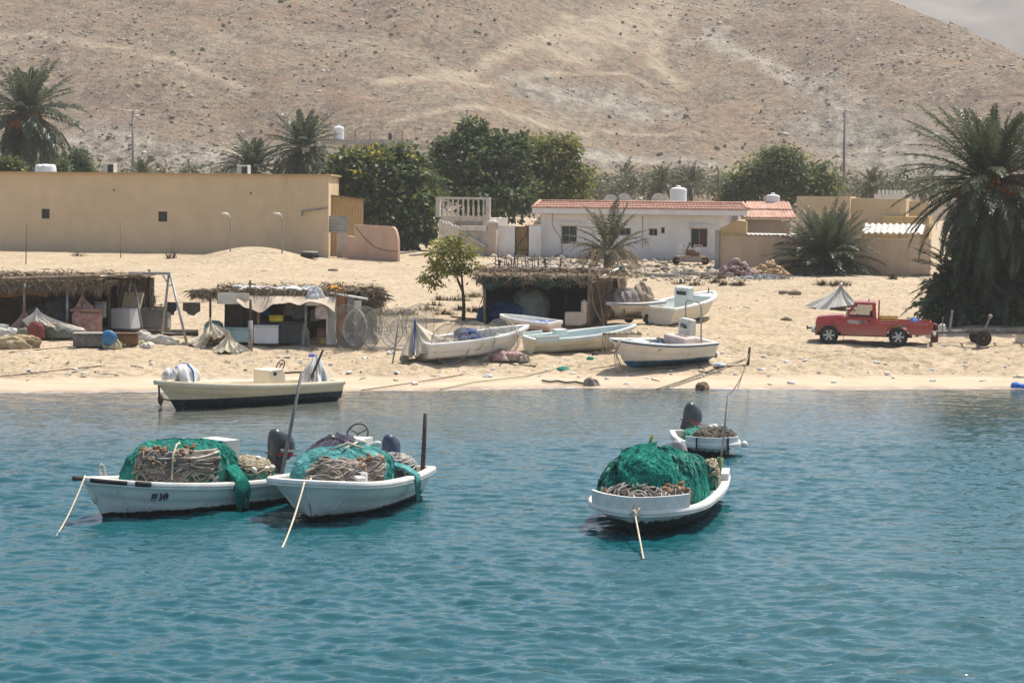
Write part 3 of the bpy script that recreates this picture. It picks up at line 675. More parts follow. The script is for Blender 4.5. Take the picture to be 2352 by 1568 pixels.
# yellow building on the right behind
fy = Frame(A(1840, 0, 166), A(2110, 0, 164)); fy.o.z -= .2; zt = fy.hit(1900, 453)[1]
t = thing('flat_roofed_building', 'plain ochre flat roofed building behind the bushy palm on the right', 'building', fy.o, fy.rz)
xm = fy.hit(1953, 480)[0]
MB().box((xm/2, 1.9, zt/2+.05), (xm, 4.6, zt)).build('wall', plaster('ochre_plaster', (.68, .52, .32), (.4, .28, .16), .35), t)
x2 = fy.hit(2080, 470)[0]; MB().box(((xm+x2)/2, 3, zt/2-.01), (x2-xm, 4.5, zt-.1)).build('recessed_wall', plaster('ochre_plaster_shaded', (.66, .51, .32), (.4, .28, .16), .35), t)
x3, x4 = fy.hit(2028, 520)[0], fy.hit(2135, 520)[0]; za = fy.hit(2050, 497)[1]; MB().box(((x3+x4)/2, 1., za/2), (x4-x3, 3.4, za)).build('lower_block', plaster('yellow_patch2', (.62, .45, .22)), t)
x5, x6 = fy.hit(2062, 450)[0], fy.hit(2125, 450)[0]; MB().box(((x5+x6)/2, 5.4, zt/2-.1), (x6-x5, 3, zt-.25)).build('end_block', plaster('cream_block', (.62, .5, .33)), t)
fc = Frame(A(1990, 0, 158), A(2130, 0, 157))
t = thing('corrugated_canopy', 'white corrugated canopy on posts behind the compound wall', 'canopy', fc.o, fc.rz)
za = fc.hit(2030, 535)[1]; zb = fc.hit(2030, 514, 2.4)[1]; cl = fc.hit(2120, 530)[0]
MB().grid(lambda i, j: (i*cl, j*2.4, za+(zb-za)*j+.055*math.sin(i*cl*2*PI/.42)), 160, 1).build('sheet', mat('white_sheet', 0, 0), t)
MB().box((1.4, 1.2, za/2-.1), (2.6, .12, za-.25)).build('back_panel', plaster('yellow_patch3', (.6, .42, .2)), t)
for x in (.1, cl*.62, cl-.1): MB().tube([(x, .1, -.2), (x, .1, za-.1)], .06, 6).build('post', M_pole, t)
tw = A(2043, 456, 185)
t = thing('battlement_turret', 'small white crenellated turret showing above the ochre roof', 'tower', (tw.x, tw.y, tw.z-3.5), 0)
s = 185/F; MB().box((0, 0, 1.9), (60*s, 1.8, 3.9)).build('wall', plaster('pale_turret', (.72, .66, .58)), t)
m = MB()
for k in range(7): m.box(((-27+k*9)*s, -.75, 3.98), (5*s, .25, .42))
m.build('battlements', M_white, t)
# distant concrete frame
a = A(735, 400, 262); t = thing('unfinished_building', 'bare concrete frame of an unfinished building behind the palms', 'building', (a.x, a.y, gz(a.x, a.y)), 0)
s = 262/F; zt = A(840, 331, 262).z-gz(a.x, a.y); zt2 = A(840, 321, 262).z-gz(a.x, a.y); LL = 215*s
MB().box((LL/2, 3, (zt+zt2)/2), (LL, 7, zt2-zt)).build('slab', M_conc, t)
for x in (.4, 3, 5, 7.7, 10.2): MB().box((x, .2, zt/2-.05), (.4, .4, zt)).build('column', M_conc, t)
MB().box((LL*.48, 3.3, zt-1.4), (1.6, .2, 2.6)).build('infill_wall', mat('red_block', (.3, .18, .12)), t)
for x in (1.6, 4, 5.7, 8, 9.4): MB().tube([(x, .4, zt2-.1), (x, .4, zt2+1)], .05, 4).build('starter_bar', M_rust, t)
a = A(778, 321, 263); water_tank('water_tank', a, .62, 1.55, 'tall white water tank on the unfinished concrete building', 0)
tag(MB().lathe((0, 0, 0), [(.22, 0), (.24, .4), (.22, .8), (.1, .86)], 10).build('dark_drum', M_dark, None, True, A(896, 323, 262)), 'small dark drum on the unfinished concrete slab', 'drum')
# tall lamp posts
for u, v, D, lab in ((305, 256, 232, 'tall double headed lamp post behind the yellow building'), (1073, 254, 240, 'double headed lamp post poking out above the dark middle trees'), (1941, 254, 215, 'tall double headed lamp post behind the ochre building on the right')):
    b = A(u, v, D); zg = gz(b.x, b.y); t = thing('lamp_post', lab, 'lamp post', (b.x, b.y, zg), 0, 'tall street lamps')
    MB().tube([(0, 0, 0), (0, 0, b.z-zg)], [.17, .11], 8).build('pole', M_pole, t, True)
    MB().box((0, 0, b.z-zg), (.9, .08, .07)).build('crossarm', M_pole, t)
    for k in (-1, 1): MB().ball((k*.36, 0, b.z-zg+.04), (.3, .16, .09), 10, 6).build('lamp_head', mat('lamp_pale', (.7, .66, .58)), t, True)
# ================================================================ vegetation
L_dark = leafmat('leaf_dark', [(0, (.018, .042, .02)), (.5, (.042, .078, .03)), (.85, (.085, .125, .04)), (1, (.18, .21, .06))], .22, .55)
L_mid = leafmat('leaf_mid', [(0, (.026, .048, .022)), (.5, (.055, .088, .035)), (1, (.115, .15, .052))], .25, .6)
L_yel = leafmat('leaf_yellow', [(0, (.06, .075, .018)), (.5, (.12, .135, .028)), (1, (.21, .21, .05))], .45, .6)
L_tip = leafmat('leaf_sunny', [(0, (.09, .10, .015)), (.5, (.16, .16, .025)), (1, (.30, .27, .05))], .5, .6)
L_palm = leafmat('leaf_palm', [(0, (.02, .036, .02)), (.5, (.045, .066, .035)), (1, (.11, .13, .068))], .22, .4)
L_palm2 = leafmat('leaf_palm_olive', [(0, (.05, .06, .028)), (.5, (.065, .078, .035)), (1, (.11, .115, .05))], .15, .45)
L_dry = leafmat('leaf_dry', [(0, (.12, .085, .05)), (.5, (.2, .15, .09)), (1, (.3, .235, .15))], .15, .8)
M_bark = mat('bark', (.14, .11, .08), (.07, .055, .04), 6, .95, .6, 12)
M_palmtrunk = mat('palm_trunk', (.17, .135, .1), (.07, .055, .04), 5, .95, .8, 9, stretch=(1, 1, 2.2))
M_date = islandmat('date_bunch', [(0, (.24, .08, .02)), (.6, (.42, .16, .04)), (1, (.55, .27, .07))])
def leaves(blobs, ncl, per, lsize, clr, rng, droop=0., shell=.55):
    """leaf quads in clumps spread through ellipsoid blobs; returns V, F"""
    vol = np.array([b[3]*b[4]*b[5] for b in blobs])**.75; pick = rng.choice(len(blobs), ncl, p=vol/vol.sum())
    B = np.array(blobs)[pick]
    d = rng.normal(size=(ncl, 3)); d[:, 2] = np.where(d[:, 2] < -.5*np.abs(d[:, 2]), d[:, 2]*.6, d[:, 2]); d /= np.linalg.norm(d, axis=1)[:, None]
    r = shell+(1-shell)*rng.random(ncl)**.6; r *= .86+.3*rng.random(ncl)
    C = B[:, :3]+d*r[:, None]*B[:, 3:6]
    n = ncl*per
    C = np.repeat(C, per, 0); D = np.repeat(d, per, 0)
    off = rng.normal(size=(n, 3))*clr*np.array([1, 1, .75]); pos = C+off
    ax = off/(np.linalg.norm(off, axis=1)[:, None]+1e-6)+D*.5+rng.normal(size=(n, 3))*.35; ax[:, 2] -= droop; ax /= np.linalg.norm(ax, axis=1)[:, None]
    sd = np.cross(ax, rng.normal(size=(n, 3))+np.array([0, 0, 1.2])); sd /= np.linalg.norm(sd, axis=1)[:, None]+1e-6
    s = lsize*(.6+.8*rng.random(n))[:, None]
    w = s*.28
    V = np.stack([pos-ax*s*.5, pos+sd*w, pos+ax*s*.5, pos-sd*w], 1).reshape(-1, 3)
    return V, np.arange(n*4).reshape(-1, 4)
def branches(mb, base, blobs, r0, rng, n=10, fork=.3):
    for k in range(n):
        b = blobs[k % len(blobs)]; tip = Vector((b[0]+rng.normal()*b[3]*.4, b[1]+rng.normal()*b[4]*.4, b[2]+rng.normal()*b[5]*.3))
        mid = Vector(base)+(tip-Vector(base))*.5+Vector((rng.normal()*.25, rng.normal()*.25, abs(rng.normal())*.2))
        mb.tube([base, Vector(base).lerp(mid, .5)+Vector((rng.normal()*.1, rng.normal()*.1, 0)), mid, tip], [r0*.6, r0*.42, r0*.3, r0*.1], 5)
def tree(name, lab, loc, th, tr, blobs, layers, seed=1, grp=None, cat='tree', lean=(0, 0)):
    rng = np.random.default_rng(seed); t = thing(name, lab, cat, loc, 0, grp)
    m = MB(); top = (lean[0], lean[1], th)
    m.tube([(0, 0, -.4), (lean[0]*.3, lean[1]*.3, th*.4), top], [tr*1.2, tr, tr*.8], 8); branches(m, top, blobs, tr, rng, 12); m.build('trunk', M_bark, t, True)
    for nm, mt, ncl, per, ls, clr, droop, shell, sub in layers:
        V, Fq = leaves([blobs[i] for i in sub] if sub else blobs, ncl, per, ls, clr, rng, droop, shell); npmesh(nm, V, Fq, mt, t)
    return t
def blob_px(D, base, u, v, ru, rv, dy=0, ry=None):        # ellipsoid of a crown from its place in the picture at distance D
    s = D/F; p = A(u, v, D+dy); return (p.x-base.x, p.y-base.y, p.z-base.z, ru*s, (ry or ru*s), rv*s)
def gbase(u, D):
    p = A(u, 500, D); return Vector((p.x, p.y, gz(p.x, p.y)))
D = 171; b = gbase(885, D)
bl = [blob_px(D, b, *q) for q in ((880, 400, 85, 62), (810, 415, 58, 55, .5), (950, 440, 62, 68), (900, 480, 85, 62, -1.2), (970, 510, 48, 55, -1), (850, 490, 50, 45), (930, 378, 45, 40), (800, 378, 40, 26), (925, 545, 60, 35, -1), (873, 513, 28, 18, -2.5))]
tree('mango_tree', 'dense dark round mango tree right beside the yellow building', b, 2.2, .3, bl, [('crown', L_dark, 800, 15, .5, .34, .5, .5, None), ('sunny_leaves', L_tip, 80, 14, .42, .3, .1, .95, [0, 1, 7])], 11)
D = 190; b = gbase(1090, D)
bl = [blob_px(D, b, *q) for q in ((1085, 380, 75, 65), (1030, 375, 48, 52), (1150, 375, 62, 60), (1085, 312, 34, 34), (1040, 335, 35, 28), (1120, 440, 85, 60, -1), (1180, 450, 50, 55), (1150, 330, 30, 24), (1190, 335, 24, 20), (1075, 290, 16, 14), (1010, 410, 30, 40))]
tree('mango_tree', 'tall dark leafy tree with a knobbly top behind the ruined house', b, 3, .35, bl, [('crown', L_mid, 760, 15, .5, .34, .4, .5, None), ('dark_leaves', L_dark, 300, 12, .5, .35, .4, .3, None)], 12)
D = 194; b = gbase(1265, D)
bl = [blob_px(D, b, *q) for q in ((1265, 370, 58, 62), (1220, 345, 38, 36), (1300, 345, 35, 36), (1325, 410, 36, 40), (1260, 430, 70, 40), (1300, 455, 52, 30), (1205, 400, 30, 50))]
tree('ghaf_tree', 'yellowish green feathery tree behind the left end of the red tiled roof', b, 2.5, .3, bl, [('crown', L_yel, 620, 17, .34, .36, .9, .3, None), ('dark_leaves', L_mid, 200, 12, .4, .35, .5, .1, None)], 13)
D = 205; b = gbase(1790, D)
bl = [blob_px(D, b, *q) for q in ((1795, 400, 62, 60), (1745, 410, 48, 48), (1880, 420, 42, 50), (1700, 430, 42, 38), (1835, 430, 60, 45), (1790, 360, 34, 22), (1690, 455, 45, 22), (1900, 450, 28, 28))]
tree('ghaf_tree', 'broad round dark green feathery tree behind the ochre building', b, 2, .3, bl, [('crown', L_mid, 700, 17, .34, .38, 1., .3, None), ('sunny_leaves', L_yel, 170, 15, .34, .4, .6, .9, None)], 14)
for i, (u, v, ru, rv, D, lab) in enumerate(((20, 385, 26, 22, 178, 'small yellow flecked bush at the left palm foot'), (175, 380, 34, 34, 205, 'grey green scrubby tree right of the left palm'), (120, 385, 40, 26, 200, 'low dark bush between the left palm and the white tank'))):
    b = gbase(u, D); bl = [blob_px(D, b, u, v, ru, rv), blob_px(D, b, u-ru*.5, v+8, ru*.7, rv*.8), blob_px(D, b, u+ru*.5, v+6, ru*.6, rv*.8)]
    tree('bush', lab, b, 1.5, .12, bl, [('crown', L_mid, 160, 14, .36, .3, .3, .3, None)]+([('sunny_leaves', L_tip, 20, 12, .3, .3, 0, 1, None)] if i == 0 else []), 20+i, None, 'bush')
# hazy grove behind the bungalow: reads as one mass
bl = []; rng = np.random.default_rng(5); gb = gbase(1500, 262)
for k in range(46):
    u = 1330+k*17.5+rng.normal()*8; v = 440-rng.random()*25; bl.append(blob_px(262, gb, u, v, 18+14*rng.random(), 20+16*rng.random(), rng.normal()*8))
for k in range(12): bl.append(blob_px(262, gb, 180+k*52+rng.normal()*10, 400, 26, 20, rng.normal()*4))
V, Fq = leaves(bl, 900, 14, .5, .5, rng, .4, .3); g_ = npmesh('grove', V, Fq, leafmat('leaf_grove', [(0, (.06, .07, .04)), (.5, (.10, .11, .062)), (1, (.155, .16, .095))]), None, None, gb); tag(g_, 'hazy grove of low trees at the foot of the hill', 'grove', None, 'stuff')
# ---- palms
def fronds(specs, nl, lw, rng, ll=.55, vee=.5, ragged=.0):
    """specs: (base, azimuth, elevation, length, bend); returns leaflet quads and rib lines"""
    Vs = []; ribs = []
    for base, az, el, ln, bend in specs:
        n = 12; p = np.array(base, float); pts = [p.copy()]; e = el
        h = np.array([math.cos(az), math.sin(az), 0]); tw = rng.normal()*.12
        side = np.array([-math.sin(az), math.cos(az), 0])
        for i in range(n):
            e2 = e-bend*((i+1)/n)**1.5
            d = h*math.cos(e2)+np.array([0, 0, math.sin(e2)])+side*tw*(i/n); p = p+d*ln/n; pts.append(p.copy())
        pts = np.array(pts); ribs.append(pts)
        t = np.linspace(.14, 1, nl); k = t*n; a = np.minimum(k.astype(int), n-1); fr = (k-a)[:, None]
        c = pts[a]*(1-fr)+pts[a+1]*fr; tan = pts[a+1]-pts[a]; tan /= np.linalg.norm(tan, axis=1)[:, None]
        up = np.cross(tan, side); up /= np.linalg.norm(up, axis=1)[:, None]+1e-9; up = np.where(up[:, 2:3] < 0, -up, up)
        sz = ll*(.35+.75*np.sin(np.clip(t*1.05, 0, 1)*PI)**.7)*(1-.25*t)
        for sg in (-1, 1):
            q = tan*(.62+.5*t[:, None])+side*sg*.85+up*vee*rng.uniform(.3, 1., (nl, 1))+rng.normal(size=(nl, 3))*(.13+ragged); q[:, 2] -= .30+ragged
            q /= np.linalg.norm(q, axis=1)[:, None]
            l = (sz*rng.uniform(.75, 1.15, nl)*(1 if ragged == 0 else rng.uniform(.4, 1, nl)))[:, None]
            wv = np.cross(q, up+rng.normal(size=(nl, 3))*.25); wv /= np.linalg.norm(wv, axis=1)[:, None]+1e-9
            tip = c+q*l; tip[:, 2] -= l[:, 0]**2*.4
            mid = c+q*l*.45
            Vs.append(np.stack([c, mid+wv*lw*.5, tip, mid-wv*lw*.5], 1).reshape(-1, 3))
    V = np.concatenate(Vs); return V, np.arange(len(V)).reshape(-1, 4), ribs
def palm(lab, loc, th, tr, nf, fl, seed, lm, lw=.06, nl=34, el0=88, el1=-35, bend=(.7, 1.5), dates=0, lean=(0, 0), dead=0, ll=.55, grp=None, name='date_palm', deadlen=.8, upn=0, azf=None):
    rng = np.random.default_rng(seed); t = thing(name, lab, 'palm tree', loc, 0, grp)
    top = np.array([lean[0], lean[1], th])
    m = MB(); pts = []; rs = []
    n = max(8, int(th/.16))
    for i in range(n+1):
        k = i/n; pts.append((lean[0]*k*k, lean[1]*k*k, -.4+(th+.4)*k)); rs.append(tr*(1.15-.2*k)*(1.12 if i % 2 else .93))
    m.tube(pts, rs, 10).build('trunk', M_palmtrunk, t)
    sp = []
    for i in range(nf):
        k = (i+.5)/nf; az = i*2.39996+rng.normal()*.2; el = R(el0+(el1-el0)*k**.85)+rng.normal()*.1
        sp.append((top+np.array([math.cos(az), math.sin(az), 0])*tr*.7+np.array([0, 0, .35-.7*k]), az, el, fl*(.85+.3*rng.random())*(1 if k > .1 else .75), rng.uniform(*bend)*(.45+.55*min(1, k*2))))
    V, Fq, ribs = fronds(sp, nl, lw, rng, ll); npmesh('crown', V, Fq, lm, t)
    m = MB()
    for r_ in ribs: m.tube([tuple(q) for q in r_[::2]], [tr*.16, tr*.12, tr*.1, tr*.08, tr*.06, tr*.04, tr*.02][:len(r_[::2])], 4)
    m.build('frond_ribs', mat('frond_rib', (.13, .12, .06), (.09, .085, .045), 4), t)
    if dead:
        sp = [(top+np.array([0, 0, -.1-.3*rng.random()]), i*2.4+rng.normal()*.3, R(35-40*rng.random()), fl*deadlen*(.7+.5*rng.random()), 1.1+.6*rng.random()) for i in range(dead)]
        V, Fq, ribs = fronds(sp, nl, lw*.8, rng, ll*.8, .1, .25); npmesh('dead_fronds', V, Fq, L_dry, t)
    for i in range(dates):
        az = -PI/2+((i+.5)/dates-.5)*3.4+rng.normal()*.1; q_ = .26*fl; c = top+np.array([math.cos(az)*q_, math.sin(az)*q_, -.05-.5*rng.random()]); m = MB()
        m.tube([tuple(top), tuple((top+c)/2+np.array([0, 0, .3])), tuple(c)], .03, 4)
        for k in range(46):
            q = c+rng.normal(size=3)*np.array([.2, .2, .3])-np.array([0, 0, .25]); m.tube([tuple(c), tuple((c+q)/2+rng.normal(size=3)*.04), tuple(q)], .018, 3); m.ball(tuple(q), .065, 5, 4)
        m.build('date_bunch', M_date, t)
    return t
def palm_at(u, vc, D, **k):
    b = gbase(u, D); c = A(u, vc, D); return dict(loc=b, th=c.z-b.z, **k)
palm('tall date palm at the far left rising above the yellow roof', **palm_at(62, 262, 186, tr=.32, nf=105, fl=4.7, seed=3, lm=L_palm, lw=.11, nl=46, dates=4, ll=.85, el1=-68, bend=(.5, 1.2)))
palm('date palm with orange date bunches left of the dark mango tree', **palm_at(695, 340, 190, tr=.28, nf=84, fl=3.5, seed=4, lm=L_palm, lw=.1, nl=38, dates=4, ll=.7, el1=-70, bend=(.5, 1.2)))
palm('short bushy palm showing above the right part of the yellow roof', **palm_at(578, 392, 192, tr=.24, nf=64, fl=3.1, seed=5, lm=L_palm, lw=.1, nl=36, ll=.6, el1=-5))
palm('small grey green palm behind the roof below the left lamp post', **palm_at(325, 410, 215, tr=.2, nf=30, fl=2.4, seed=6, lm=L_palm2, lw=.09, nl=26, ll=.5, el1=0))
palm('small hazy palm in the grove left of the big roof tank', **palm_at(1516, 425, 240, tr=.22, nf=36, fl=2.6, seed=7, lm=L_palm2, lw=.09, nl=26, ll=.55, el1=-20), grp='hazy palms behind the bungalow')
palm('small hazy palm in the grove just right of the big roof tank', **palm_at(1586, 425, 238, tr=.22, nf=32, fl=2.3, seed=8, lm=L_palm2, lw=.09, nl=26, ll=.5, el1=-20), grp='hazy palms behind the bungalow')
palm('small hazy palm at the hill foot left of the roof dishes', **palm_at(1434, 412, 265, tr=.22, nf=32, fl=2.4, seed=9, lm=L_palm2, lw=.1, nl=24, ll=.5, el1=-25), grp='hazy palms behind the bungalow')
palm('small hazy palm right of the tall lamp post by the ochre building', **palm_at(2000, 425, 235, tr=.2, nf=34, fl=2.2, seed=10, lm=L_palm2, lw=.1, nl=24, ll=.5, el1=-25), grp='hazy palms behind the bungalow')
palm('large date palm at the right edge with hanging fronds and orange dates', **palm_at(2268, 420, 109, tr=.36, nf=165, fl=4.5, seed=15, lm=L_palm, lw=.05, nl=78, dates=10, ll=.68, el1=-86, bend=(.4, 1.15)))
palm('second date palm with drooping crown at the far right edge', **palm_at(2395, 470, 111, tr=.3, nf=110, fl=4.2, seed=16, lm=L_palm, lw=.06, nl=52, dates=4, ll=.62, el1=-82))
pb = G(1895, 628)
palm('low bushy palm without visible trunk before the tan compound wall', loc=pb, th=.8, tr=.4, nf=150, fl=3.7, seed=17, lm=L_palm, lw=.055, nl=52, ll=.55, el0=88, el1=2, bend=(.35, 1.25))
pb = G(1397, 634)
palm('small palm with dry hanging brown fronds behind the right hut', loc=pb, th=1.75, tr=.28, nf=24, fl=2.7, seed=18, lm=L_palm2, lw=.055, nl=44, ll=.52, el0=86, el1=22, bend=(.3, .8), dead=52, deadlen=1.25)
for u, v, th, sd_, lab in ((2215, 742, 1.9, 25, 'bushy palm offshoot at the left foot of the large right palm'), (2310, 742, 2.6, 26, 'bushy palm offshoot before the trunk of the large right palm')):
    palm(lab, loc=G(u, v), th=th, tr=.25, nf=78, fl=3.0, seed=sd_, lm=L_palm, lw=.055, nl=46, ll=.55, el0=85, el1=-55, bend=(.5, 1.2))
# dark undergrowth at the foot of the right palms
b = G(2290, 745); s = b.y/F
bl = [((u-2290)*s, dy, (745-v)*s, ru*s, 1.1, rv*s) for u, v, ru, rv, dy in ((2180, 672, 38, 44, .5), (2240, 655, 60, 70, 1.), (2310, 645, 60, 80, 1), (2370, 660, 50, 80, 1), (2160, 715, 34, 26, 0), (2230, 720, 60, 36, 0), (2310, 725, 60, 36, 0), (2380, 715, 60, 50, 0))]
tree('bush', 'dark tangled undergrowth at the foot of the large right palm', b, .8, .12, bl, [('crown', L_dark, 900, 15, .3, .26, .7, .2, None), ('dry_leaves', L_mid, 240, 12, .28, .3, .8, .7, None)], 31, None, 'bush')
sp = []; rng = np.random.default_rng(44)
for k in range(44): sp.append((np.array([rng.uniform(-1.2, 3.2), rng.uniform(-1.2, .2), rng.uniform(.3, 1.9)]), rng.uniform(2.2, 5.4), R(rng.uniform(0, 60)), rng.uniform(1.2, 2.3), rng.uniform(.6, 1.4)))
V, Fq, _ = fronds(sp, 34, .045, rng, .4); o = npmesh('palm_shoot', V, Fq, L_palm, None, None, G(2190, 735)); tag(o, 'palm shoots sprouting at the foot of the right palm', 'palm shoots')
# acacia on the beach
b = G(1064, 733); D = b.y; s = D/F
bl = [blob_px(D, b, *q) for q in ((1035, 570, 42, 26), (1000, 590, 30, 24), (1070, 585, 28, 26), (1030, 615, 48, 26), (985, 640, 22, 22), (1075, 625, 22, 22), (1000, 655, 22, 14), (1040, 550, 24, 14), (1088, 605, 12, 16), (1092, 632, 10, 8))]
t = thing('young_tree', 'slender young tree with sparse yellow green leaves left of the right hut', 'tree', b)
def pxl(u, v, dy=0): q = A(u, v, D+dy); return (q.x-b.x, q.y-b.y, q.z-b.z)
m = MB(); m.tube([pxl(1064, 740), pxl(1065, 700), pxl(1063, 670), pxl(1052, 645), pxl(1045, 620)], [.1, .085, .07, .06, .045], 7).tube([pxl(1064, 680), pxl(1061, 640, .1), pxl(1058, 600, .2), pxl(1055, 570)], [.06, .05, .04, .02], 6)
rng = np.random.default_rng(3)
for q in bl: m.tube([pxl(1048, 630), ((q[0]+pxl(1050, 620)[0])/2+rng.normal()*.08, q[1]*.5, (q[2]+pxl(1050, 620)[2])/2+.1), (q[0], q[1], q[2])], [.035, .025, .012], 5)
m.build('trunk', M_bark, t, True)
V, Fq = leaves(bl, 210, 9, .2, .17, rng, .4, .15); npmesh('crown', V, Fq, leafmat('leaf_neem', [(0, (.08, .10, .02)), (.5, (.16, .18, .03)), (1, (.28, .27, .06))], .35), t)
# dry plants by the wall and scrub clumps on the sand
def clump(nm, lab, u, v, w, h, m, n=90, grp=None, cat='plant', seed=0):
    b = G(u, v); rng = random.Random(seed or int(u*7+v)); mb = MB()
    for k in range(n):
        x = rng.gauss(0, w*.3); y = rng.gauss(0, w*.22); a = rng.uniform(0, 6.28); hh = h*rng.uniform(.3, 1)*(.5+.5*math.exp(-(x/w*2.2)**2)); q = rng.uniform(.2, 1.1)*h
        tip = (x+q*math.cos(a), y+q*math.sin(a), hh); wv = (.02*math.cos(a+1.57)+.012, .02*math.sin(a+1.57))
        mb.add([(x-wv[0], y-wv[1], -.05), (x+wv[0], y+wv[1], -.05), tip], [(0, 1, 2)])
    return tag(mb.build(nm, m, None, None, b), lab, cat, grp)
L_twig = islandmat('dry_twig', [(0, (.07, .055, .035)), (.6, (.14, .11, .065)), (1, (.22, .175, .1))])
for u, v, w, h, lab in ((395, 594, .7, 1.0, 'dry grey stalky plant against the yellow wall right of its second window'), (178, 588, .8, .5, 'small low dry plant against the yellow wall near the left window'), (1640, 598, 1.0, .9, 'dark small bush at the right end of the white bungalow'), (803, 586, 1., 1.1, 'dry reedy plant in front of the cement pier')):
    clump('dry_plant', lab, u, v, w, h, L_mid if u == 1640 else L_twig, 140 if u == 1640 else 70)
for i, (u, v, w) in enumerate(((880, 722, 1.3), (920, 722, .9), (985, 713, 1.1), (1000, 703, .8), (1050, 690, 1.3), (1085, 680, 1.2), (1060, 712, .7), (1095, 715, .8), (940, 720, .8), (1020, 722, .8), (1010, 690, .6))):
    clump('dry_scrub', 'clump of dry brown scrub on the sand around the young tree', u, v, w, .38, L_twig, 130, 'dry scrub clumps near the young tree')
for i, (u, v, w) in enumerate(((1560, 653, .9), (1600, 655, .9), (1640, 650, .5), (1663, 655, .5), (1700, 655, .7), (1570, 632, .7), (1655, 640, .6), (1620, 640, .6))):
    clump('dry_grass', 'tuft of dry standing grass on the edge of the rubble strip', u, v, w, .45, L_twig, 100, 'dry grass tufts along the rubble')
for i, (u, v, w) in enumerate(((1885, 655, .6), (1915, 655, .9), (1935, 655, .8), (2050, 640, .4))):
    clump('dry_grass', 'grey brown scrub tuft on the sand rise above the draped tarp', u, v, w, .45, L_twig, 110, 'scrub tufts on the sand rise')
# ================================================================ boats
def hullmat(name, side, bottom, zb, grime=.5, rust=.0, algae=0.06):
    t = NT(name); sx = t.node('SeparateXYZ'); t.con(t.tc.outputs['Object'], sx.inputs[0]); z = sx.outputs['Z']
    c = t.ramp(t.noise(1.3, 5, .6), [(.3, tuple(x*.86 for x in side)), (.7, side)])
    st = t.ramp(t.noise(2.2, 6, .72, None, (2.2, 2.2, .35)), [(.55, 0.), (.75, 1.)])
    c = t.mix(t.math('MULTIPLY', st, grime), c, (.30, .25, .16))
    sp = t.ramp(t.noise(9, 4, .6), [(.66, 0.), (.72, 1.)])
    low = t.ramp(z, [(zb+.05, 1.), (zb+.45, 0.)])
    c = t.mix(t.math('MULTIPLY', t.math('MULTIPLY', sp, low), min(1, grime*1.6)), c, (.06, .055, .04))
    edge = t.math('ADD', z, t.math('MULTIPLY', t.math('SUBTRACT', t.noise(5, 5, .75), .5), algae*3))
    bt = t.ramp(edge, [(zb-.01, 1.), (zb+.012, 0.)])
    bc = t.mix(t.ramp(t.noise(7, 4, .65), [(.58, 0.), (.68, 1.)]), bottom, tuple(min(1, x*2.5+.1) for x in bottom))
    t.col(t.mix(bt, c, bc)); t.set(Roughness=.42, Specular_IOR_Level=.45)
    t.bump(t.noise(1.8, 3, .5), .12, .03)
    return t.m
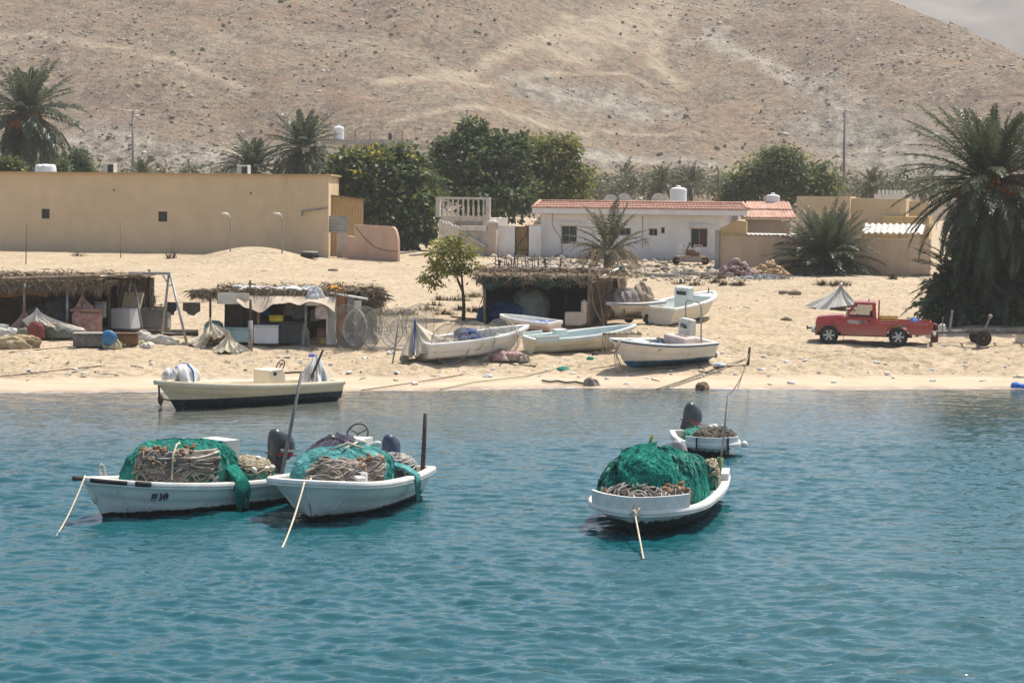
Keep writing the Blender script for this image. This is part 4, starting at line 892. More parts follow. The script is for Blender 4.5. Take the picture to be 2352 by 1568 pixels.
class Hull:
    def __init__(s, L, B, fs, fb, tw=.84, p=2.4, m=.45, rake=.9, chine=.8, draft=.22, bowb=.015, zc=.06, shp=2.2, wav=0, q=.9):
        s.__dict__.update(locals())
        s.S = [0, .04, .1, .18, .26, .34, .42, .5, .57, .64, .7, .76, .81, .86, .9, .935, .96, .98, .992, 1.0]
    def half(s, t):
        if t < s.m: return s.B/2*(s.tw+(1-s.tw)*math.sin(PI/2*t/s.m))
        k = (t-s.m)/(1-s.m); return s.B/2*((1-s.bowb)*max(0, 1-k**s.p)**s.q+s.bowb)
    def sheer(s, t):
        z = s.fs+(s.fb-s.fs)*t**s.shp
        if s.wav: z += s.wav*math.exp(-((t-.86)/.07)**2)-s.wav*.7*math.exp(-((t-.7)/.1)**2)
        return (-s.L/2+s.L*t, s.half(t), z)
    def side(s, t, w):                                   # w: -1 keel, 0 chine .. 1 sheer
        x, b, z = s.sheer(t); k5 = t**4
        if w < 0: return (x-s.rake*k5, 0, -s.draft*(1-t**9))
        yc = b*s.chine*(1-.34*t**3); zc = s.zc+.34*s.fb*t**3.5
        ww = w**1.0; fl = w+.35*t**2*(w*w-w)
        return (x-s.rake*.62*k5*(1-ww), yc+(b-yc)*fl, zc+(z-zc)*w)
    def at_z(s, t, z):                                   # half width and x of the skin at height z
        lo, hi = 0., 1.
        for _ in range(16):
            m = (lo+hi)/2
            if s.side(t, m)[2] < z: lo = m
            else: hi = m
        p = s.side(t, lo); return p[1], p[0]
    def normal(s, t, w, sg):
        a = Vector(s.side(t+.01, w)); b = Vector(s.side(t-.01, w)); c = Vector(s.side(t, w+.03)); d = Vector(s.side(t, w-.03))
        n = (c-d).cross(a-b) if False else (a-b).cross(c-d); n.normalize()
        if n.y < 0: n = -n
        return Vector((n.x, n.y*sg, n.z))
    def shell(s, m, parent, name='hull'):
        mb = MB(); W = [-1, 0, .18, .38, .4, .62, .82, 1.0]; rings = []
        for t in s.S:
            pr = []
            for w in W:
                x, y, z = s.side(t, w)
                if w == .4: y += .018*(1 if t < .97 else 0)
                pr.append((x, y, z))
            rings.append([(x, -y, z) for x, y, z in pr[::-1]]+pr[1:])
        mb.loft(rings, False); n = len(rings[0]); mb.f.append(tuple(range(n)))
        return mb.build(name, m, parent, 75)
    def rim(s, m, parent, w=.12, name='gunwale', transom=True, h=.035, lip=.055):
        T = s.S; path = [Vector((s.sheer(t)[0], -s.sheer(t)[1], s.sheer(t)[2])) for t in T]+[Vector(s.sheer(t)) for t in T[-2::-1]]
        rings = []
        for i, p in enumerate(path):
            a = path[max(i-1, 0)]; b = path[min(i+1, len(path)-1)]; tn = b-a; nn = Vector((tn.y, -tn.x, 0)).normalized()
            prof = [(.0, -.12), (lip*.8, -.11), (lip*.8, -.075), (lip*.45, -.07), (lip, -.05), (lip, .0), (lip*.6, h), (-w*.8, h), (-w, h*.4), (-w, -.08)]
            ring = []
            for o, z in prof:
                q = p+nn*o+Vector((0, 0, z))
                if o < 0:
                    if p.y < -1e-4: q.y = min(q.y, -.004)
                    elif p.y > 1e-4: q.y = max(q.y, .004)
                    else: q = p+Vector((o, 0, z))
                ring.append(q)
            rings.append(ring)
        mb = MB().loft(rings, True, True)
        if transom:
            x, b, z = s.sheer(0); mb.box((x+.04, 0, z-.03), (.14, 2*b, .12))
        return mb.build(name, m, parent, 50)
    def inner(s, m, parent, w=.1, floor=.12, t0=.015, t1=.975, name='inner_hull'):
        rings = []
        for t in [t0]+[q for q in s.S if t0 < q < t1]+[t1]:
            x, b, z = s.sheer(t); i = max(b-w, .02); x = min(x, s.L/2-.12)
            fz = min(floor+.5*s.fb*t**7, z-.1); h1, x1 = s.at_z(t, fz); h2, _ = s.at_z(t, z-.2); k = max(0, min(i*.86, h1-.06)); i2 = max(.005, min(i*.97, h2-.04))
            pr = [(x, i, z-.02), (min(x, s.at_z(t, z-.2)[1]-.03), i2, z-.2), (x1-.05*t, k, fz+.06), (x1-.05*t, k*.9, fz), (x1-.05*t, 0, fz)]
            rings.append([(a, -y, c) for a, y, c in pr]+pr[-2::-1])
        mb = MB().loft(rings, False); n = len(rings[0]); mb.f.append(tuple(range(n)))
        return mb.build(name, m, parent, 40)
    def thwart(s, t, m, parent, dz=.22, wx=.28, th=.06, w=.1, name='thwart'):
        x, b, z = s.sheer(t); return MB().bbox((x, 0, z-dz), (wx, 2*(b-w)-.04, th), .015).build(name, m, parent)
    def bowdeck(s, t0, m, parent, dz=.04, w=.1, name='bow_deck'):
        T = [t0]+[q for q in s.S if q > t0 and q < .985]; up = [(s.sheer(t)[0], max(s.half(t)-w, .01), s.sheer(t)[2]-dz) for t in T]
        mb = MB().add([(x, -y, z) for x, y, z in up]+up, [(i, i+1, len(T)+i+1, len(T)+i) for i in range(len(T)-1)])
        x, y, z = up[0]; yb = max(.02, s.at_z(T[0], .32)[0]-.1); mb.add([(x, -y, z), (x, y, z), (x, yb, .32), (x, -yb, .32)], [(0, 1, 2, 3)])
        return mb.build(name, m, parent)
    def bulwark(s, t0, t1, h, m, parent, th=.06, out=.05, name='bow_bulwark'):
        T = list(np.linspace(t0, t1, 12)); path = [Vector((s.sheer(t)[0], -s.half(t), s.sheer(t)[2])) for t in T]
        if t1 >= 1: path = path+[Vector((p.x, -p.y, p.z)) for p in path[-2::-1]]; segs = [path]
        else: segs = [path, [Vector((p.x, -p.y, p.z)) for p in path]]
        mb = MB(); out_ = None
        for k, pa in enumerate(segs):
            rings = []; mb = MB()
            for i, p in enumerate(pa):
                tn = pa[min(i+1, len(pa)-1)]-pa[max(i-1, 0)]; nn = Vector((tn.y, -tn.x, 0)).normalized()*(1 if k == 0 else -1)
                hh = h
                rings.append([p+nn*.03+Vector((0, 0, -.02)), p+nn*(.03+out)+Vector((0, 0, hh)), p+nn*(.03+out-th)+Vector((0, 0, hh)), p+nn*(-th)+Vector((0, 0, -.02))])
            out_ = mb.loft(rings, True, True).build(name, m, parent, 30)
        return out_
def boat(lab, loc, hd, hull, m_side, m_rim, m_in, group=None, pitch=0, roll=0, floor=.12, rimw=.12, deck=.84, thw=(.3, .6), name='fishing_boat', cat='boat', transom=True):
    rz = math.atan2(hd[1], hd[0]); t = thing(name, lab, cat, loc, rz, group); t.rotation_euler = (roll, pitch, rz)
    hull.shell(m_side, t); hull.rim(m_rim, t, rimw, transom=transom); hull.inner(m_in, t, rimw*.9, floor)
    if deck: hull.bowdeck(deck, m_in, t)
    for q in thw: hull.thwart(q, m_in, t)
    return t
def outboard(parent, x, y, z, tilt, m_cowl, scale=1., stripe=None, text=None, tside=1, az=0):
    """an outboard motor: leg and bracket, with the cowl, its stripe and its lettering as sub-parts"""
    M = Matrix.Translation((x, y, z)) @ Matrix.Rotation(az, 4, 'Z') @ Matrix.Rotation(tilt, 4, 'Y') @ Matrix.Scale(scale, 4)
    leg = MB(); leg.box((0, 0, -.25), (.16, .14, .7)).box((.02, 0, -.72), (.34, .1, .3)).box((.14, 0, -.02), (.2, .3, .3)); leg.tube([(-.05, 0, -.85), (.3, 0, -.85)], [.05, .07], 8).box((-.02, 0, -.58), (.5, .2, .02))
    for k in range(3): leg.box((-.1, .1*math.cos(k*2.1), -.85+.1*math.sin(k*2.1)), (.03, .1, .1), rx=k*2.1)
    o = leg.build('outboard_motor', mat('motor_black', (.025, .03, .035), (.05, .05, .05), 4, .4), parent); o.matrix_local = M
    rings = []
    for zz, lx, ly, sx in ((.0, .19, .14, 0), (.1, .28, .185, 0), (.25, .325, .205, .0), (.4, .33, .205, .01), (.52, .30, .185, .03), (.59, .24, .15, .05), (.625, .14, .09, .06), (.63, .04, .03, .06)):
        rg = []
        for k in range(20):
            a = 2*PI*k/20; ca, sa = math.cos(a), math.sin(a); e = .72
            rg.append((sx+lx*math.copysign(abs(ca)**e, ca), ly*math.copysign(abs(sa)**e, sa), zz+.05*ca*(zz > .3)))
        rings.append(rg)
    c = MB().loft(rings, True, True).build('cowl', m_cowl, o, 50)
    if stripe:
        for sg in (-1, 1): MB().prism([(-.29, .1), (.25, .1), (.29, .125), (-.31, .125)], 'Y', sg*.185, sg*.216).build('stripe', stripe, o)
    if text: lettering(text, o, Vector((-.02, tside*.206, .2)), Vector((0, tside, 0)), Vector((0, 0, 1)), .1, mat('letter_white', (.75, .75, .75), (.7, .7, .7)), 'lettering')
    return o
_dg = None
def lettering(txt, parent, pos, nrm, up, size, m, name='lettering', shear=0, bold=.0, xs=1.):
    cu = bpy.data.curves.new('t', 'FONT'); cu.body = txt; cu.size = size; cu.align_x = 'CENTER'; cu.align_y = 'CENTER'; cu.extrude = .004; cu.shear = shear; cu.offset = bold
    to = bpy.data.objects.new('t', cu); COL.objects.link(to); bpy.context.view_layer.update()
    me = bpy.data.meshes.new_from_object(to.evaluated_get(bpy.context.evaluated_depsgraph_get())); bpy.data.objects.remove(to); bpy.data.curves.remove(cu)
    me.name = name; me.materials.clear(); o = link(name, me, m, parent)
    n = nrm.normalized(); x = up.cross(n).normalized(); y = n.cross(x)
    o.matrix_local = Matrix(((x.x*xs, y.x, n.x, pos.x), (x.y*xs, y.y, n.y, pos.y), (x.z*xs, y.z, n.z, pos.z), (0, 0, 0, 1)))
    return o
def drape(lab, loc, rz, corners, peak, m, seed, fold=.06, f=.85, cat='tarpaulin', name='tarp_cover', strap=None, nf=7, grp=None):
    """cloth hanging from a peak to a ring of corner points (x, y, z)"""
    t = thing(name, lab, cat, loc, rz, grp); C_ = [Vector(c) for c in corners]; pk = Vector(peak); n = len(C_)
    def fn(i, j):
        q = (i % 1)*n; a = int(q) % n; w = q-int(q); c = C_[a].lerp(C_[(a+1) % n], w)
        sag = 1-.16*math.sin(w*PI)*j; p = pk+(c-pk)*j; p.x = pk.x+(p.x-pk.x)*sag; p.y = pk.y+(p.y-pk.y)*sag
        p.z = pk.z+(c.z-pk.z)*j**f
        ang = i*2*PI; e = float(fbm(math.cos(ang)*nf*.45+seed, math.sin(ang)*nf*.45+j*.7, 3, seed)); e2 = -abs(float(vnoise(math.cos(ang)*nf*.8+seed*2, math.sin(ang)*nf*.8+j*1.2, seed+4)))
        d = (c-pk); d.z = 0; d = d.normalized() if d.length > 1e-6 else Vector((1, 0, 0)); s_ = fold*(e*1.6+e2*1.4)*(.25+j)
        return p+d*s_*1.2+Vector((0, 0, s_*.9))
    MB().grid(fn, 84, 20).build('cover', m, t, True)
    if strap:
        for a, b in strap[1]: MB().tube([fn(a, k/8)*1.02 for k in range(8, -1, -1)]+[fn(b, k/8)*1.02 for k in range(1, 9)], .04, 6).build('strap', strap[0], t, True)
    return t
# ---- net heaps: a dome along a ridge with folds
def netmat(name, c1, c2, c3, sc=7):
    if name in MC: return MC[name]
    t = NT(name); v = t.tc.outputs['Object']
    n = t.noise(sc, 6, .7, None, (1, .35, .8)); c = t.ramp(n, [(.3, c1), (.52, c2), (.72, c3)])
    t.col(c); t.set(Roughness=.9, Specular_IOR_Level=.1); fib = t.noise(26, 4, .7, None, (1, .25, .6)); t.bump(t.math('ADD', fib, t.math('MULTIPLY', n, 1.3)), .9, .06)
    MC[name] = t.m; return t.m
class Heap:
    """heap surface: a in 0..1 round the rim (0 = +x), t in 0..1 from the rim to the top"""
    def __init__(s, rx, ry, h, seed, z0=0, sq=.8, fold=.09, skew=(0, 0), flat=.55, crease=.9):
        s.__dict__.update(locals())
    def pt(s, a, t, off=0):
        th = a*2*PI; c, q = math.cos(th), math.sin(th); r = math.cos(t*PI/2)**.75; zz = s.h*math.sin(t*PI/2)**s.flat if t > 0 else 0
        x = s.rx*math.copysign(abs(c)**s.sq, c)*r; y = s.ry*math.copysign(abs(q)**s.sq, q)*r
        nz = float(fbm(c*1.6+s.seed, q*1.6+t*1.1, 3, s.seed)); fo = float(fbm(a*26+s.seed+t*1.5, t*1.6, 2, s.seed+3)) if 0 else float(fbm(x*2.1+3+s.seed, y*2.6+zz*2.4, 3, s.seed+5))
        cr = abs(float(vnoise(x*4.2+s.seed*1.7, y*4.2+zz*3.6, s.seed+9)))*2-.25
        k = 1+s.fold*2.2*nz*(1-.4*t)+s.fold*1.6*fo-s.fold*s.crease*cr
        return Vector((x*k*(1+off)+s.skew[0]*zz, y*k*(1+off)+s.skew[1]*zz, s.z0+zz*(1+s.fold*1.8*nz+s.fold*.9*fo)*(1+off)))
    def mesh(s, na=90, nt=26):
        m = MB()
        m.grid(lambda i, j: s.pt(i, j), na, nt); return m
def strands(hp, n, a0, a1, t0, t1, m, name, parent, seed=1, r=.022, wob=.05, off=.03, lenr=(.35, 1)):
    rng = random.Random(seed); mb = MB()
    for k in range(n):
        t = rng.uniform(t0, t1); ln = (a1-a0)*rng.uniform(*lenr); s = rng.uniform(a0, a1-ln); ph = rng.uniform(0, 6); ph2 = rng.uniform(0, 6); pts = []; N = 16
        f1 = rng.uniform(1, 2.5); drift = rng.uniform(-.09, .09); o = off*rng.uniform(.6, 1.8)
        for i in range(N+1):
            q = i/N; pts.append(hp.pt((s+ln*q) % 1, max(.0, min(.97, t+drift*(q-.5)*2+wob*math.sin(f1*6.28*q+ph)+wob*.5*math.sin(13*q+ph2))), o))
        mb.tube(pts, r*rng.uniform(.7, 1.15), 4)
    return mb.build(name, m, parent, True)
def blades(hp, n, m, name, parent, seed=1, a=(0, 1), t=(.0, 1), ln=.3, w=.05, out=.035):
    """loose netting strands lying down the slope of a heap"""
    rng = random.Random(seed); mb = MB()
    for k in range(n):
        aa = rng.uniform(*a); tt = rng.uniform(*t); da = rng.gauss(0, .02); l = rng.uniform(.05, .2); pts = []
        for i in range(4):
            q = i/3; pts.append(hp.pt((aa+da*q) % 1, max(0, min(.99, tt-l*q)), out*(1-abs(q-.5)*1.7)*rng.uniform(.5, 1.3)))
        d = (hp.pt((aa+.004) % 1, tt)-hp.pt(aa, tt)); d = d.normalized()*w*rng.uniform(.3, 1)
        vs = []
        for i, p in enumerate(pts): z = [.3, 1, .8, .1][i]; vs += [p-d*z, p+d*z]
        mb.add(vs, [(0, 1, 3, 2), (2, 3, 5, 4), (4, 5, 7, 6)])
    return mb.build(name, m, parent, True)
N_green = netmat('net_emerald', (.005, .085, .068), (.014, .21, .16), (.07, .38, .29))
N_sea = netmat('net_sea_green', (.012, .12, .095), (.03, .25, .195), (.10, .42, .34))
N_teal = netmat('net_teal', (.03, .16, .16), (.10, .34, .33), (.26, .52, .50))
N_pale = netmat('net_pale_teal', (.02, .13, .105), (.06, .26, .2), (.22, .45, .37))
N_violet = netmat('net_violet', (.05, .045, .065), (.10, .09, .125), (.18, .165, .2))
M_rope = islandmat('rope_brown', [(0, (.13, .11, .09)), (.4, (.25, .21, .17)), (.8, (.38, .33, .275)), (1, (.52, .47, .39))])
M_ropel = mat('rope_pale', (.62, .55, .42), (.45, .38, .28), 12, .85)
M_cork = islandmat('cork_float', [(0, (.15, .09, .05)), (.5, (.25, .15, .085)), (1, (.36, .22, .13))])
M_fl = mat('white_float', (.72, .7, .64), (.5, .46, .4), 6, .6)
def floats(hp, n, a, t, parent, m, r=.06, seed=1, name='float', off=.06):
    rng = random.Random(seed)
    for k in range(n):
        p = hp.pt(rng.uniform(*a) % 1, rng.uniform(*t), off); M = Matrix.Rotation(rng.uniform(0, 6), 3, 'Z') @ Matrix.Rotation(rng.uniform(-.5, .5), 3, 'Y')
        MB().ball(p, (r*1.5, r*.85, r*.85), 8, 6, M).build(name, m, parent, True)
def rope(pts, r, m, lab, cat='rope', name='mooring_rope', grp=None, seg=10, sag=0):
    P_ = [Vector(p) for p in pts]; q = []
    for i in range(len(P_)-1):
        for k in range(seg): t = k/seg; q.append(P_[i].lerp(P_[i+1], t)-Vector((0, 0, sag*4*t*(1-t))))
    q.append(P_[-1]); o = q[0].copy(); return tag(MB().tube([tuple(p-o) for p in q], r, 6).build(name, m, None, True, o), lab, cat, grp)
def stick(p0, p1, r0, r1, m, lab, cat='pole', name='boat_pole', grp=None):
    p0 = Vector(p0); return tag(MB().tube([(0, 0, 0), tuple((Vector(p1)-p0)*.5), tuple(Vector(p1)-p0)], [r0, (r0+r1)/2, r1], 7).build(name, m, None, True, p0), lab, cat, grp)
H_white = hullmat('hull_white', (.70, .71, .68), (.012, .016, .018), .15, .75, algae=.06)
H_white2 = hullmat('hull_white_stained', (.72, .72, .68), (.012, .016, .016), .17, .45, algae=.07)
H_white3 = hullmat('hull_white_dark_bottom', (.70, .71, .67), (.012, .028, .03), .34, .4, algae=.1)
M_rim = mat('gunwale_white', (.80, .79, .75), (.66, .63, .57), 3, .45, .1, 6)
M_in = mat('liner_white', (.74, .73, .68), (.58, .54, .46), 2, .55)
M_iron = mat('dark_iron', (.05, .04, .035), (.1, .07, .05), 8, .8)
def place(u, v, hd, d, z=0):                              # boat centre from the picture place of its stem at the waterline
    p = P(u, v, z); h = Vector((hd[0], hd[1], 0)).normalized(); return Vector((p.x, p.y, 0))-h*d
def L2W(t, p): return Matrix.LocRotScale(t.location, t.rotation_euler, t.scale) @ Vector(p)
# ---- A: left boat FF 349
hA = Hull(5.6, 2.0, .62, .98, p=2.3, rake=.55, m=.42)
hd = (-.70, -.71); tA = boat('white fishing boat numbered FF 349 loaded with green nets and brown rope coils', place(238, 1192, hd, 5.6/2-.55), hd, hA, H_white, M_rim, M_in, 'fishing boats afloat', deck=.88, thw=(.25,))
sp = hA.side(.72, .55); n = hA.normal(.72, .55, 1)
def on_side(h, t, w, sg, off=.012): p = Vector(h.side(t, w)); p.y *= sg; return p+h.normal(t, w, sg)*off
sgA = 1
M_ink = mat('letter_black', (.015, .02, .03), (.03, .035, .045))
lettering('FF 349', tA, on_side(hA, .72, .50, sgA, .02), hA.normal(.72, .50, sgA), Vector((0, 0, 1)), .24, M_ink, 'registration_number', 0, .008, .62)
MB().tube([(hA.L/2-.02, 0, hA.fb-.0), (hA.L/2+.28, .02, hA.fb+.02)], .055, 8).build('bow_fitting', M_iron, tA, True)
m = MB()
for t0, t1 in ((.86, .985),): m.tube([tuple(Vector(hA.sheer(t))+Vector((.0, .055, -.02))) for t in np.linspace(t0, t1, 8)], .05, 8)
m.tube([tuple(Vector(hA.sheer(t))+Vector((.0, .06, -.02))) for t in np.linspace(.77, .83, 5)], .062, 8).build('bow_fender', mat('black_rubber', (.02, .02, .022), (.035, .03, .03), 8, .75), tA, True)
MB().tube([tuple(Vector(hA.side(1, w))+Vector((.02, 0, 0))) for w in (0, .3, .6, .95)], .035, 6).build('stem_bar', M_rim, tA, True)
MB().box((-1.35, -.35, .95), (.45, .9, 1.2)).build('console', M_in, tA)
m_cowlA = mat('cowl_charcoal', (.028, .038, .045), (.06, .065, .07), 1.5, .3, spec=.5)
outboard(tA, -2.86, .05, .98, -.12, m_cowlA, 1.1, mat('stripe_red', (.35, .02, .04), (.3, .02, .03)), 'YAMAHA', 1)
# its load
hp = Heap(1.5, .74, 1.0, 11, crease=.25, sq=.8, fold=.07, flat=.5)
nA = thing('fishing_net', 'green fishing net heap in the boat numbered FF 349', 'fishing net', L2W(tA, (.05, 0, .62)), tA.rotation_euler[2], 'net heaps in the boats')
hp.mesh().build('net', N_sea, nA, True); blades(hp, 1300, N_sea, 'net_strands', nA, 3, t=(.2, 1), w=.022, out=.02); blades(hp, 260, N_green, 'loose_strands', nA, 4, t=(.1, .9), a=(.3, .7), w=.05)
m = MB()
rr = random.Random(5)
for k in range(26):
    x0 = -.95+rr.uniform(-.16, .16); zz = rr.uniform(-.95, -.25); m.tube([(x0, .6, .4), (x0+rr.uniform(-.05, .05), .98, .16), (x0+rr.uniform(-.08, .08), 1.08, -.1), (x0+rr.uniform(-.06, .06), 1.08, zz*.75)], [.06, .055, .04, .012], 5)
m.build('hanging_net', N_green, nA, True)
rA = thing('rope_coil', 'thick coiled brown ropes with cork floats heaped on the left boat\'s nets', 'rope coil', nA.location, nA.rotation_euler[2], 'rope coils in the boats')
strands(hp, 105, .02, .30, .0, .40, M_rope, 'ropes', rA, 7, .026, .035, .05); strands(hp, 26, .02, .17, .2, .5, M_rope, 'upper_ropes', rA, 8, .022, .06, .07, (.2, .6))
floats(hp, 16, (.02, .26), (.4, .62), rA, M_cork, .055, 4, off=.1); floats(hp, 8, (.1, .28), (.1, .45), rA, M_cork, .05, 9, off=.1)
MB().tube([hp.pt(.19, .74, .05), hp.pt(.185, .6, .1), hp.pt(.18, .3, .14), hp.pt(.178, .03, .12)], .026, 6).build('tie_rope', M_ropel, rA, True)
f_ = thing('rope_coil', 'pale ropes and white floats bundled behind the green net next to the large charcoal motor', 'rope coil', L2W(tA, (-1.7, .25, .55)), tA.rotation_euler[2], 'rope coils in the boats')
hp2 = Heap(.6, .5, .55, 21, fold=.1); hp2.mesh(40, 12).build('net', N_pale, f_, True); strands(hp2, 60, 0, 1, .1, .9, mat('rope_straw', (.42, .36, .25), (.25, .2, .13), 9), 'ropes', f_, 3, .022, .08, .05); floats(hp2, 10, (.2, .6), (.1, .8), f_, M_fl, .075, 5)
# ---- B: centre boat
hB = Hull(5.6, 2.75, .72, .98, p=5.2, m=.5, rake=.45, chine=.72, tw=.82, q=.62, bowb=.02)
hd = (-.29, -.957); tB = boat('white fishing boat with bluff bow and pale teal nets moored in the middle', place(718, 1200, hd, 5.6/2-.45), hd, hB, H_white2, M_rim, M_in, 'fishing boats afloat', deck=.9, thw=(.2,), rimw=.14)
MB().tube([tuple(Vector(hB.side(1, w))+Vector((.015, 0, 0))) for w in (0, .3, .6, .95)], .03, 6).build('stem_bar', M_rim, tB, True)
MB().add([(-.45, 0, 0), (.45, 0, 0), (.4, 0, .55), (-.45, 0, .7)], [(0, 1, 2, 3)])
cb = MB().box((-1.55, -.6, .95), (.5, 1.0, 1.15)).build('console', M_in, tB)
MB().box((-1.286, -.6, 1.3), (.03, .9, .22)).build('console_panel', mat('tan_panel', (.5, .4, .27), (.42, .33, .22)), cb)
def wheel(parent, c, r, ry, m, rz=0):
    o = MB(); M = Matrix.Rotation(rz, 3, 'Z') @ Matrix.Rotation(ry, 3, 'Y')
    o.tube([tuple(Vector(c)+M @ Vector((r*math.cos(a*PI/10), r*math.sin(a*PI/10), 0))) for a in range(21)], .022, 6)
    for k in range(3): o.tube([c, tuple(Vector(c)+M @ Vector((r*math.cos(k*2.1), r*math.sin(k*2.1), 0)))], .016, 5)
    return o.build('steering_wheel', m, parent, True)
wheel(tB, (-1.8, -.5, 1.58), .27, R(62), M_iron)
outboard(tB, -2.8, .0, .86, -.1, mat('cowl_navy', (.018, .035, .085), (.05, .07, .12), 5, .45, .25, 8, spec=.5), .95)
hp = Heap(1.45, .98, .85, 31, crease=.25, sq=.8, fold=.10, flat=.6, skew=(-.12, 0))
nB = thing('fishing_net', 'pale teal and violet fishing net heap filling the middle boat', 'fishing net', L2W(tB, (.45, .05, .66)), tB.rotation_euler[2], 'net heaps in the boats')
hp.mesh().build('net', N_teal, nB, True); blades(hp, 1300, N_teal, 'net_strands', nB, 5, t=(.15, 1), w=.022, out=.02); blades(hp, 300, N_green, 'dark_strands', nB, 6, t=(.05, .5), a=(.05, .5), w=.05)
hv = Heap(.95, .72, .86, 33, crease=.25, sq=.9, fold=.1, flat=.6); vio = hv.mesh(60, 18).build('violet_net', N_violet, nB, True); vio.location = (-.55, -.5, .1)
vb = blades(hv, 420, N_violet, 'violet_strands', nB, 8, t=(.1, 1), w=.03); vb.location = (-.55, -.5, .1)
m = MB(); rr = random.Random(8)
for k in range(30):
    y0 = .95+rr.uniform(-.05, .05); x0 = -1.15+rr.uniform(-.14, .14); m.tube([(x0+.2, .75, .4), (x0, 1.1, .28), (x0-.02, 1.36, .12), (x0+rr.uniform(-.05, .05), 1.42, rr.uniform(-.5, -.1))], [.06, .055, .045, .012], 5)
m.build('hanging_net', N_teal, nB, True)
rB = thing('rope_coil', 'brown rope coils with cork floats at the front of the middle boat', 'rope coil', nB.location, nB.rotation_euler[2], 'rope coils in the boats')
strands(hp, 110, -.06, .24, .0, .42, M_rope, 'ropes', rB, 12, .025, .04, .06); floats(hp, 10, (.12, .22), (.2, .55), rB, M_cork, .06, 14, off=.1)
floats(hp, 5, (.3, .45), (.55, .9), rB, M_fl, .085, 15, 'white_float', off=.12)
MB().tube([hp.pt(.9, .8, .08), hp.pt(.1, .95, .1), hp.pt(.2, .75, .1)], .03, 6).tube([hp.pt(.05, .8, .08), hp.pt(.4, .93, .1), hp.pt(.5, .75, .12)], .03, 6).build('tie_rope', M_ropel, rB, True)
f_ = thing('rope_coil', 'grey rope lump with white floats at the stern side of the middle boat', 'rope coil', L2W(tB, (-1.5, .6, .62)), tB.rotation_euler[2], 'rope coils in the boats')
hp2 = Heap(.5, .45, .5, 41, fold=.1); hp2.mesh(30, 10).build('net', N_violet, f_, True); strands(hp2, 50, 0, 1, .1, .9, mat('rope_grey', (.45, .43, .39), (.2, .19, .18), 9), 'ropes', f_, 3, .025, .1, .06)
MB().bbox((1.75, .9, .98), (.32, .2, .09), .02, .6).box((1.62, .96, 1.0), (.12, .12, .2)).build('bow_cleat', M_rim, tB)
lettering('FF 45', tB, on_side(hB, .09, .78, 1), hB.normal(.09, .78, 1), Vector((0, 0, 1)), .13, mat('faded_letter', (.42, .38, .34), (.5, .46, .41)), 'faded_number')
# ---- C: right boat with raised bow plate
hC = Hull(6.8, 2.7, .60, .58, p=4.2, m=.5, rake=.35, chine=.76, tw=.8, bowb=.02, q=.8, draft=.25)
hd = (-.24, -.97); tC = boat('white fishing boat with raised plate bow and emerald net heap on the right', place(1458, 1232, hd, 6.8/2-.3), hd, hC, H_white3, M_rim, M_in, 'fishing boats afloat', deck=0, thw=(.2,), rimw=.14, floor=.1)
hC.bulwark(.86, 1.0, .33, M_rim, tC, .07, .02); hC.bulwark(.0, .17, .2, M_rim, tC, .2, 0, 'stern_coaming')
rb = MB().tube([tuple(Vector(hC.side(t, .86))+Vector((0, .02, 0))) for t in np.linspace(.02, .97, 22)], .03, 6).tube([(p[0], -p[1]-.02, p[2]) for p in [hC.side(t, .86) for t in np.linspace(.02, .97, 22)]], .03, 6).build('rub_rail', M_rim, tC, True)
hp = Heap(1.75, 1.12, 1.14, 51, crease=.25, sq=.78, fold=.1, flat=.5)
nC = thing('fishing_net', 'tall rounded emerald green net heap filling the right boat', 'fishing net', L2W(tC, (.55, 0, .55)), tC.rotation_euler[2], 'net heaps in the boats')
hp.mesh(110, 30).build('net', N_green, nC, True); blades(hp, 2000, N_green, 'net_strands', nC, 15, t=(.12, 1), w=.024, out=.024); blades(hp, 260, N_pale, 'pale_strands', nC, 16, t=(.1, .45), a=(-.28, -.1), w=.05); blades(hp, 160, N_pale, 'pale_patch', nC, 17, t=(.3, .7), a=(.1, .3), w=.05)
rC = thing('rope_coil', 'tangled pale grey ropes and dark netting under the emerald net at the bow', 'rope coil', L2W(tC, (1.85, 0, .55)), tC.rotation_euler[2], 'rope coils in the boats')
hr_ = Heap(.82, .95, .52, 53, sq=.7, fold=.12, flat=.6); hr_.mesh(60, 14).build('dark_netting', netmat('net_black', (.015, .015, .02), (.045, .042, .052), (.10, .095, .11)), rC, True)
strands(hr_, 30, -.32, .30, .02, .75, islandmat('rope_pale_grey', [(0, (.2, .18, .16)), (.5, (.4, .37, .33)), (1, (.6, .57, .52))]), 'ropes', rC, 5, .024, .16, .08, (.08, .3)); strands(hr_, 16, -.28, .28, .02, .5, M_rope, 'brown_ropes', rC, 6, .02, .1, .06, (.15, .4))
floats(hr_, 12, (.08, .24), (.3, .75), rC, M_cork, .06, 4, off=.12); floats(hr_, 6, (-.25, -.1), (.2, .7), rC, M_cork, .05, 5, off=.12)
b_ = thing('plastic_bag', 'small bright green plastic wrapper lying on the emerald net', 'wrapper', L2W(tC, (2.1, -.25, 1.05)), .6)
MB().bbox((0, 0, .1), (.12, .2, .26), .04, ry=.5).ball((.03, .03, 0), (.14, .16, .06)).build('wrapper', mat('wrapper_green', (.08, .5, .08), (.5, .65, .3), 9), b_)
f_ = thing('rope_coil', 'straw coloured rope coil hanging at the stern side of the emerald net', 'rope coil', L2W(tC, (-1.3, .95, .55)), tC.rotation_euler[2], 'rope coils in the boats')
hp2 = Heap(.42, .22, .6, 61, fold=.12); hp2.mesh(30, 10).build('net', N_green, f_, True); strands(hp2, 40, 0, 1, .05, .9, mat('rope_straw', 0, 0), 'ropes', f_, 3, .022, .12, .08)
outboard(tC, -3.3, -.15, .8, -.05, mat('cowl_grey', (.3, .3, .3), (.22, .22, .22), 3, .35, spec=.5), 1.0)
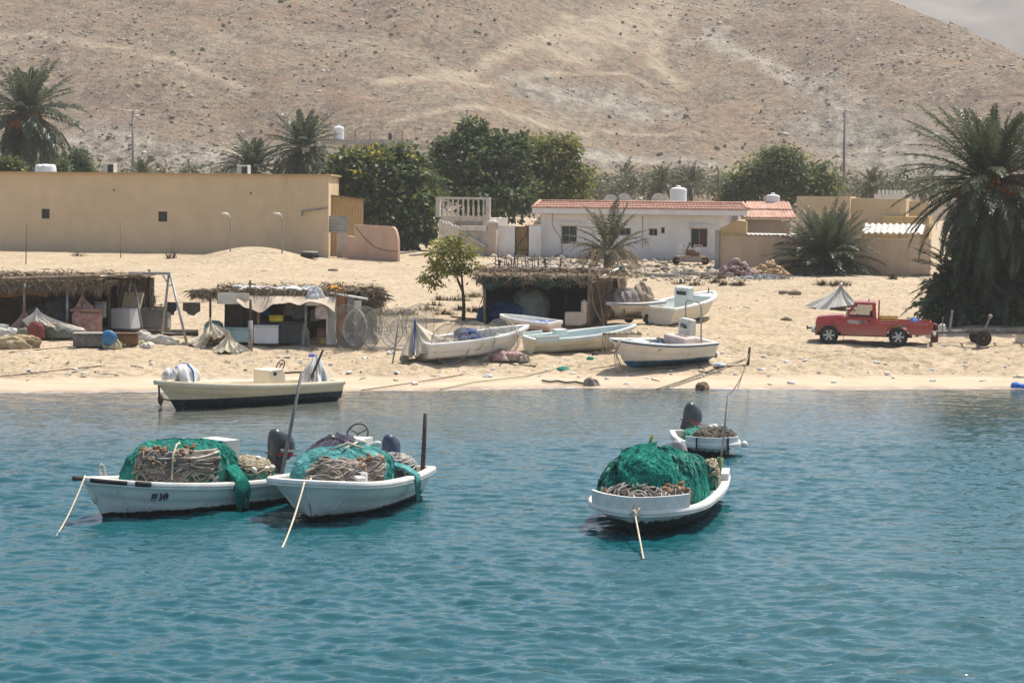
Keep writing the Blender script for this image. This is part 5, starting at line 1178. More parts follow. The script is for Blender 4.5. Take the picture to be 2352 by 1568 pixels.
# ---- D: small boat behind
hD = Hull(4.0, 1.75, .36, .40, p=4.2, m=.5, rake=.3, chine=.76, tw=.85, bowb=.02, q=.8)
hd = (.06, -.998); tD = boat('small white skiff with teal nets and a tilted black motor anchored behind', place(1640, 1051, hd, 1.8), hd, hD, H_white2, M_rim, M_in, 'fishing boats afloat', deck=0, thw=(.2,), floor=.1)
hD.bulwark(.84, 1.0, .19, M_rim, tD, .06, .02)
for y in (-.52, .38): MB().box((1.98-.16*abs(y), y, .34), (.05, .045, .5), ry=-.12).build('tyre_strap', mat('strap_navy', (.015, .02, .05), (.02, .03, .06)), tD)
MB().ball((1.45, .92, .35), .1).build('white_fender', M_rim, tD, True)
hp = Heap(1.15, .72, .42, 71, fold=.12)
nD = thing('fishing_net', 'low pale teal net heap with dark ropes in the small skiff', 'fishing net', L2W(tD, (.5, 0, .3)), tD.rotation_euler[2], 'net heaps in the boats')
hp.mesh(60, 16).build('net', N_pale, nD, True); blades(hp, 500, N_pale, 'net_strands', nD, 3, w=.04)
strands(hp, 60, -.15, .2, .2, .95, mat('rope_dark', (.13, .11, .08), (.06, .05, .04), 8), 'ropes', nD, 4, .025, .12, .08); floats(hp, 4, (0, .2), (.6, .95), nD, M_fl, .08, 6, off=.2)
outboard(tD, -1.75, -.2, .55, -.35, mat('cowl_charcoal', 0, 0), 1.0, mat('stripe_red', 0, 0), None, 1, -.9)
# ---- E: cream boat by the shore
H_cream = hullmat('hull_cream', (.78, .66, .44), (.008, .022, .026), .36, .22, algae=.012)
M_cream = mat('gunwale_cream', (.82, .73, .55), (.72, .62, .44), 2, .4)
hE = Hull(7.5, 1.95, .70, 1.02, p=2.3, m=.42, rake=.85, chine=.78, zc=.12)
hd = (-.73, -.68); tE = boat('cream open boat with dark bottom and bare console floating by the shore', place(404, 941, hd, 7.5/2-.85), hd, hE, H_cream, M_cream, M_cream, 'fishing boats afloat', deck=.86, thw=(.55,))
cb = MB().prism([(-.32, .15), (.38, .15), (.38, 1.2), (-.2, 1.25), (-.32, 1.0)], 'Y', -.45, .5).build('console', M_cream, tE, bevel=.03); cb.location = (-1.05, 0, 0)
MB().box((-.9, .512, 1.08), (.13, .02, .12)).build('switch_box', M_dark, tE)
wheel(tE, (-1.45, .1, 1.33), .2, R(65), M_iron)
MB().box((-2.0, .1, 1.05), (.9, .06, .06)).build('console_rail', M_iron, tE)
M_sheet = mat('white_sheet_cloth', (.72, .70, .66), (.52, .5, .46), 3, .85, .5, 5)
M_blue = mat('blue_strap', (.03, .2, .42), (.02, .13, .3), 4)
def bundle(lab, loc, rz, rx, ry, h, m, seed, fold=.16, strap=None, cat='bundle', name='covered_bundle', grp=None, flat=.6, sq=.9, na=70, nt=22):
    t = thing(name, lab, cat, loc, rz, grp); q = Heap(rx, ry, h, seed, sq=sq, fold=fold, flat=flat, crease=1.7); q.mesh(na, nt).build('cover', m, t, True)
    if strap:
        for a, b in strap[1]: MB().tube([q.pt(a, k/9*.98, .02) for k in range(10)]+[q.pt(b, k/9*.98, .02) for k in range(9, -1, -1)], .035, 6).build('strap', strap[0], t, True)
    return t, q
drape('white sheeted motor tied with a blue strap at the stern of the cream boat', L2W(tE, (-3.05, 0, .55)), tE.rotation_euler[2], [(.75, .1, .1), (.5, .5, .05), (-.1, .55, .1), (-.55, .35, -.1), (-.65, 0, -.2), (-.5, -.4, .1), (.2, -.5, .1)], (-.05, 0, 1.02), M_sheet, 81, .16, 1.5, 'covered motor', 'covered_motor', (M_blue, [(.28, .75)]))
bundle('white sheet bundle tied with blue cord on the bow of the cream boat', L2W(tE, (2.45, 0, .95)), tE.rotation_euler[2], .5, .4, .55, M_sheet, 82, .18, (M_blue, [(.25, .75)]), flat=.7)
bundle('small crumpled white sheet at the bow tip of the cream boat', L2W(tE, (3.1, 0, 1.05)), tE.rotation_euler[2], .36, .26, .38, M_sheet, 83, .2, flat=.7)
# poles and mooring lines
stick(L2W(tA, (-2.5, .5, .5)), A(693, 852, L2W(tA, (-2.5, .5, 0)).y+.3), .05, .035, mat('pole_grey', (.12, .13, .14), (.2, .2, .2), 5, .5), 'long slim grey pole leaning from the stern of boat FF 349')
stick(L2W(tB, (-2.45, .95, .6)), A(977, 949, L2W(tB, (-2.45, .95, 0)).y), .062, .05, M_iron, 'upright black rusty pole at the stern of the middle boat')
q = L2W(tC, (-2.2, .95, .5)); mid = A(1655, 1050, q.y)
stick(q, mid, .085, .08, mat('bamboo_green', (.19, .24, .09), (.12, .16, .06), 5, .6), 'thick green bamboo pole at the stern of the right boat', name='bamboo_pole')
stick(mid-Vector((0, 0, .2)), A(1672, 905, q.y), .026, .018, M_steel, 'thin steel rod set in the green bamboo pole', name='steel_rod')
q = L2W(tC, (-1.9, -.95, .5)); stick(q, A(1499, 998, q.y), .05, .045, mat('bamboo_green', 0, 0), 'short green bamboo pole behind the emerald net heap', name='bamboo_pole')
q = L2W(tD, (-.6, .78, .2)); stick(q, A(1667, 978, q.y), .045, .04, mat('post_blue', (.05, .16, .24), (.03, .1, .16)), 'short blue post on the small skiff', name='blue_post')
q = L2W(tE, (-2.6, .2, .6)); stick(q, A(742, 803, q.y-.2), .05, .04, M_iron, 'dark pole leaning beside the sheeted motor of the cream boat')
rope([L2W(tA, (hA.L/2-.03, .03, hA.fb+.06)), P(128, 1232, .0), P(122, 1246, -.3)], .019, M_ropel, 'pale mooring rope from the bow of boat FF 349 into the water', sag=.1)
rope([L2W(tB, (hB.L/2-.35, .0, hB.fb+.05)), L2W(tB, (hB.L/2+.1, .02, hB.fb-.0)), P(648, 1258, 0), P(640, 1270, -.3)], .022, M_ropel, 'pale mooring rope from the middle boat bow into the water', sag=.1)
kn = A(1459, 1183, L2W(tC, (3.4, 0, 0)).y-.15)
rope([L2W(tC, (hC.L/2-.1, 0, hC.fb+.36)), kn, P(1478, 1283, 0), P(1481, 1295, -.3)], .02, M_ropel, 'pale knotted mooring rope from the raised bow of the right boat')
o = MB(); rr = random.Random(3)
for k in range(9): o.tube([(0, 0, 0), (rr.uniform(-.08, .08), rr.uniform(-.05, .05), rr.uniform(-.05, .1)), (rr.uniform(-.13, .13), rr.uniform(-.06, .06), rr.uniform(-.2, .16))], .022, 5)
o.ball((0, 0, 0), (.07, .06, .09)); tag(o.build('rope_knot', M_ropel, None, True, kn), 'frayed knot on the right boat mooring rope', 'knot')
MB().tube([(hA.L/2-.55, .1, hA.fb+.02), (hA.L/2-.5, .12, hA.fb+.2), (hA.L/2-.42, .1, hA.fb+.3), (hA.L/2-.36, .1, hA.fb+.22), (hA.L/2-.42, .1, hA.fb+.05)], .025, 6).build('rope_loop', M_ropel, tA, True)
q = L2W(tE, (3.6, 0, .9)); m = MB(); e = P(370, 928, .0)-q
m.tube([(0, 0, 0), (e.x*.4, e.y*.4, e.z*.6), tuple(e), (e.x+.1, e.y, e.z-.3)], .035, 5).tube([tuple(e*.7), (e.x+.5, e.y, e.z+.1), (e.x+.9, e.y, e.z-.1)], .03, 5).ball(tuple(e*.75), (.1, .1, .2))
tag(m.build('anchor_line', M_iron, None, True, q), 'dark anchor line tangle hanging at the bow of the cream boat', 'anchor line')
# ---- boats on the sand
def beached(lab, u, v, hd, hull, ms, mr, mi, pitch=0, roll=0, dz=.2, **k):
    g = G(u, v); t = boat(lab, (g.x, g.y, g.z+dz), hd, hull, ms, mr, mi, k.pop('group', 'boats drawn up on the sand'), **k)
    t.rotation_euler = (Matrix.Rotation(.085, 3, 'X') @ Matrix.Rotation(t.rotation_euler[2], 3, 'Z') @ Matrix.Rotation(pitch, 3, 'Y') @ Matrix.Rotation(roll, 3, 'X')).to_euler(); return t
# F: white boat with tarp over its motor
hF = Hull(5.1, 1.95, .62, .95, p=2.6, m=.42, rake=.8, chine=.8, tw=.86)
tF = beached('white open boat with tarpaulin covered stern behind the wire fish traps', 1090, 822, (.85, .53), hF, hullmat('hull_beached_white', (.74, .73, .69), (.42, .36, .27), .02, .3), M_rim, M_in, roll=.0, dz=.22, deck=0, thw=(.78,), rimw=.13)
M_tarp = mat('tan_tarp', (.62, .54, .42), (.46, .40, .31), 2.5, .9, .5, 3.5)
drape('tan tarpaulin covering the motor of the white beached boat, tied with blue strap', L2W(tF, (-2.55, 0, -.15)), tF.rotation_euler[2], [(1.25, .5, .82), (.9, .98, .62), (.1, .98, .25), (-.65, .6, .05), (-1.0, 0, .12), (-.6, -.6, .35), (.3, -1.0, .5), (1.2, -.6, .85)], (-.2, .05, 1.62), M_tarp, 91, .16, .75, strap=(mat('navy_strap', (.03, .06, .25), (.02, .04, .16)), [(.38, .62)]))
bundle('tan tarpaulin drape lying inside the white beached boat', L2W(tF, (-1.4, 0, .22)), tF.rotation_euler[2],   .8, .62, .42, M_tarp, 92, .2, cat='tarpaulin', name='tarp_cover')
bundle('crumpled blue cloth heap inside the white beached boat', L2W(tF, (-.35, .1, .42)), tF.rotation_euler[2], .5, .42, .52, mat('blue_cloth', (.13, .17, .33), (.07, .09, .2), 4, .9, .5, 8), 93, .25, cat='cloth', name='cloth_heap')
bundle('second small grey cloth heap in the middle of the white beached boat', L2W(tF, (.2, -.45, .3)), tF.rotation_euler[2], .38, .2, .4, mat('greyblue_cloth', (.2, .23, .31), (.12, .14, .2), 4, .9, .5, 8), 94, .25, cat='cloth', name='cloth_heap')
# G: dinghy
hG = Hull(3.0, 1.25, .40, .5, p=2.8, m=.35, rake=.45, chine=.75, tw=.9, draft=.1)
tG = beached('small pale pink dinghy lying before the right hut opening', 1212, 760, (-.82, .57), hG, hullmat('hull_pinkish', (.70, .58, .48), (.6, .48, .38), -.2, .25), M_rim, M_in, dz=.12, deck=0, thw=(.5,), rimw=.07, floor=.08, name='dinghy')
bundle('blue and white rag lying in the small dinghy', L2W(tG, (-.7, 0, .22)), .3, .4, .25, .2, mat('rag_blue', (.5, .55, .7), (.05, .08, .3), 7), 95, .3, cat='cloth', name='rag')
# H: yellowish boat with blue inside
hH = Hull(5.0, 1.7, .55, .85, p=2.4, m=.4, rake=.55, chine=.74, tw=.8, wav=.0)
M_aqua = mat('liner_aqua', (.50, .585, .56), (.56, .62, .58), 2, .6)
tH = beached('small cream boat with pale blue inside next to the numbered beached boat', 1338, 807, (.90, .43), hH, hullmat('hull_yellowed', (.66, .62, .48), (.42, .4, .3), .0, .5), mat('gunwale_aqua', (.70, .72, .66), (.55, .62, .57), 2, .5), M_aqua, dz=.15, deck=0, thw=(.3, .75), rimw=.09, floor=.1)
MB().box((-.9, .35, .68), (.5, .4, .22)).build('box', M_aqua, tH)
hH.bulwark(.0, .2, .16, mat('gunwale_aqua', 0, 0), tH, .07, 0, 'stern_coaming')
# I: FF866
hI = Hull(4.7, 1.95, .62, 1.0, p=2.5, m=.42, rake=.7, chine=.78, tw=.84, draft=.3)
tI = beached('white boat with blue bottom and number board FF866 leaning on the sand', 1512, 842, (-.86, -.51), hI, hullmat('hull_bluebottom', (.72, .68, .60), (.008, .11, .2), .06, .5, algae=.02), M_rim, M_in, roll=-.0, dz=.3, deck=.9, thw=(), rimw=.13)
m = MB()
for sg in (-1, 1): m.tube([(x, sg*(y+.055), z-.045) for x, y, z in [hI.sheer(t) for t in np.linspace(0, .99, 26)]], .03, 6)
m.build('rub_strip', mat('navy_strip', (.02, .035, .07), (.03, .05, .09)), tI, True)
M_pinkw = mat('faded_pink_white', (.70, .58, .52), (.6, .45, .38), 1.5, .6)
MB().bbox((-1.0, -.0, .55), (.5, 1.56, .7), .04).build('rear_seat_box', M_pinkw, tI)
cb = MB().bbox((-1.45, -.1, 1.22), (.3, .85, .66), .03).build('console', M_in, tI)
MB().box((-1.292, -.1, 1.26), (.01, .62, .28)).build('number_board', mat('board_pale', (.7, .72, .62), (.6, .6, .5)), cb)
lettering('FF866', cb, Vector((-1.28, -.1, 1.26)), Vector((1, 0, 0)), Vector((0, 0, 1)), .27, M_ink, 'registration_number', 0, .006, .72)
m = MB(); m.tube([(-1.75, -.62, .6), (-1.72, -.62, 2.1), (-1.72, -.5, 2.25), (-1.72, .35, 2.25), (-1.72, .48, 2.1), (-1.75, .48, .6)], .035, 8).build('arch_frame', M_steel, tI, True)
MB().bbox((1.1, .3, .84), (.5, .7, .08), .02).build('bow_seat', M_in, tI)
lettering('///', tI, on_side(hI, .62, .62, 1, .004), hI.normal(.62, .62, 1), Vector((0, 0, 1)), .2, mat('old_mark', (.12, .1, .09), (.35, .3, .26), 20), 'worn_marking', .4)
for nm, lab, x, y, rx, ry, h, mm in (('rag', 'blue and white plastic heap inside the numbered beached boat', .2, .1, .55, .35, .35, mat('rag_plastic', (.62, .66, .72), (.1, .2, .42), 6)), ('rag', 'red rag inside the numbered beached boat', -.55, .4, .2, .16, .32, mat('rag_red', (.35, .03, .03), (.2, .02, .02), 5)), ('net_scrap', 'brown net scrap inside the numbered beached boat', .75, .1, .35, .3, .3, mat('net_scrap', (.25, .2, .13), (.12, .09, .06), 9, .9, .6, 20)), ('rag', 'dark grey bag inside the numbered beached boat', -.3, -.35, .3, .25, .45, mat('bag_grey', (.14, .16, .17), (.08, .09, .1), 5))):
    bundle(lab, L2W(tI, (x, y, .25)), tI.rotation_euler[2], rx, ry, h, mm, 100+int(x*10), .3, cat='rag', name=nm, na=40, nt=12)
m = MB(); rr = random.Random(4)
for k in range(5): m.tube([(2.1, .2+k*.06, 1.0), (2.3+rr.uniform(0, .1), .4, .5), (2.25+rr.uniform(-.2, .2), .45, -.1), (2.1+rr.uniform(-.2, .2), .5, -.3)], .022, 5)
m.build('bow_lines', M_rope, tI, True)
rr = random.Random(14); q = thing('float_line', 'row of brown floats and netting hung along the far gunwale of the numbered boat', 'float line', tI.location, tI.rotation_euler[2]); m = MB()
for k in range(34): x = 2.2-k*.06; m.tube([(x, -.75-.2*min(1, k/20), 1.02), (x+.02, -.78-.25*min(1, k/20), .75), (x+rr.uniform(-.08, .08), -.85-.2*min(1, k/20), .25)], .014, 4)
m.tube([(2.25, -.7, 1.05), (1.2, -.95, 1.0), (.1, -1.05, .95)], .03, 5).build('netting', M_rope, q, True)
for k in range(7): MB().ball((2.1-k*.3, -.8-.2*min(1, k/4), 1.03), (.1, .07, .07)).build('float', mat('float_tan', (.5, .4, .28), (.36, .27, .18), 6), q, True)
# J: small boat on a trailer, loaded with grey bundles
hJ = Hull(3.1, 1.55, .42, .52, p=2.8, m=.4, rake=.5, chine=.7, tw=.9, draft=.28)
tJ = beached('small white boat on a rusty trailer under grey folded covers', 1449, 744, (-.78, -.62), hJ, hullmat('hull_trailer', (.74, .66, .55), (.6, .5, .38), -.3, .3), M_rim, M_in, dz=.62, deck=0, thw=(), rimw=.12, group='boats drawn up on the sand')
m = MB()
for sg in (-1, 1): m.tube([(x, sg*(y+.05), z-.05) for x, y, z in [hJ.sheer(t) for t in np.linspace(0, .99, 20)]], .028, 6)
m.build('rub_strip', mat('navy_strip', 0, 0), tJ, True)
M_gc = mat('grey_cover', (.27, .245, .24), (.17, .15, .15), 4, .8, .5, 5)
bundle('purplish grey folded cover on the bow half of the trailer boat', L2W(tJ, (.55, 0, .3)), tJ.rotation_euler[2]+.2, .72, .55, .72, M_gc, 111, .2, cat='cover', name='folded_cover')
bundle('tan grey canvas bundle on the stern half of the trailer boat', L2W(tJ, (-.6, 0, .3)), tJ.rotation_euler[2], .62, .55, .85, mat('canvas_tan', (.36, .3, .22), (.2, .16, .12), 4, .9, .5, 6), 112, .2, cat='cover', name='folded_cover')
g = G(1449, 744); t = thing('boat_trailer', 'low rusty boat trailer carrying the small covered white boat', 'trailer', g, tJ.rotation_euler[2])
m = MB(); m.box((0, .42, .3), (2.7, .08, .1)).box((0, -.42, .3), (2.7, .08, .1)).box((-.5, 0, .28), (.08, 1.5, .08)).box((.9, 0, .28), (.08, .9, .08)).tube([(1.3, .42, .3), (2.0, 0, .2)], .05, 6).tube([(1.3, -.42, .3), (2.0, 0, .2)], .05, 6)
for x in (-.9, .8):
    for y in (-.4, .4): m.tube([(x, y, .3), (x, y*1.1, .72)], .04, 6)
m.tube([(1.6, 0, .2), (1.5, 0, -.05)], .05).build('frame', M_rust, t)
M_tyre = mat('tyre_rubber', (.022, .022, .022), (.04, .037, .033), 6, .85)
def tyre(parent, x, y, r, w, rimm, z=None, spokes=6, name='wheel'):
    z = r if z is None else z
    o = MB().lathe((x, y, z), [(r*.62, -w*.42), (r*.86, -w*.5), (r*.97, -w*.4), (r, -w*.2), (r, w*.2), (r*.97, w*.4), (r*.86, w*.5), (r*.62, w*.42)], 28, 'Y', False).lathe((x, y, z), [(r*.6, -.02), (r*.6, .02)], 20, 'Y').build(name, M_tyre, parent, 35)
    m = MB(); m.lathe((x, y, z), [(r*.63, -w*.4), (r*.6, -w*.46), (r*.55, -w*.3), (r*.55, w*.3), (r*.6, w*.46), (r*.63, w*.4)], 28, 'Y', False)
    for sg in (-1, 1):
        m.lathe((x, y, z), [(0, sg*w*.42), (r*.17, sg*w*.42), (r*.18, sg*w*.2)] if sg > 0 else [(r*.18, -w*.2), (r*.17, -w*.42), (0, -w*.42)], 14, 'Y', False)
        for k in range(spokes):
            a = k*2*PI/spokes; m.box((x+r*.36*math.cos(a), y+sg*w*.33, z+r*.36*math.sin(a)), (r*.42, w*.14, r*.2), ry=-a)
    m.build('rim', rimm, o, 40); return o
tyre(t, -.5, .72, .27, .16, M_rust, spokes=0); tyre(t, -.5, -.72, .27, .16, M_rust, spokes=0)
# K: pale boat higher on the sand
hK = Hull(5.4, 2.1, .78, 1.0, p=2.6, m=.42, rake=.7, chine=.8, tw=.88, draft=.2)
tK = beached('pale blue white boat with a twin box console lying highest on the sand', 1574, 738, (.56, .83), hK, hullmat('hull_pale', (.68, .65, .55), (.08, .11, .10), -.02, .45, algae=.12), M_rim, mat('liner_pale_blue', (.66, .70, .67), (.52, .58, .56), 2, .6), dz=.18, deck=.8, thw=(.2, .62), rimw=.14)
cb = MB().bbox((.0, .1, .85), (.5, .8, 1.25), .04).build('console', mat('liner_pale_blue', 0, 0), tK)
MB().box((-.27, .1, 1.2), (.05, .5, .16)).build('dash', M_dark, cb)
MB().tube([(2.4, .1, .95), (2.4, .1, 1.2)], .03).build('bow_post', M_iron, tK, True)
# ================================================================ huts, truck and the clutter on the sand
def thatchmat(name, a, b, c):
    if name in MC: return MC[name]
    t = NT(name); g = t.node('NewGeometry'); t.col(t.mix(.6, t.ramp(g.outputs['Random Per Island'], [(0, a), (.55, b), (1, c)]), t.ramp(t.noise(3, 5, .7), [(.3, .45), (.7, 1.25)]), 'MULTIPLY')); t.set(Roughness=.95, Specular_IOR_Level=.1); MC[name] = t.m; return t.m
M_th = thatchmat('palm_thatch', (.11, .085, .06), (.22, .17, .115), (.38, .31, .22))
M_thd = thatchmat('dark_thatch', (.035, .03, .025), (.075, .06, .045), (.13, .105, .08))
M_wood = mat('weathered_wood', (.26, .2, .14), (.14, .11, .08), 5, .9)
M_wooddark = mat('dark_wood', (.1, .08, .06), (.05, .04, .03), 5, .9)
def thatch(mb, a, b, d, n, ln, wd, rng, spread=.25, off=.04):
    """n palm leaf strips over the quad a + i*b + j*d, hanging towards -d; all rooted on the same panel"""
    a, b, d = Vector(a), Vector(b), Vector(d); nn = b.cross(d).normalized(); du = d.normalized()
    mb.add([a, a+b, a+b+d, a+d], [(0, 1, 2, 3)])
    for k in range(n):
        p = a+b*rng.random()+d*rng.random()+nn*rng.uniform(0, off); v = (-du+b.normalized()*rng.gauss(0, spread*1.25)+nn*rng.gauss(.12, .22)).normalized()*ln*rng.uniform(.25, 1.2)
        s = (v.cross(nn).normalized()+nn*rng.gauss(0, .6)).normalized()*wd*rng.uniform(.4, 1.2); mb.add([p-s, p+s, p+v*.6+s*.7, p+v], [(0, 1, 2, 3)])
def tufts(mb, spots, n, ln, rng, wd=.02, out=.9, down=.6):
    for x, y, z in spots:                                # bursts of loose palm strips at the edge of a roof
        for k in range(n):
            a = rng.uniform(0, 6.28); v = Vector((math.cos(a)*out, math.sin(a)*out, rng.gauss(-down, .4)*.7+.1)).normalized()*ln*rng.uniform(.4, 1.1); q = v.orthogonal().normalized()*wd*rng.uniform(.5, 1.2)
            p = Vector((x+rng.gauss(0, .12), y+rng.gauss(0, .1), z+rng.gauss(0, .06))); e = p+v-Vector((0, 0, .18*ln))
            mb.add([p-q, p+q, p+v*.55+q*.8, e], [(0, 1, 2, 3)])
    return mb
def hut_frame(u0, u1, v, dy1=0):
    p0 = G(u0, v); p1 = G(u1, v+dy1); return Frame((p0.x, p0.y), (p1.x+(p0.y-p1.y)*p1.x/p1.y, p0.y))
def poles(t, pts, r, m, nm='post'):
    for x, y, z0, z1 in pts: MB().tube([(x, y, z0), (x, y, z1)], [r*1.1, r*.9], 7).build(nm, m, t, True)
# ---- right hut
rng = random.Random(2)
fr = hut_frame(1110, 1352, 745); L = fr.L; zt = fr.hit(1200, 640)[1]; dp = 4.2
t = thing('palm_hut', 'open fronted palm thatch hut with a dark net fringe right of the young tree', 'hut', fr.o, fr.rz)
zb = zt+.28; WR = fr.hit(1440, 640, 2)[0]-L
m = MB(); thatch(m, (-.35, -.45, zt+.08), (L+.35+WR, 0, 0), (0, dp+.9, .3), 900, .7, .03, rng, .5, .14)
m.box((L/2+.3, dp/2, zt+.0), (L+.6+WR*.6, dp+.4, .08)); tufts(m, [(-.2+k*.3, -.4+rng.uniform(-.1, .1), zt+.12) for k in range(int((L+.9)/.3))]+[(-.2+k*.35, dp*.5, zt+.35) for k in range(int((L+.9)/.35))]+[(bl_x, 1.2, zt+.3) for bl_x in (L+.4, L+.8, L+1.2, L+1.5)], 26, .5, rng); m.build('roof', M_th, t)
m = MB(); thatch(m, (-.35, -.47, zt-.22), (L+.5, 0, 0), (0, .1, .34), 260, .35, .02, rng, .3); m.build('roof_fringe', M_th, t)
m = MB()
def fringe(i, j): x = -.2+i*(L+.1); return (x, -.5-.04*j-.03*math.sin(x*9), zt+.06-j*(.34+.16*math.sin(x*2.3+.5)+.10*math.sin(x*5.1)))
m.grid(fringe, 80, 6).build('net_fringe', netmat('net_dark_green', (.006, .02, .016), (.016, .045, .036), (.05, .1, .08), 4), t, True)
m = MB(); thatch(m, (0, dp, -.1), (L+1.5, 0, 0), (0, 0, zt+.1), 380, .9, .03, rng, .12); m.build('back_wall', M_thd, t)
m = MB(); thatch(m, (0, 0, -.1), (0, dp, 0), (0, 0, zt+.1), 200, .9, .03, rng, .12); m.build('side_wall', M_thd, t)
# right thatch wall, splayed back
a = G(1352, 750); b = G(1436, 722); a_ = (L, .05, -.1); bx = (Vector((b.x-fr.o.x, b.y-fr.o.y))); bl_ = (bx.dot(fr.d), bx.dot(fr.n))
m = MB(); thatch(m, a_, (bl_[0]-L, bl_[1], 0), (0, 0, zt+.12), 900, .8, .022, rng, .28, .07); m.build('side_wall', M_th, t)
poles(t, [(.05, -.3, -.2, zt), (L-.02, -.35, -.2, zt+.5), (L*.36, dp-.3, -.1, zt), (L*.62, dp-.3, 0, zt), (L*.8, dp-.3, 0, zt)], .07, M_wood)
m = MB(); m.box((L*.36+.0, dp-.12, zt*.82), (.1, .05, zt*.34)).build('gap_daylight_panel', M_white, t)  # white panel painted in for daylight showing through the back wall
MB().tube([(L+.1, -.45, zt-.1), (bl_[0]-.55, bl_[1]*.4, zt+.42)], .06, 6).build('white_pole', M_white, t, True)
MB().tube([(L+.05, -.5, zt+.1), (L+.2, -.5, .9), (L+.75, -.55, -.1)], .035, 5).tube([(L+.35, -.42, zt), (L+.72, -.5, -.1)], .03, 5).build('leaning_sticks', M_wood, t)
MB().tube([(bl_[0]-.9, bl_[1]*.5, zt+.5), (bl_[0]+.2, bl_[1]*.8, zt+.47)], .04, 6).build('roof_pole', M_wood, t)
m = MB()
for k in range(40): x = bl_[0]-.95+rng.uniform(0, .7); m.add([(x, bl_[1]*.4, zt+.15), (x+.06, bl_[1]*.4, zt+.15), (bl_[0]-.35+rng.uniform(-.1, .1), bl_[1]*.4-.05, zt+.6)], [(0, 1, 2)])
m.build('net_tuft', N_pale, t)
for k in range(22): pass
m = MB()
for k in range(26):
    x = L*.25+rng.gauss(.6, .9); y = dp+.2; h = rng.uniform(.3, .95); m.tube([(x, y, zt+.1), (x+rng.uniform(-.1, .1), y, zt+.2+h)], .02, 4)
m.build('roof_sticks', M_thd, t)
hutR = t, fr, L, zt
bundle('tall grey green covered mound inside the right hut', fr.world(L*.44, 2.0, .0), 0, .95, .8, 1.55, mat('cover_greygreen', (.25, .29, .25), (.15, .19, .17), 2, .9, .6, 6), 121, .06, cat='covered mound', name='covered_mound', flat=.6)
bundle('low blue tarpaulin mound at the left inside the right hut', fr.world(L*.21, 1.9, .0), 0, 1.3, .9, 1.0, mat('cover_blue', (.02, .08, .2), (.012, .05, .13), 2, .8, .5, 5), 122, .1, cat='covered mound', name='covered_mound', flat=.8)
bundle('flat blue sheet lying on the ground inside the right hut', fr.world(L*.7, 1.2, .0), 0, .8, .5, .16, mat('cover_blue', 0, 0), 123, .2, cat='tarpaulin', name='blue_sheet')
q = fr.world(L*.90, -.25, 0); tc_ = thing('foam_armchair', 'pale block seat with tall back at the right hut post', 'seat', q, fr.rz)
MB().bbox((-.2, .1, .32), (.85, .6, .64), .06).build('seat', mat('pale_foam', (.60, .52, .42), (.5, .42, .33), 3, .8), tc_); MB().bbox((.27, .1, .62), (.3, .58, 1.2), .12).build('backrest', mat('pale_foam', 0, 0), tc_)
# ---- middle hut
fr = hut_frame(508, 775, 790, 2); L = fr.L; zt = fr.hit(640, 672)[1]; dp = 3.0
t = thing('palm_hut', 'middle palm thatch hut with a cloth awning and white door panels', 'hut', fr.o, fr.rz)
hutM = t, fr, L, zt
m = MB(); thatch(m, (-.3, -.25, zt+.02), (L+.4, 0, 0), (0, dp+.3, .12), 420, .6, .028, rng, .6, .12); m.box((L/2, dp/2, zt), (L+.2, dp, .07)); tufts(m, [(k*.3, -.2+rng.uniform(-.1, .15), zt+.1) for k in range(int(L/.3)+2)]+[(k*.4, 1.4, zt+.2) for k in range(int(L/.4)+2)], 22, .42, rng); m.build('roof', M_th, t)
m = MB(); thatch(m, (-.95, -.2, zt-.08), (.8, 0, .06), (0, 1.6, .05), 170, .45, .025, rng, .6, .1); m.box((-.6, .5, zt-.1), (.7, 1.4, .05)); tufts(m, [(-.95+k*.16, -.1+rng.uniform(-.1, .5), zt+.0) for k in range(8)]+[(-1.0, .2, zt-.05)]*3, 40, .5, rng); m.build('eave_thatch', M_th, t)
m = MB(); thatch(m, (-.95, -.25, zt-.3), (.95, 0, 0), (0, .05, .3), 90, .3, .02, rng, .3).__class__ if False else thatch(m, (-.95, -.25, zt-.22), (.95, 0, 0), (0, .05, .25), 90, .3, .02, rng, .3); m.build('eave_fringe', M_th, t)
m = MB(); thatch(m, (.75, -.32, zt-.18), (L-.9, 0, 0), (0, .06, .3), 220, .3, .022, rng, .4); m.build('roof_fringe', M_th, t)
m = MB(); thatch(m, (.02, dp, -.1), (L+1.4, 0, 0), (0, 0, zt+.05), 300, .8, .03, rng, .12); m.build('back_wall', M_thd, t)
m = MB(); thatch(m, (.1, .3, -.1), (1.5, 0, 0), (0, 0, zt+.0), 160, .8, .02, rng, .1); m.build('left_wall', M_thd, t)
# right thatch wing
xr0 = fr.hit(785, 700)[0]; xr1 = fr.hit(862, 700)[0]
m = MB(); thatch(m, (xr0, .25, -.1), (xr1-xr0, .9, 0), (0, 0, zt+.2), 420, .7, .025, rng, .3, .08); thatch(m, (xr0-.8, .1, zt+.12), (xr1-xr0+1.1, .2, -.1), (0, 1.6, .15), 260, .6, .028, rng, .6, .15); thatch(m, (xr1-.2, .3, zt-.7), (.45, .3, 0), (0, 0, .8), 120, .6, .024, rng, .35, .1); tufts(m, [(xr1+rng.uniform(-.5, .2), .2+rng.uniform(0, .5), zt+rng.uniform(-.15, .25)) for k in range(12)], 36, .6, rng); m.build('thatch_wing', M_th, t)
def panel(u0, v0, u1, v1, y, mm, nm, th=.05):
    a = fr.hit(u0, v1, y); b = fr.hit(u1, v0, y); return MB().box(((a[0]+b[0])/2, y, (a[1]+b[1])/2), (b[0]-a[0], th, b[1]-a[1])).build(nm, mm, t)
M_pw = mat('panel_white', (.66, .63, .56), (.55, .5, .42), 1.5, .6)
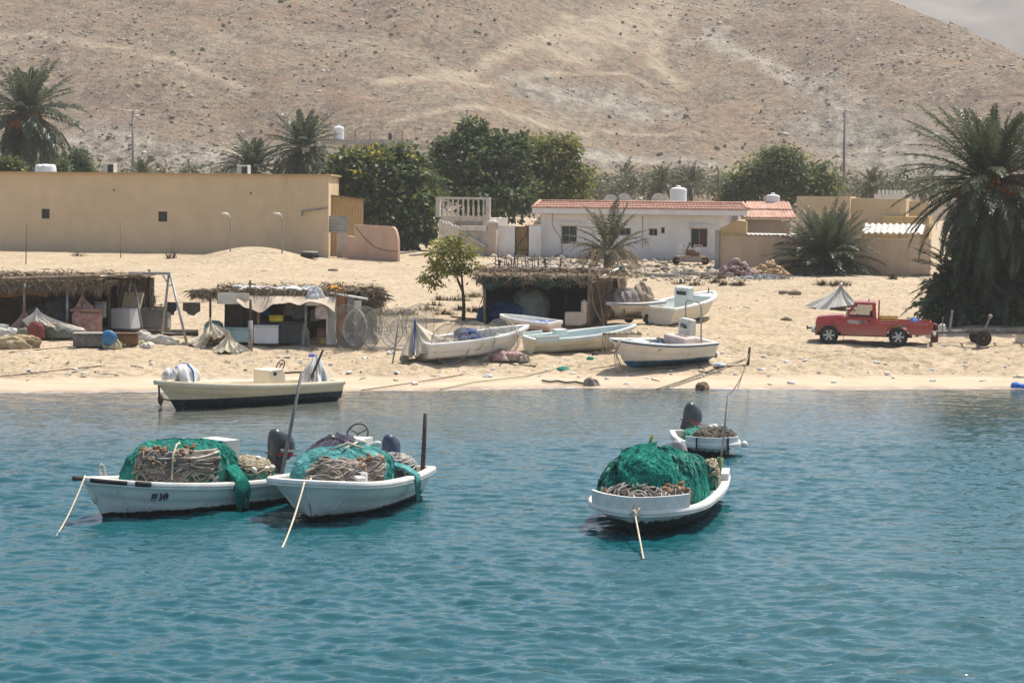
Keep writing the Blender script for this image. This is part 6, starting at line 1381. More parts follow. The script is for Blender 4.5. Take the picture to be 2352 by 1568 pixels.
panel(749, 679, 773, 791, -.25, M_pw, 'white_panel'); panel(774, 680, 793, 791, -.2, mat('panel_orange', (.42, .20, .08), (.3, .13, .05), 2), 'orange_panel'); panel(796, 684, 812, 791, -.15, M_grey, 'grey_panel'); panel(813, 690, 830, 790, -.22, M_pw, 'white_panel')
panel(500, 673, 572, 698, -.5, M_pw, 'sign_board', .1)
MB().tube([(fr.hit(760, 680)[0], -.3, zt+.02), (fr.hit(846, 686)[0], -.3, fr.hit(846, 686)[1])], .045, 6).build('white_pole', M_white, t)
poles(t, [(fr.hit(595, 790)[0], -.25, 0, zt-.25)], .06, mat('red_post', (.4, .22, .17), (.28, .15, .11), 4)); poles(t, [(fr.hit(704, 790)[0], -.4, 0, zt-.1)], .055, M_grey); poles(t, [(fr.hit(477, 735)[0], .8, -.2, zt)], .05, M_wooddark)
poles(t, [(fr.hit(574, 640)[0], .1, zt-.5, zt+.5), (fr.hit(497, 650)[0], .6, zt-.5, zt+.3)], .05, M_wooddark)
M_aw = mat('awning_cloth', (.58, .49, .38), (.48, .38, .28), 1.5, .9)
xa, xb = fr.hit(545, 690, -.6)[0], fr.hit(770, 690, -.6)[0]
def awn(i, j):
    x = xa+(xb-xa)*i; sag = .12*abs(math.sin(i*PI*2.3+.4)); return (x, -.35-.55*j, zt-.12-j*(.18+.34*max(0, math.sin(i*PI*2.4-.2))*1.0)-sag*j-.05*math.sin(x*8)*j+.1*(1-i)*0)
MB().grid(awn, 50, 6).build('awning', M_aw, t, True)
bundle('white rags and netting hung over the right roof corner of the middle hut', fr.world(fr.hit(725, 680)[0], -.35, zt-.5), fr.rz, .42, .22, .75, mat('rag_white', (.72, .71, .68), (.5, .5, .52), 5, .9, .5, 8), 131, .25, cat='rags', name='hanging_rags', flat=.9)
bundle('pale cloth hanging below the awning corner of the middle hut', fr.world(fr.hit(742, 712)[0], -.42, zt-1.05), fr.rz, .28, .08, .6, mat('rag_pink', (.6, .5, .46), (.4, .33, .3), 5, .9, .5, 8), 132, .2, cat='rags', name='hanging_rags', flat=.9)
for i, (u, dx, c, lab) in enumerate(((560, .5, (.72, .7, .66), 'white plastic scraps on the left of the middle hut roof'), (600, .6, (.62, .5, .48), 'faded pinkish sheet scraps on the middle hut roof'), (655, .6, (.7, .68, .63), 'long pale sheet on the middle hut roof ridge'), (700, .5, (.5, .52, .5), 'greyish net scraps on the middle hut roof'), (770, .45, (.72, .38, .05), 'orange yellow plastic on the right of the middle hut roof'))):
    bundle(lab, fr.world(fr.hit(u, 660)[0], .3+.2*(i % 2), zt+.06), fr.rz, dx, .4, .2, mat('roof_scrap_%d' % i if False else ('scrap_white', 'scrap_pink', 'scrap_pale', 'scrap_grey', 'scrap_orange')[i], c, tuple(q*.6 for q in c), 5, .85), 140+i, .3, cat='scraps', name='roof_scraps', na=40, nt=10)
def chest(lab, u0, v0, u1, v1, y, mm, d=.75, lid=None, name='chest_freezer', fr_=None, rz=0):
    f_ = fr_ or fr; a = f_.hit(u0, v1, y); b = f_.hit(u1, v0, y); w = b[0]-a[0]; h = max(.2, b[1]-a[1]); o = f_.world((a[0]+b[0])/2, y+d/2, a[1])
    c = thing(name, lab, 'chest' if 'crate' not in name else 'crate', o, f_.rz+rz)
    MB().bbox((0, 0, h/2-.03), (w, d, h-.06), .03).build('body', mm, c); MB().bbox((0, 0, h-.02), (w+.03, d+.03, .07), .02).build('lid', lid or mm, c); return c
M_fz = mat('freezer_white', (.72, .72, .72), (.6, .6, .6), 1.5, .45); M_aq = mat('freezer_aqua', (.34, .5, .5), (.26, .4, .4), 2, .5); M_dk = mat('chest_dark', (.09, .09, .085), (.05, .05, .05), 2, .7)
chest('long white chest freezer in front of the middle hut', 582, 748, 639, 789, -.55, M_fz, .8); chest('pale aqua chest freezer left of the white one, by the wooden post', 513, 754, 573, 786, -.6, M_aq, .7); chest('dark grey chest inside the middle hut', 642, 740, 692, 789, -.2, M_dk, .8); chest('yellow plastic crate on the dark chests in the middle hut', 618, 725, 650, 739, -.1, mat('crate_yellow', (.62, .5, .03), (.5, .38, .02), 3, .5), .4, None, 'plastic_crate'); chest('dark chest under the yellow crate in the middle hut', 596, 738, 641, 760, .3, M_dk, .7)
chest('brown wooden box in front of the draped bin beside the middle hut', 479, 766, 516, 787, -.75, mat('box_brown', (.28, .17, .11), (.18, .11, .07), 3), .5, None, 'wooden_box')
chest('dusty red box by the right door panel of the middle hut', 728, 756, 748, 775, -.1, mat('box_red', (.24, .11, .08), (.16, .08, .06), 3), .4, None, 'wooden_box'); chest('small yellow tub by the white door panel of the middle hut', 734, 776, 748, 790, -.3, mat('tub_yellow', (.36, .3, .08), (.25, .2, .05), 3), .35, None, 'plastic_crate')
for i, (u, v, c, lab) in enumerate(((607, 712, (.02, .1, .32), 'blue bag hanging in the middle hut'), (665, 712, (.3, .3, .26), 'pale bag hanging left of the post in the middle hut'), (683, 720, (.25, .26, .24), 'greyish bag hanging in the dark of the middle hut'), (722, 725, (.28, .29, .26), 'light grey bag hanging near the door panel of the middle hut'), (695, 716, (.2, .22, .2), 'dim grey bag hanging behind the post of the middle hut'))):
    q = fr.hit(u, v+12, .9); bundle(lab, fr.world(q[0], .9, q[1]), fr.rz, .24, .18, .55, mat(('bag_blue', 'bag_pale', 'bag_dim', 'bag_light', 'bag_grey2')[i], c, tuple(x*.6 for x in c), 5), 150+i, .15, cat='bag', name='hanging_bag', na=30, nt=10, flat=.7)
bundle('pale sack standing inside the middle hut next to the grey post', fr.world(fr.hit(692, 785)[0], .2, 0), fr.rz, .32, .3, .85, mat('sack_pale', (.4, .42, .42), (.28, .3, .3), 4, .9, .4, 8), 161, .14, cat='sack', name='sack', flat=.5)
q = G(486, 795); drape('cream sheet draped over a bin left of the middle hut', q, 0, [(.95, .0, .7), (.6, -.6, .5), (-.1, -.65, .55), (-.7, -.55, .03), (-.95, 0, .0), (-.75, .6, .1), (.2, .65, .3)], (-.05, 0, 1.18), mat('drape_cream', (.74, .66, .50), (.52, .45, .33), 3, .9, .6, 6), 162, .22, .35, 'covered bin', 'covered_bin')
q = G(508, 792); bundle('teal drum half covered by the cream sheet beside the middle hut', q+Vector((-.35, .25, .0)), 0, .42, .42, 1.0, mat('drum_teal', (.14, .26, .27), (.09, .17, .18), 3, .6), 163, .03, cat='drum', name='plastic_drum', flat=.3)
q = G(528, 806); drape('cream net heap draped like a cone before the middle hut', q, 0, [(.85, -.1, 0), (.4, -.5, 0), (-.3, -.55, 0), (-.75, -.2, 0), (-.6, .4, 0), (.3, .45, 0)], (-.05, 0, .82), mat('drape_cream', 0, 0), 164, .1, .55, 'net heap', 'draped_net', nf=9)
q = G(495, 775); bundle('white plastic basin heap on the brown box beside the middle hut', fr.world(fr.hit(497, 765)[0], -.5, fr.hit(497, 766)[1]+.02), 0, .4, .25, .3, M_sheet, 165, .2, cat='plastic sheet', name='plastic_sheet', na=40, nt=10)
b = G(575, 806); tag(MB().tube([(0, 0, -.3), (0, 0, 1.25)], [.1, .095], 8).build('wooden_post', mat('post_grey', (.3, .28, .25), (.2, .18, .16), 5, .9), None, True, b), 'stout grey wooden post standing before the middle hut', 'post')
tag(MB().tube([(0, 0, 1.2), (.0, 0, 2.1)], [.06, .05], 7).build('dark_pole', M_wooddark, None, True, b+Vector((0, .02, 0))), 'dark thin pole above the stout grey post at the middle hut', 'pole')
# ---- left hut
fr = hut_frame(-70, 250, 768, 0); L = fr.L; zt = fr.hit(120, 650)[1]; dp = 3.4
t = thing('palm_hut', 'left palm thatch hut with a shaggy roof fringe and an orange tarp', 'hut', fr.o, fr.rz)
x0 = 0; xe = fr.hit(330, 640, 1.2)[0]
m = MB(); thatch(m, (-.2, -.4, zt+.06), (L+.5, 0, 0), (0, dp+.4, .3), 520, .6, .03, rng, .6, .14); m.box((L/2, dp/2, zt+.02), (L+.2, dp, .08), rx=.06); m.box(((L+xe)/2-.1, 2.2, zt+.28), (xe-L+.5, 3.2, .08)); tufts(m, [(k*.3, -.35+rng.uniform(-.1, .15), zt+.12) for k in range(int(L/.3)+2)]+[(k*.4, 1.6, zt+.28) for k in range(int(L/.4)+4)], 24, .5, rng); m.build('roof', M_th, t)
m = MB(); thatch(m, (-.2, -.42, zt-.22), (L+.3, 0, 0), (0, .06, .3), 700, .5, .018, rng, .25); m.build('roof_fringe', M_th, t)
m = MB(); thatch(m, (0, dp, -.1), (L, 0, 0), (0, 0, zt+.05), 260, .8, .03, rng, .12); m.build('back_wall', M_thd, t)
m = MB(); thatch(m, (L-.15, 2.9, -.1), (xe-L+.25, .6, 0), (0, 0, zt+.25), 520, .7, .024, rng, .2, .07); m.build('side_wall', M_th, t)
MB().tube([(fr.hit(10, 640)[0], -.5, zt+.16), (fr.hit(235, 632)[0], -.5, zt+.34)], .07, 6).tube([(fr.hit(125, 640)[0], -.55, zt+.12), (fr.hit(330, 627)[0], -.3, zt+.42)], .06, 6).build('roof_pole', M_wood, t)
panel_ = MB().box((fr.hit(245, 640)[0], .2, zt+.3), (1.6, .9, .07)).build('white_board', M_pw, t)
poles(t, [(fr.hit(61, 700)[0], -.45, 0, zt), (fr.hit(159, 700)[0], -.4, 0, zt)], .06, M_steel); poles(t, [(L-.1, .6, -.1, zt+.45), (fr.hit(320, 650)[0]-.1, 3.3, 0, zt+.5)], .06, M_wooddark)
def ot(i, j): x = i*fr.hit(110, 660)[0]; return (x, -.15+.8*j, zt-.15-.42*(1-j)+.06*math.sin(x*3))
MB().grid(ot, 30, 5).build('orange_tarp', mat('tarp_orange', (.62, .24, .02), (.5, .17, .015), 1.5, .8), t, True)
M_quilt = mat('quilt_pink', (.38, .25, .2), (.24, .13, .11), 4, .9, .4, 8)
drape('pinkish quilt leaning on the left post of the left hut', fr.world(fr.hit(45, 752)[0], -.5, 0), 0, [(.75, -.1, .5), (.3, -.5, .1), (-.4, -.45, 0), (-.85, 0, .0), (-.4, .4, .2), (.5, .3, .6)], (.3, 0, 1.4), M_quilt, 171, .16, .45, 'quilt', 'quilt')
drape('pale tarpaulin slumped over boxes before the left hut', fr.world(fr.hit(120, 765)[0], -.9, 0), -.1, [(1.75, -.35, .25), (.8, -.6, .42), (-.1, -.6, .5), (-.9, -.45, .55), (-1.1, 0, .65), (-.6, .5, .6), (.9, .4, .4)], (-.45, -.1, 1.2), mat('tarp_pale', (.74, .68, .56), (.52, .46, .36), 2.5, .9, .5, 5), 172, .16, .6)
bundle('dull green tarpaulin at the right foot of the slumped pale tarpaulin', fr.world(fr.hit(150, 768)[0], -1.2, 0), -.1, .6, .25, .45, mat('tarp_green', (.16, .18, .14), (.1, .12, .1), 3, .9), 173, .12, cat='tarpaulin', name='tarp_cover', flat=.5)
bundle('dark red patterned cloth heap before the left hut', fr.world(fr.hit(101, 768)[0], -1.5, 0), 0, .36, .25, .62, mat('cloth_red', (.25, .06, .045), (.12, .05, .04), 7, .9), 174, .12, cat='cloth', name='cloth_heap', flat=.4)
bundle('olive cover heap left of the dark red cloth', fr.world(fr.hit(76, 768)[0], -1.4, 0), 0, .45, .22, .38, mat('cloth_olive', (.26, .24, .18), (.17, .16, .12), 4, .9), 175, .12, cat='cloth', name='cloth_heap', flat=.5)
chest('cream box between the dark red cloth and the green tarpaulin', 101, 742, 128, 766, -1.3, mat('box_cream', (.56, .46, .32), (.46, .37, .25), 2), .4, None, 'wooden_box', fr)
bundle('clear white plastic heap on the sand at the left hut', fr.world(fr.hit(38, 768)[0], -1.5, 0), 0, .48, .3, .42, M_sheet, 176, .25, cat='plastic sheet', name='plastic_sheet')
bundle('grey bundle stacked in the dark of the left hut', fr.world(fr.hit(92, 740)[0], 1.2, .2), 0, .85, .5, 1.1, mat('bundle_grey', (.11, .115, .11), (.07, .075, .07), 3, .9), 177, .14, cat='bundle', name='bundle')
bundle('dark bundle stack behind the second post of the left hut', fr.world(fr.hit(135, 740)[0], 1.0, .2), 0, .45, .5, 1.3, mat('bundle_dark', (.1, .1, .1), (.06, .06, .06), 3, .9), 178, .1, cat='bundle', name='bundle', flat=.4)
dt = fr.world(fr.hit(203, 765)[0], -.35, 0); td = thing('draped_table', 'table draped with patterned pinkish cloth at the left hut', 'table', dt, fr.rz)
MB().bbox((0, 0, 1.12), (1.3, .8, .12), .04).build('table_top', M_quilt, td)
hpq = Heap(.62, .40, 1.1, 181, sq=.5, fold=.05, flat=.12); hpq.mesh(70, 12).build('cloth', mat('quilt_floral', (.42, .28, .22), (.28, .12, .1), 5, .9, .4, 6), td, True)
drape('pointed pinkish cloth pile on the draped table', fr.world(fr.hit(196, 700)[0], -.3, 1.18), 0, [(.7, -.2, 0), (0, -.35, 0), (-.45, -.2, 0), (-.4, .25, 0), (.3, .3, 0)], (-.08, 0, .72), mat('quilt_floral', 0, 0), 182, .12, .5, 'cloth', 'cloth_heap')
chest('dim white box behind the draped table', 218, 694, 240, 730, .6, mat('box_dim', (.4, .4, .37), (.3, .3, .28), 2), .5, None, 'wooden_box', fr)
# white chest freezer with its lid open
q = G(286, 765); tf = thing('chest_freezer', 'white chest freezer standing with its lid open beside the left hut', 'freezer', q+Vector((0, .3, 0)), R(-28))
MB().bbox((0, 0, .62), (1.05, .72, .9), .04).build('body', M_fz, tf); MB().box((0, 0, .1), (1.2, .9, .12)).build('base', M_wooddark, tf)
l = MB().bbox((0, .02, .36), (1.02, .09, .72), .03).build('lid', mat('lid_cream', (.66, .58, .4), (.55, .46, .3), 2), tf); l.location = (0, .36, 1.07); l.rotation_euler = (-.35, 0, 0)
q = G(343, 758); tk = thing('thatched_bin', 'grey box bin with a shaggy dark cover beside the open freezer', 'bin', q+Vector((0, .3, 0)), -.05)
MB().bbox((0, 0, .5), (1.7, .8, .85), .04).build('body', mat('bin_grey', (.23, .225, .21), (.16, .155, .15), 2), tk)
m = MB(); thatch(m, (-.95, -.5, .9), (1.95, 0, 0), (0, 1, .1), 200, .35, .03, rng, .7, .14); m.build('cover', M_thd, tk)
tag(MB().tube([(0, 0, .1), (2.9, .1, .1)], .14, 8).build('log', M_wooddark, None, True, G(300, 768)), 'dark log lying before the open freezer', 'log'); 
# swing frame
p = [G(317, 775), G(391, 775)]; zt_ = (A(350, 626, p[0].y-1)-p[0]).z
f2 = Frame((G(303, 772).x, G(303, 772).y), (G(412, 795).x, G(412, 795).y))
sf = thing('swing_frame', 'tall grey steel swing frame without swings between the two left huts', 'swing frame', f2.o, 0)
def fp(u, v, D): a = A(u, v, D); return (a.x-f2.o.x, a.y-f2.o.y, a.z-f2.o.z)
g1, g2_, g3, g4 = G(283, 757), G(330, 768), G(370, 782), G(433, 797); Dm = (g1.y+g2_.y)/2; Dn = (g3.y+g4.y)/2
rel = lambda g: (g.x-f2.o.x, g.y-f2.o.y, g.z-f2.o.z-.15)
MB().tube([fp(298, 627, Dm), fp(392, 628, Dn)], .06, 8).build('crossbar', M_steel, sf, True)
for g, tp, D in ((g1, 302, Dm), (g2_, 304, Dm), (g3, 388, Dn), (g4, 391, Dn)): MB().tube([rel(g), fp(tp, 628, D)], .052, 8).build('leg', M_steel, sf, True)
MB().tube([fp(299, 655, Dm), fp(310, 655, Dm)], .03).tube([fp(382, 655, Dn), fp(399, 655, Dn)], .03).tube([fp(374, 631, Dn), fp(385, 650, Dn)], .03).tube([fp(371, 764, Dn), fp(426, 766, Dn)], .025).build('braces', M_steel, sf)
# washing line
la = A(380, 693, 97.5); lb = A(500, 690, 101)
rope([la, lb], .012, M_rust, 'thin washing line strung from the swing frame to the middle hut', 'line', 'washing_line', None, 10, .06)
def garment(u, v, w, h, m, lab, sh):
    a = A(u, v, 99); s = 99/F; pts = [(-w/2, 0), (w/2, 0)]+[(x*w, -y*h) for x, y in sh]; o = MB().prism([(x*s, z*s) for x, z in pts[::-1]], 'Y', -.02, .02).build('garment', m, None, None, a); return tag(o, lab, 'garment', 'clothes on the washing line')
garment(395, 694, 22, 30, mat('cloth_black', (.025, .028, .035), (.04, .045, .05), 5), 'dark cloth hanging on the washing line nearer the swing frame', [(.5, .6), (.25, .75), (.2, 1), (-.1, .95), (-.15, .8), (-.5, .7)])
garment(440, 695, 40, 30, mat('cloth_brown', (.085, .07, .055), (.12, .1, .08), 5), 'brown shorts hanging on the washing line nearer the middle hut', [(.5, .65), (.3, .8), (.15, 1), (-.2, .9), (-.3, .7), (-.5, .6)])
# boxes before the left hut
fl = Frame((G(165, 797).x, G(165, 797).y), (G(330, 800).x, G(330, 800).y))
chest('grey weathered wooden box lying before the swing frame', 167, 765, 240, 796, -.3, mat('box_weathered', (.2, .185, .165), (.11, .1, .09), 3, .9), .6, mat('box_lid', (.42, .39, .34), (.3, .28, .25), 3), 'wooden_box', fl)
chest('rust brown wooden box right of the blue tub', 252, 766, 316, 790, .1, mat('box_rust', (.2, .1, .05), (.1, .06, .035), 3, .9), .6, None, 'wooden_box', fl)
q = fl.world(fl.hit(252, 790)[0], -.45, 0); tb = thing('plastic_tub', 'tilted blue plastic tub between the two wooden boxes', 'tub', q+Vector((0, 0, .36)), 0, None, R(-62), R(20)); MB().lathe((0, 0, -.16), [(.0, 0), (.22, 0), (.3, .34), (.33, .34), (.3, .3), (.21, .03), (0, .03)], 20, 'Z', False).build('tub', mat('tub_blue', (.06, .22, .42), (.04, .15, .3), 4, .5), tb, True)
fl_m = mat('buoy_olive', (.48, .44, .27), (.3, .27, .16), 6, .8)
for i in range(8):
    u = 222+i*10.5; tag(MB().ball((0, 0, .1), (.15, .13, .12), 10, 6).build('net_float', fl_m, None, True, G(255+i*10, 799-.6*i)+Vector((0, 0, .04))), 'olive net float in the string lying before the wooden boxes', 'float', 'olive floats on the sand')
bundle('yellowish foam lump between the grey box and the olive floats', G(252, 800), 0, .42, .22, .45, mat('foam_yellow', (.5, .44, .28), (.34, .29, .18), 4), 191, .2, cat='foam', name='foam_lump')
for i, (u, v, rx, h, lab) in enumerate(((325, 786, .5, .45, 'white sack heap right of the rust brown box'), (360, 792, .9, .4, 'long pale sack lying under the swing frame'), (338, 798, .28, .2, 'white block lying by the pale sacks'))):
    bundle(lab, G(u, v), -.2, rx, .3, h, mat('sack_white', (.68, .63, .53), (.48, .43, .35), 4, .9, .4, 7), 193+i, .2, cat='sack', name='sack')
bundle('straw coloured net heap on the sand at the far left', G(30, 800), 0, .95, .4, .5, mat('straw_net', (.48, .38, .23), (.24, .17, .1), 5, .95, .8, 14), 197, .2, cat='net heap', name='net_heap')
bundle('faded red and white net heap beside the white beached boat', G(1155, 827), 0, .85, .4, .36, mat('net_redwhite', (.50, .42, .38), (.30, .11, .10), 6, .95, .8, 14), 198, .22, cat='net heap', name='net_heap')
bundle('brown net heap trailing right of the faded red net heap', G(1195, 830), 0, .4, .25, .26, mat('net_brown', (.4, .34, .27), (.18, .14, .1), 7, .95, .8, 14), 199, .25, cat='net heap', name='net_heap')
# ---- wire fish traps
def trapmat():
    t = NT('trap_mesh'); t.set(Roughness=.8); t.b.inputs['Base Color'].default_value = (.46, .46, .42, 1); t.b.inputs['Alpha'].default_value = .33; return t.m
M_trap = trapmat(); M_wire = mat('trap_wire', (.17, .165, .15), (.27, .26, .24), 6, .7)
def trap(loc, r, rz, tilt, lab):
    t = thing('fish_trap', lab, 'fish trap', loc, rz, 'wire fish traps in a row', 0, tilt)
    # a domed cage lying on its side: round base facing -y, dome towards +y
    m = MB()
    ring = lambda rr, y, n=28: [(rr*math.cos(2*PI*k/n), y, r+rr*math.sin(2*PI*k/n)) for k in range(n+1)]
    m.tube(ring(r, 0), .014, 5).tube(ring(r*.9, r*.42), .009, 5).tube(ring(r*.42, -.02, 18), .009, 5)
    for k in range(3):
        a = k*PI/3+.2; m.tube([(r*math.cos(a)*math.cos(b), r*.95*math.sin(b), r+r*math.sin(a)*math.cos(b)) for b in [PI*j/12 for j in range(13)]], .009, 4)
    m.build('frame', M_wire, t, True)
    MB().grid(lambda i, j: (r*.99*math.cos(2*PI*i)*math.sin(j*PI/2), r*.94*math.cos(j*PI/2), r+r*.99*math.sin(2*PI*i)*math.sin(j*PI/2)), 28, 8).build('mesh_cover', M_trap, t, True)
    MB().grid(lambda i, j: ((r*.42-.14*j)*math.cos(2*PI*i), -.02+.5*j, r+(r*.42-.14*j)*math.sin(2*PI*i)), 18, 3).build('funnel', M_trap, t, True)
tl = ['leftmost wire fish trap, in front of the white door panels', 'second wire fish trap from the middle hut', 'third wire fish trap in the row', 'wire fish trap just left of the tan tarpaulin', 'wire fish trap behind the tan tarpaulin', 'wire fish trap in front of the white beached boat middle', 'wire fish trap leaning at the white boat side near the bow', 'rightmost wire fish trap by the white boat bow']
for i, (u, v, r) in enumerate(((796, 802, .92), (835, 804, .90), (876, 806, .88), (915, 802, .86), (965, 790, .86), (1035, 836, .82), (1090, 832, .82), (1150, 822, .80))):
    trap(G(u, v), r, R(-30+13*((i*5) % 7)), .0, tl[i])
tag(MB().tube([(0, 0, -.2), (.3, .1, 2.0)], .035, 6).build('thin_post', M_grey, None, True, G(900, 836)), 'pale leaning stake left of the tan tarpaulin', 'stake')
# ---- red pickup
M_red = NT('truck_red'); 
_c = M_red.ramp(M_red.noise(2.2, 5, .65), [(.3, (.32, .022, .022)), (.7, (.43, .045, .038))]); _s = M_red.node('SeparateXYZ'); M_red.con(M_red.tc.outputs['Object'], _s.inputs[0])
_d = M_red.math('SUBTRACT', M_red.math('ADD', .72, M_red.math('MULTIPLY', M_red.noise(3, 5, .7), .6)), _s.outputs['Z'], True); M_red.col(M_red.mix(M_red.math('MULTIPLY', _d, .9), _c, (.36, .23, .15))); M_red.set(Roughness=.38, Specular_IOR_Level=.5, Coat_Weight=.25); M_red = M_red.m
M_chrome = mat('dull_chrome', (.55, .55, .53), (.4, .4, .38), 4, .3, metal=.7)
gf, gr_ = G(1904, 787), G(2062, 792)
rzT = math.atan2(gf.y-gr_.y, gf.x-gr_.x); tr = thing('pickup_truck', 'old red single cab pickup truck parked on the sand', 'pickup truck', (gf+gr_)/2, rzT, None, 0, 0)
tr.rotation_euler = (0, -math.asin((gf.z-gr_.z)/(gf-gr_).length), rzT)
WB = (gf-gr_).length; s_ = WB/2.85; xf, xb_ = WB/2, -WB/2; RT = .395*s_
def arch(cx, r, n=9): return [(cx+r*math.cos(a), RT+.02+r*math.sin(a)) for a in [PI-PI*k/n for k in range(n+1)]]
ra = RT*1.24; sill = .40*s_; belt = 1.08*s_
xN = xf+.55*s_; xT = xb_-1.36*s_                         # nose and tail
cabF, cabR = xf-.68*s_, xf-1.93*s_; W2 = .82*s_
low = lambda x0, x1: [(x0, sill)]
prof = [(xT, .58*s_)]+[(xT+.02, .52*s_)]+[(xb_-ra, .47*s_)]+[p for p in arch(xb_, ra)]+[(xb_+ra, sill), (xf-ra, sill)]+[p for p in arch(xf, ra)]+[(xf+ra, .48*s_), (xN-.03, .5*s_), (xN, .62*s_), (xN, 1.0*s_), (xN-.06, 1.08*s_), (cabF+.1, 1.15*s_), (cabF-.05, 1.13*s_), (cabR, 1.1*s_), (cabR-.02, 1.03*s_), (xT+.02, 1.03*s_), (xT, 1.01*s_)]
bed = MB()
# body sides as plates with the arches cut, joined by hood, floor, nose and tail
for sg in (-1, 1): bed.prism(prof, 'Y', sg*W2, sg*(W2-.07))
bed.prism([(cabF, .5*s_), (xN-.02, .52*s_), (xN-.02, 1.0*s_), (xN-.08, 1.08*s_), (cabF+.1, 1.15*s_), (cabF, 1.15*s_)], 'Y', -W2+.07, W2-.07)
bed.box(((cabF+cabR)/2, 0, .5*s_), (cabF-cabR, 2*W2-.14, .12)); bed.box(((xT+cabR)/2, 0, .66*s_), (cabR-xT-.02, 2*W2-.14, .06)); bed.box((cabR-.03, 0, .82*s_), (.06, 2*W2-.14, .5*s_))
bed.build('body', M_red, tr, 25, bevel=.02)
MB().prism([(cabF+.12, 1.12*s_), (xN-.06, 1.06*s_), (xN-.05, 1.105*s_), (xN-.3, 1.15*s_), (cabF+.3, 1.205*s_), (cabF+.1, 1.205*s_)], 'Y', -W2+.16, W2-.16).build('hood', mat('sunlit_red', (.40, .16, .14), (.33, .08, .07), 2, .4), tr)  # hood and cab roof paler, the sun on them put into the paint
roofz = 1.74*s_
cab = MB(); wt = W2-.13
pil = lambda a, b, r: cab.tube([a, b], r, 6)
for sg in (-1, 1):
    y0, y1 = sg*(W2-.05), sg*wt
    cab.prism([(cabF+.04, belt+.08), (cabF-.06, belt+.08), (cabF-.44*s_, roofz-.03), (cabF-.36*s_, roofz-.02)], 'Y', y1, y1+sg*.05)
    cab.prism([(cabR+.16, belt+.06), (cabR, belt+.06), (cabR+.05, roofz-.03), (cabR+.2, roofz-.03)], 'Y', y1, y1+sg*.05)
    cab.prism([(cabF-.38*s_, roofz-.07), (cabR+.12, roofz-.07), (cabR+.1, roofz), (cabF-.42*s_, roofz)], 'Y', y1, y1+sg*.05)
    cab.prism([(cabF+.02, belt+.02), (cabR, belt+.02), (cabR, belt+.1), (cabF, belt+.1)], 'Y', y1, y0)
cab.box((cabR+.03, 0, belt+.14), (.05, 2*wt, .14)); cab.box((cabR+.06, 0, roofz-.06), (.05, 2*wt, .1)); cab.box((cabR+.05, 0, (belt+roofz)/2), (.05, .3, roofz-belt)) if False else None
cab.build('cab_frame', M_red, tr)
MB().bbox(((cabF-.38*s_+cabR+.08)/2, 0, roofz+.01), (cabF-.34*s_-cabR-.04, 2*wt+.08, .08), .03).build('cab_roof', mat('sunlit_red', 0, 0), tr)
def glassmat():
    t = NT('car_glass'); t.set(Roughness=.05); t.b.inputs['Base Color'].default_value = (.03, .04, .04, 1); t.b.inputs['Alpha'].default_value = .38; return t.m
M_gl = glassmat()
gm = MB(); gm.add([(cabF+.02, -wt, belt+.1), (cabF+.02, wt, belt+.1), (cabF-.38*s_, wt, roofz-.05), (cabF-.38*s_, -wt, roofz-.05)], [(0, 1, 2, 3)]); gm.build('windscreen', M_gl, tr)
for sg in (-1, 1): MB().add([(cabF-.06, sg*wt*1.01, belt+.1), (cabR+.16, sg*wt*1.01, belt+.1), (cabR+.2, sg*wt*1.01, roofz-.07), (cabF-.4*s_, sg*wt*1.01, roofz-.07)], [(0, 1, 2, 3)]).build('side_window', M_gl, tr)
MB().add([(cabR+.03, -wt, belt+.2), (cabR+.03, wt, belt+.2), (cabR+.06, wt, roofz-.1), (cabR+.06, -wt, roofz-.1)], [(0, 1, 2, 3)]).build('rear_window', M_gl, tr)
MB().bbox((cabR+.4, 0, .75*s_), (.5, 1.2, .3), .05).bbox((cabR+.2, -.35, 1.05*s_), (.16, .5, .7), .05).bbox((cabR+.2, .35, 1.05*s_), (.16, .5, .7), .05).build('seats', mat('seat_dark', (.04, .035, .035)), tr)
wheel(tr, (cabF-.42, .33, 1.12*s_), .18, R(60), M_iron)
sd_ = 1                                                     # the side towards the camera is +y in the truck's own frame (nose to the left)
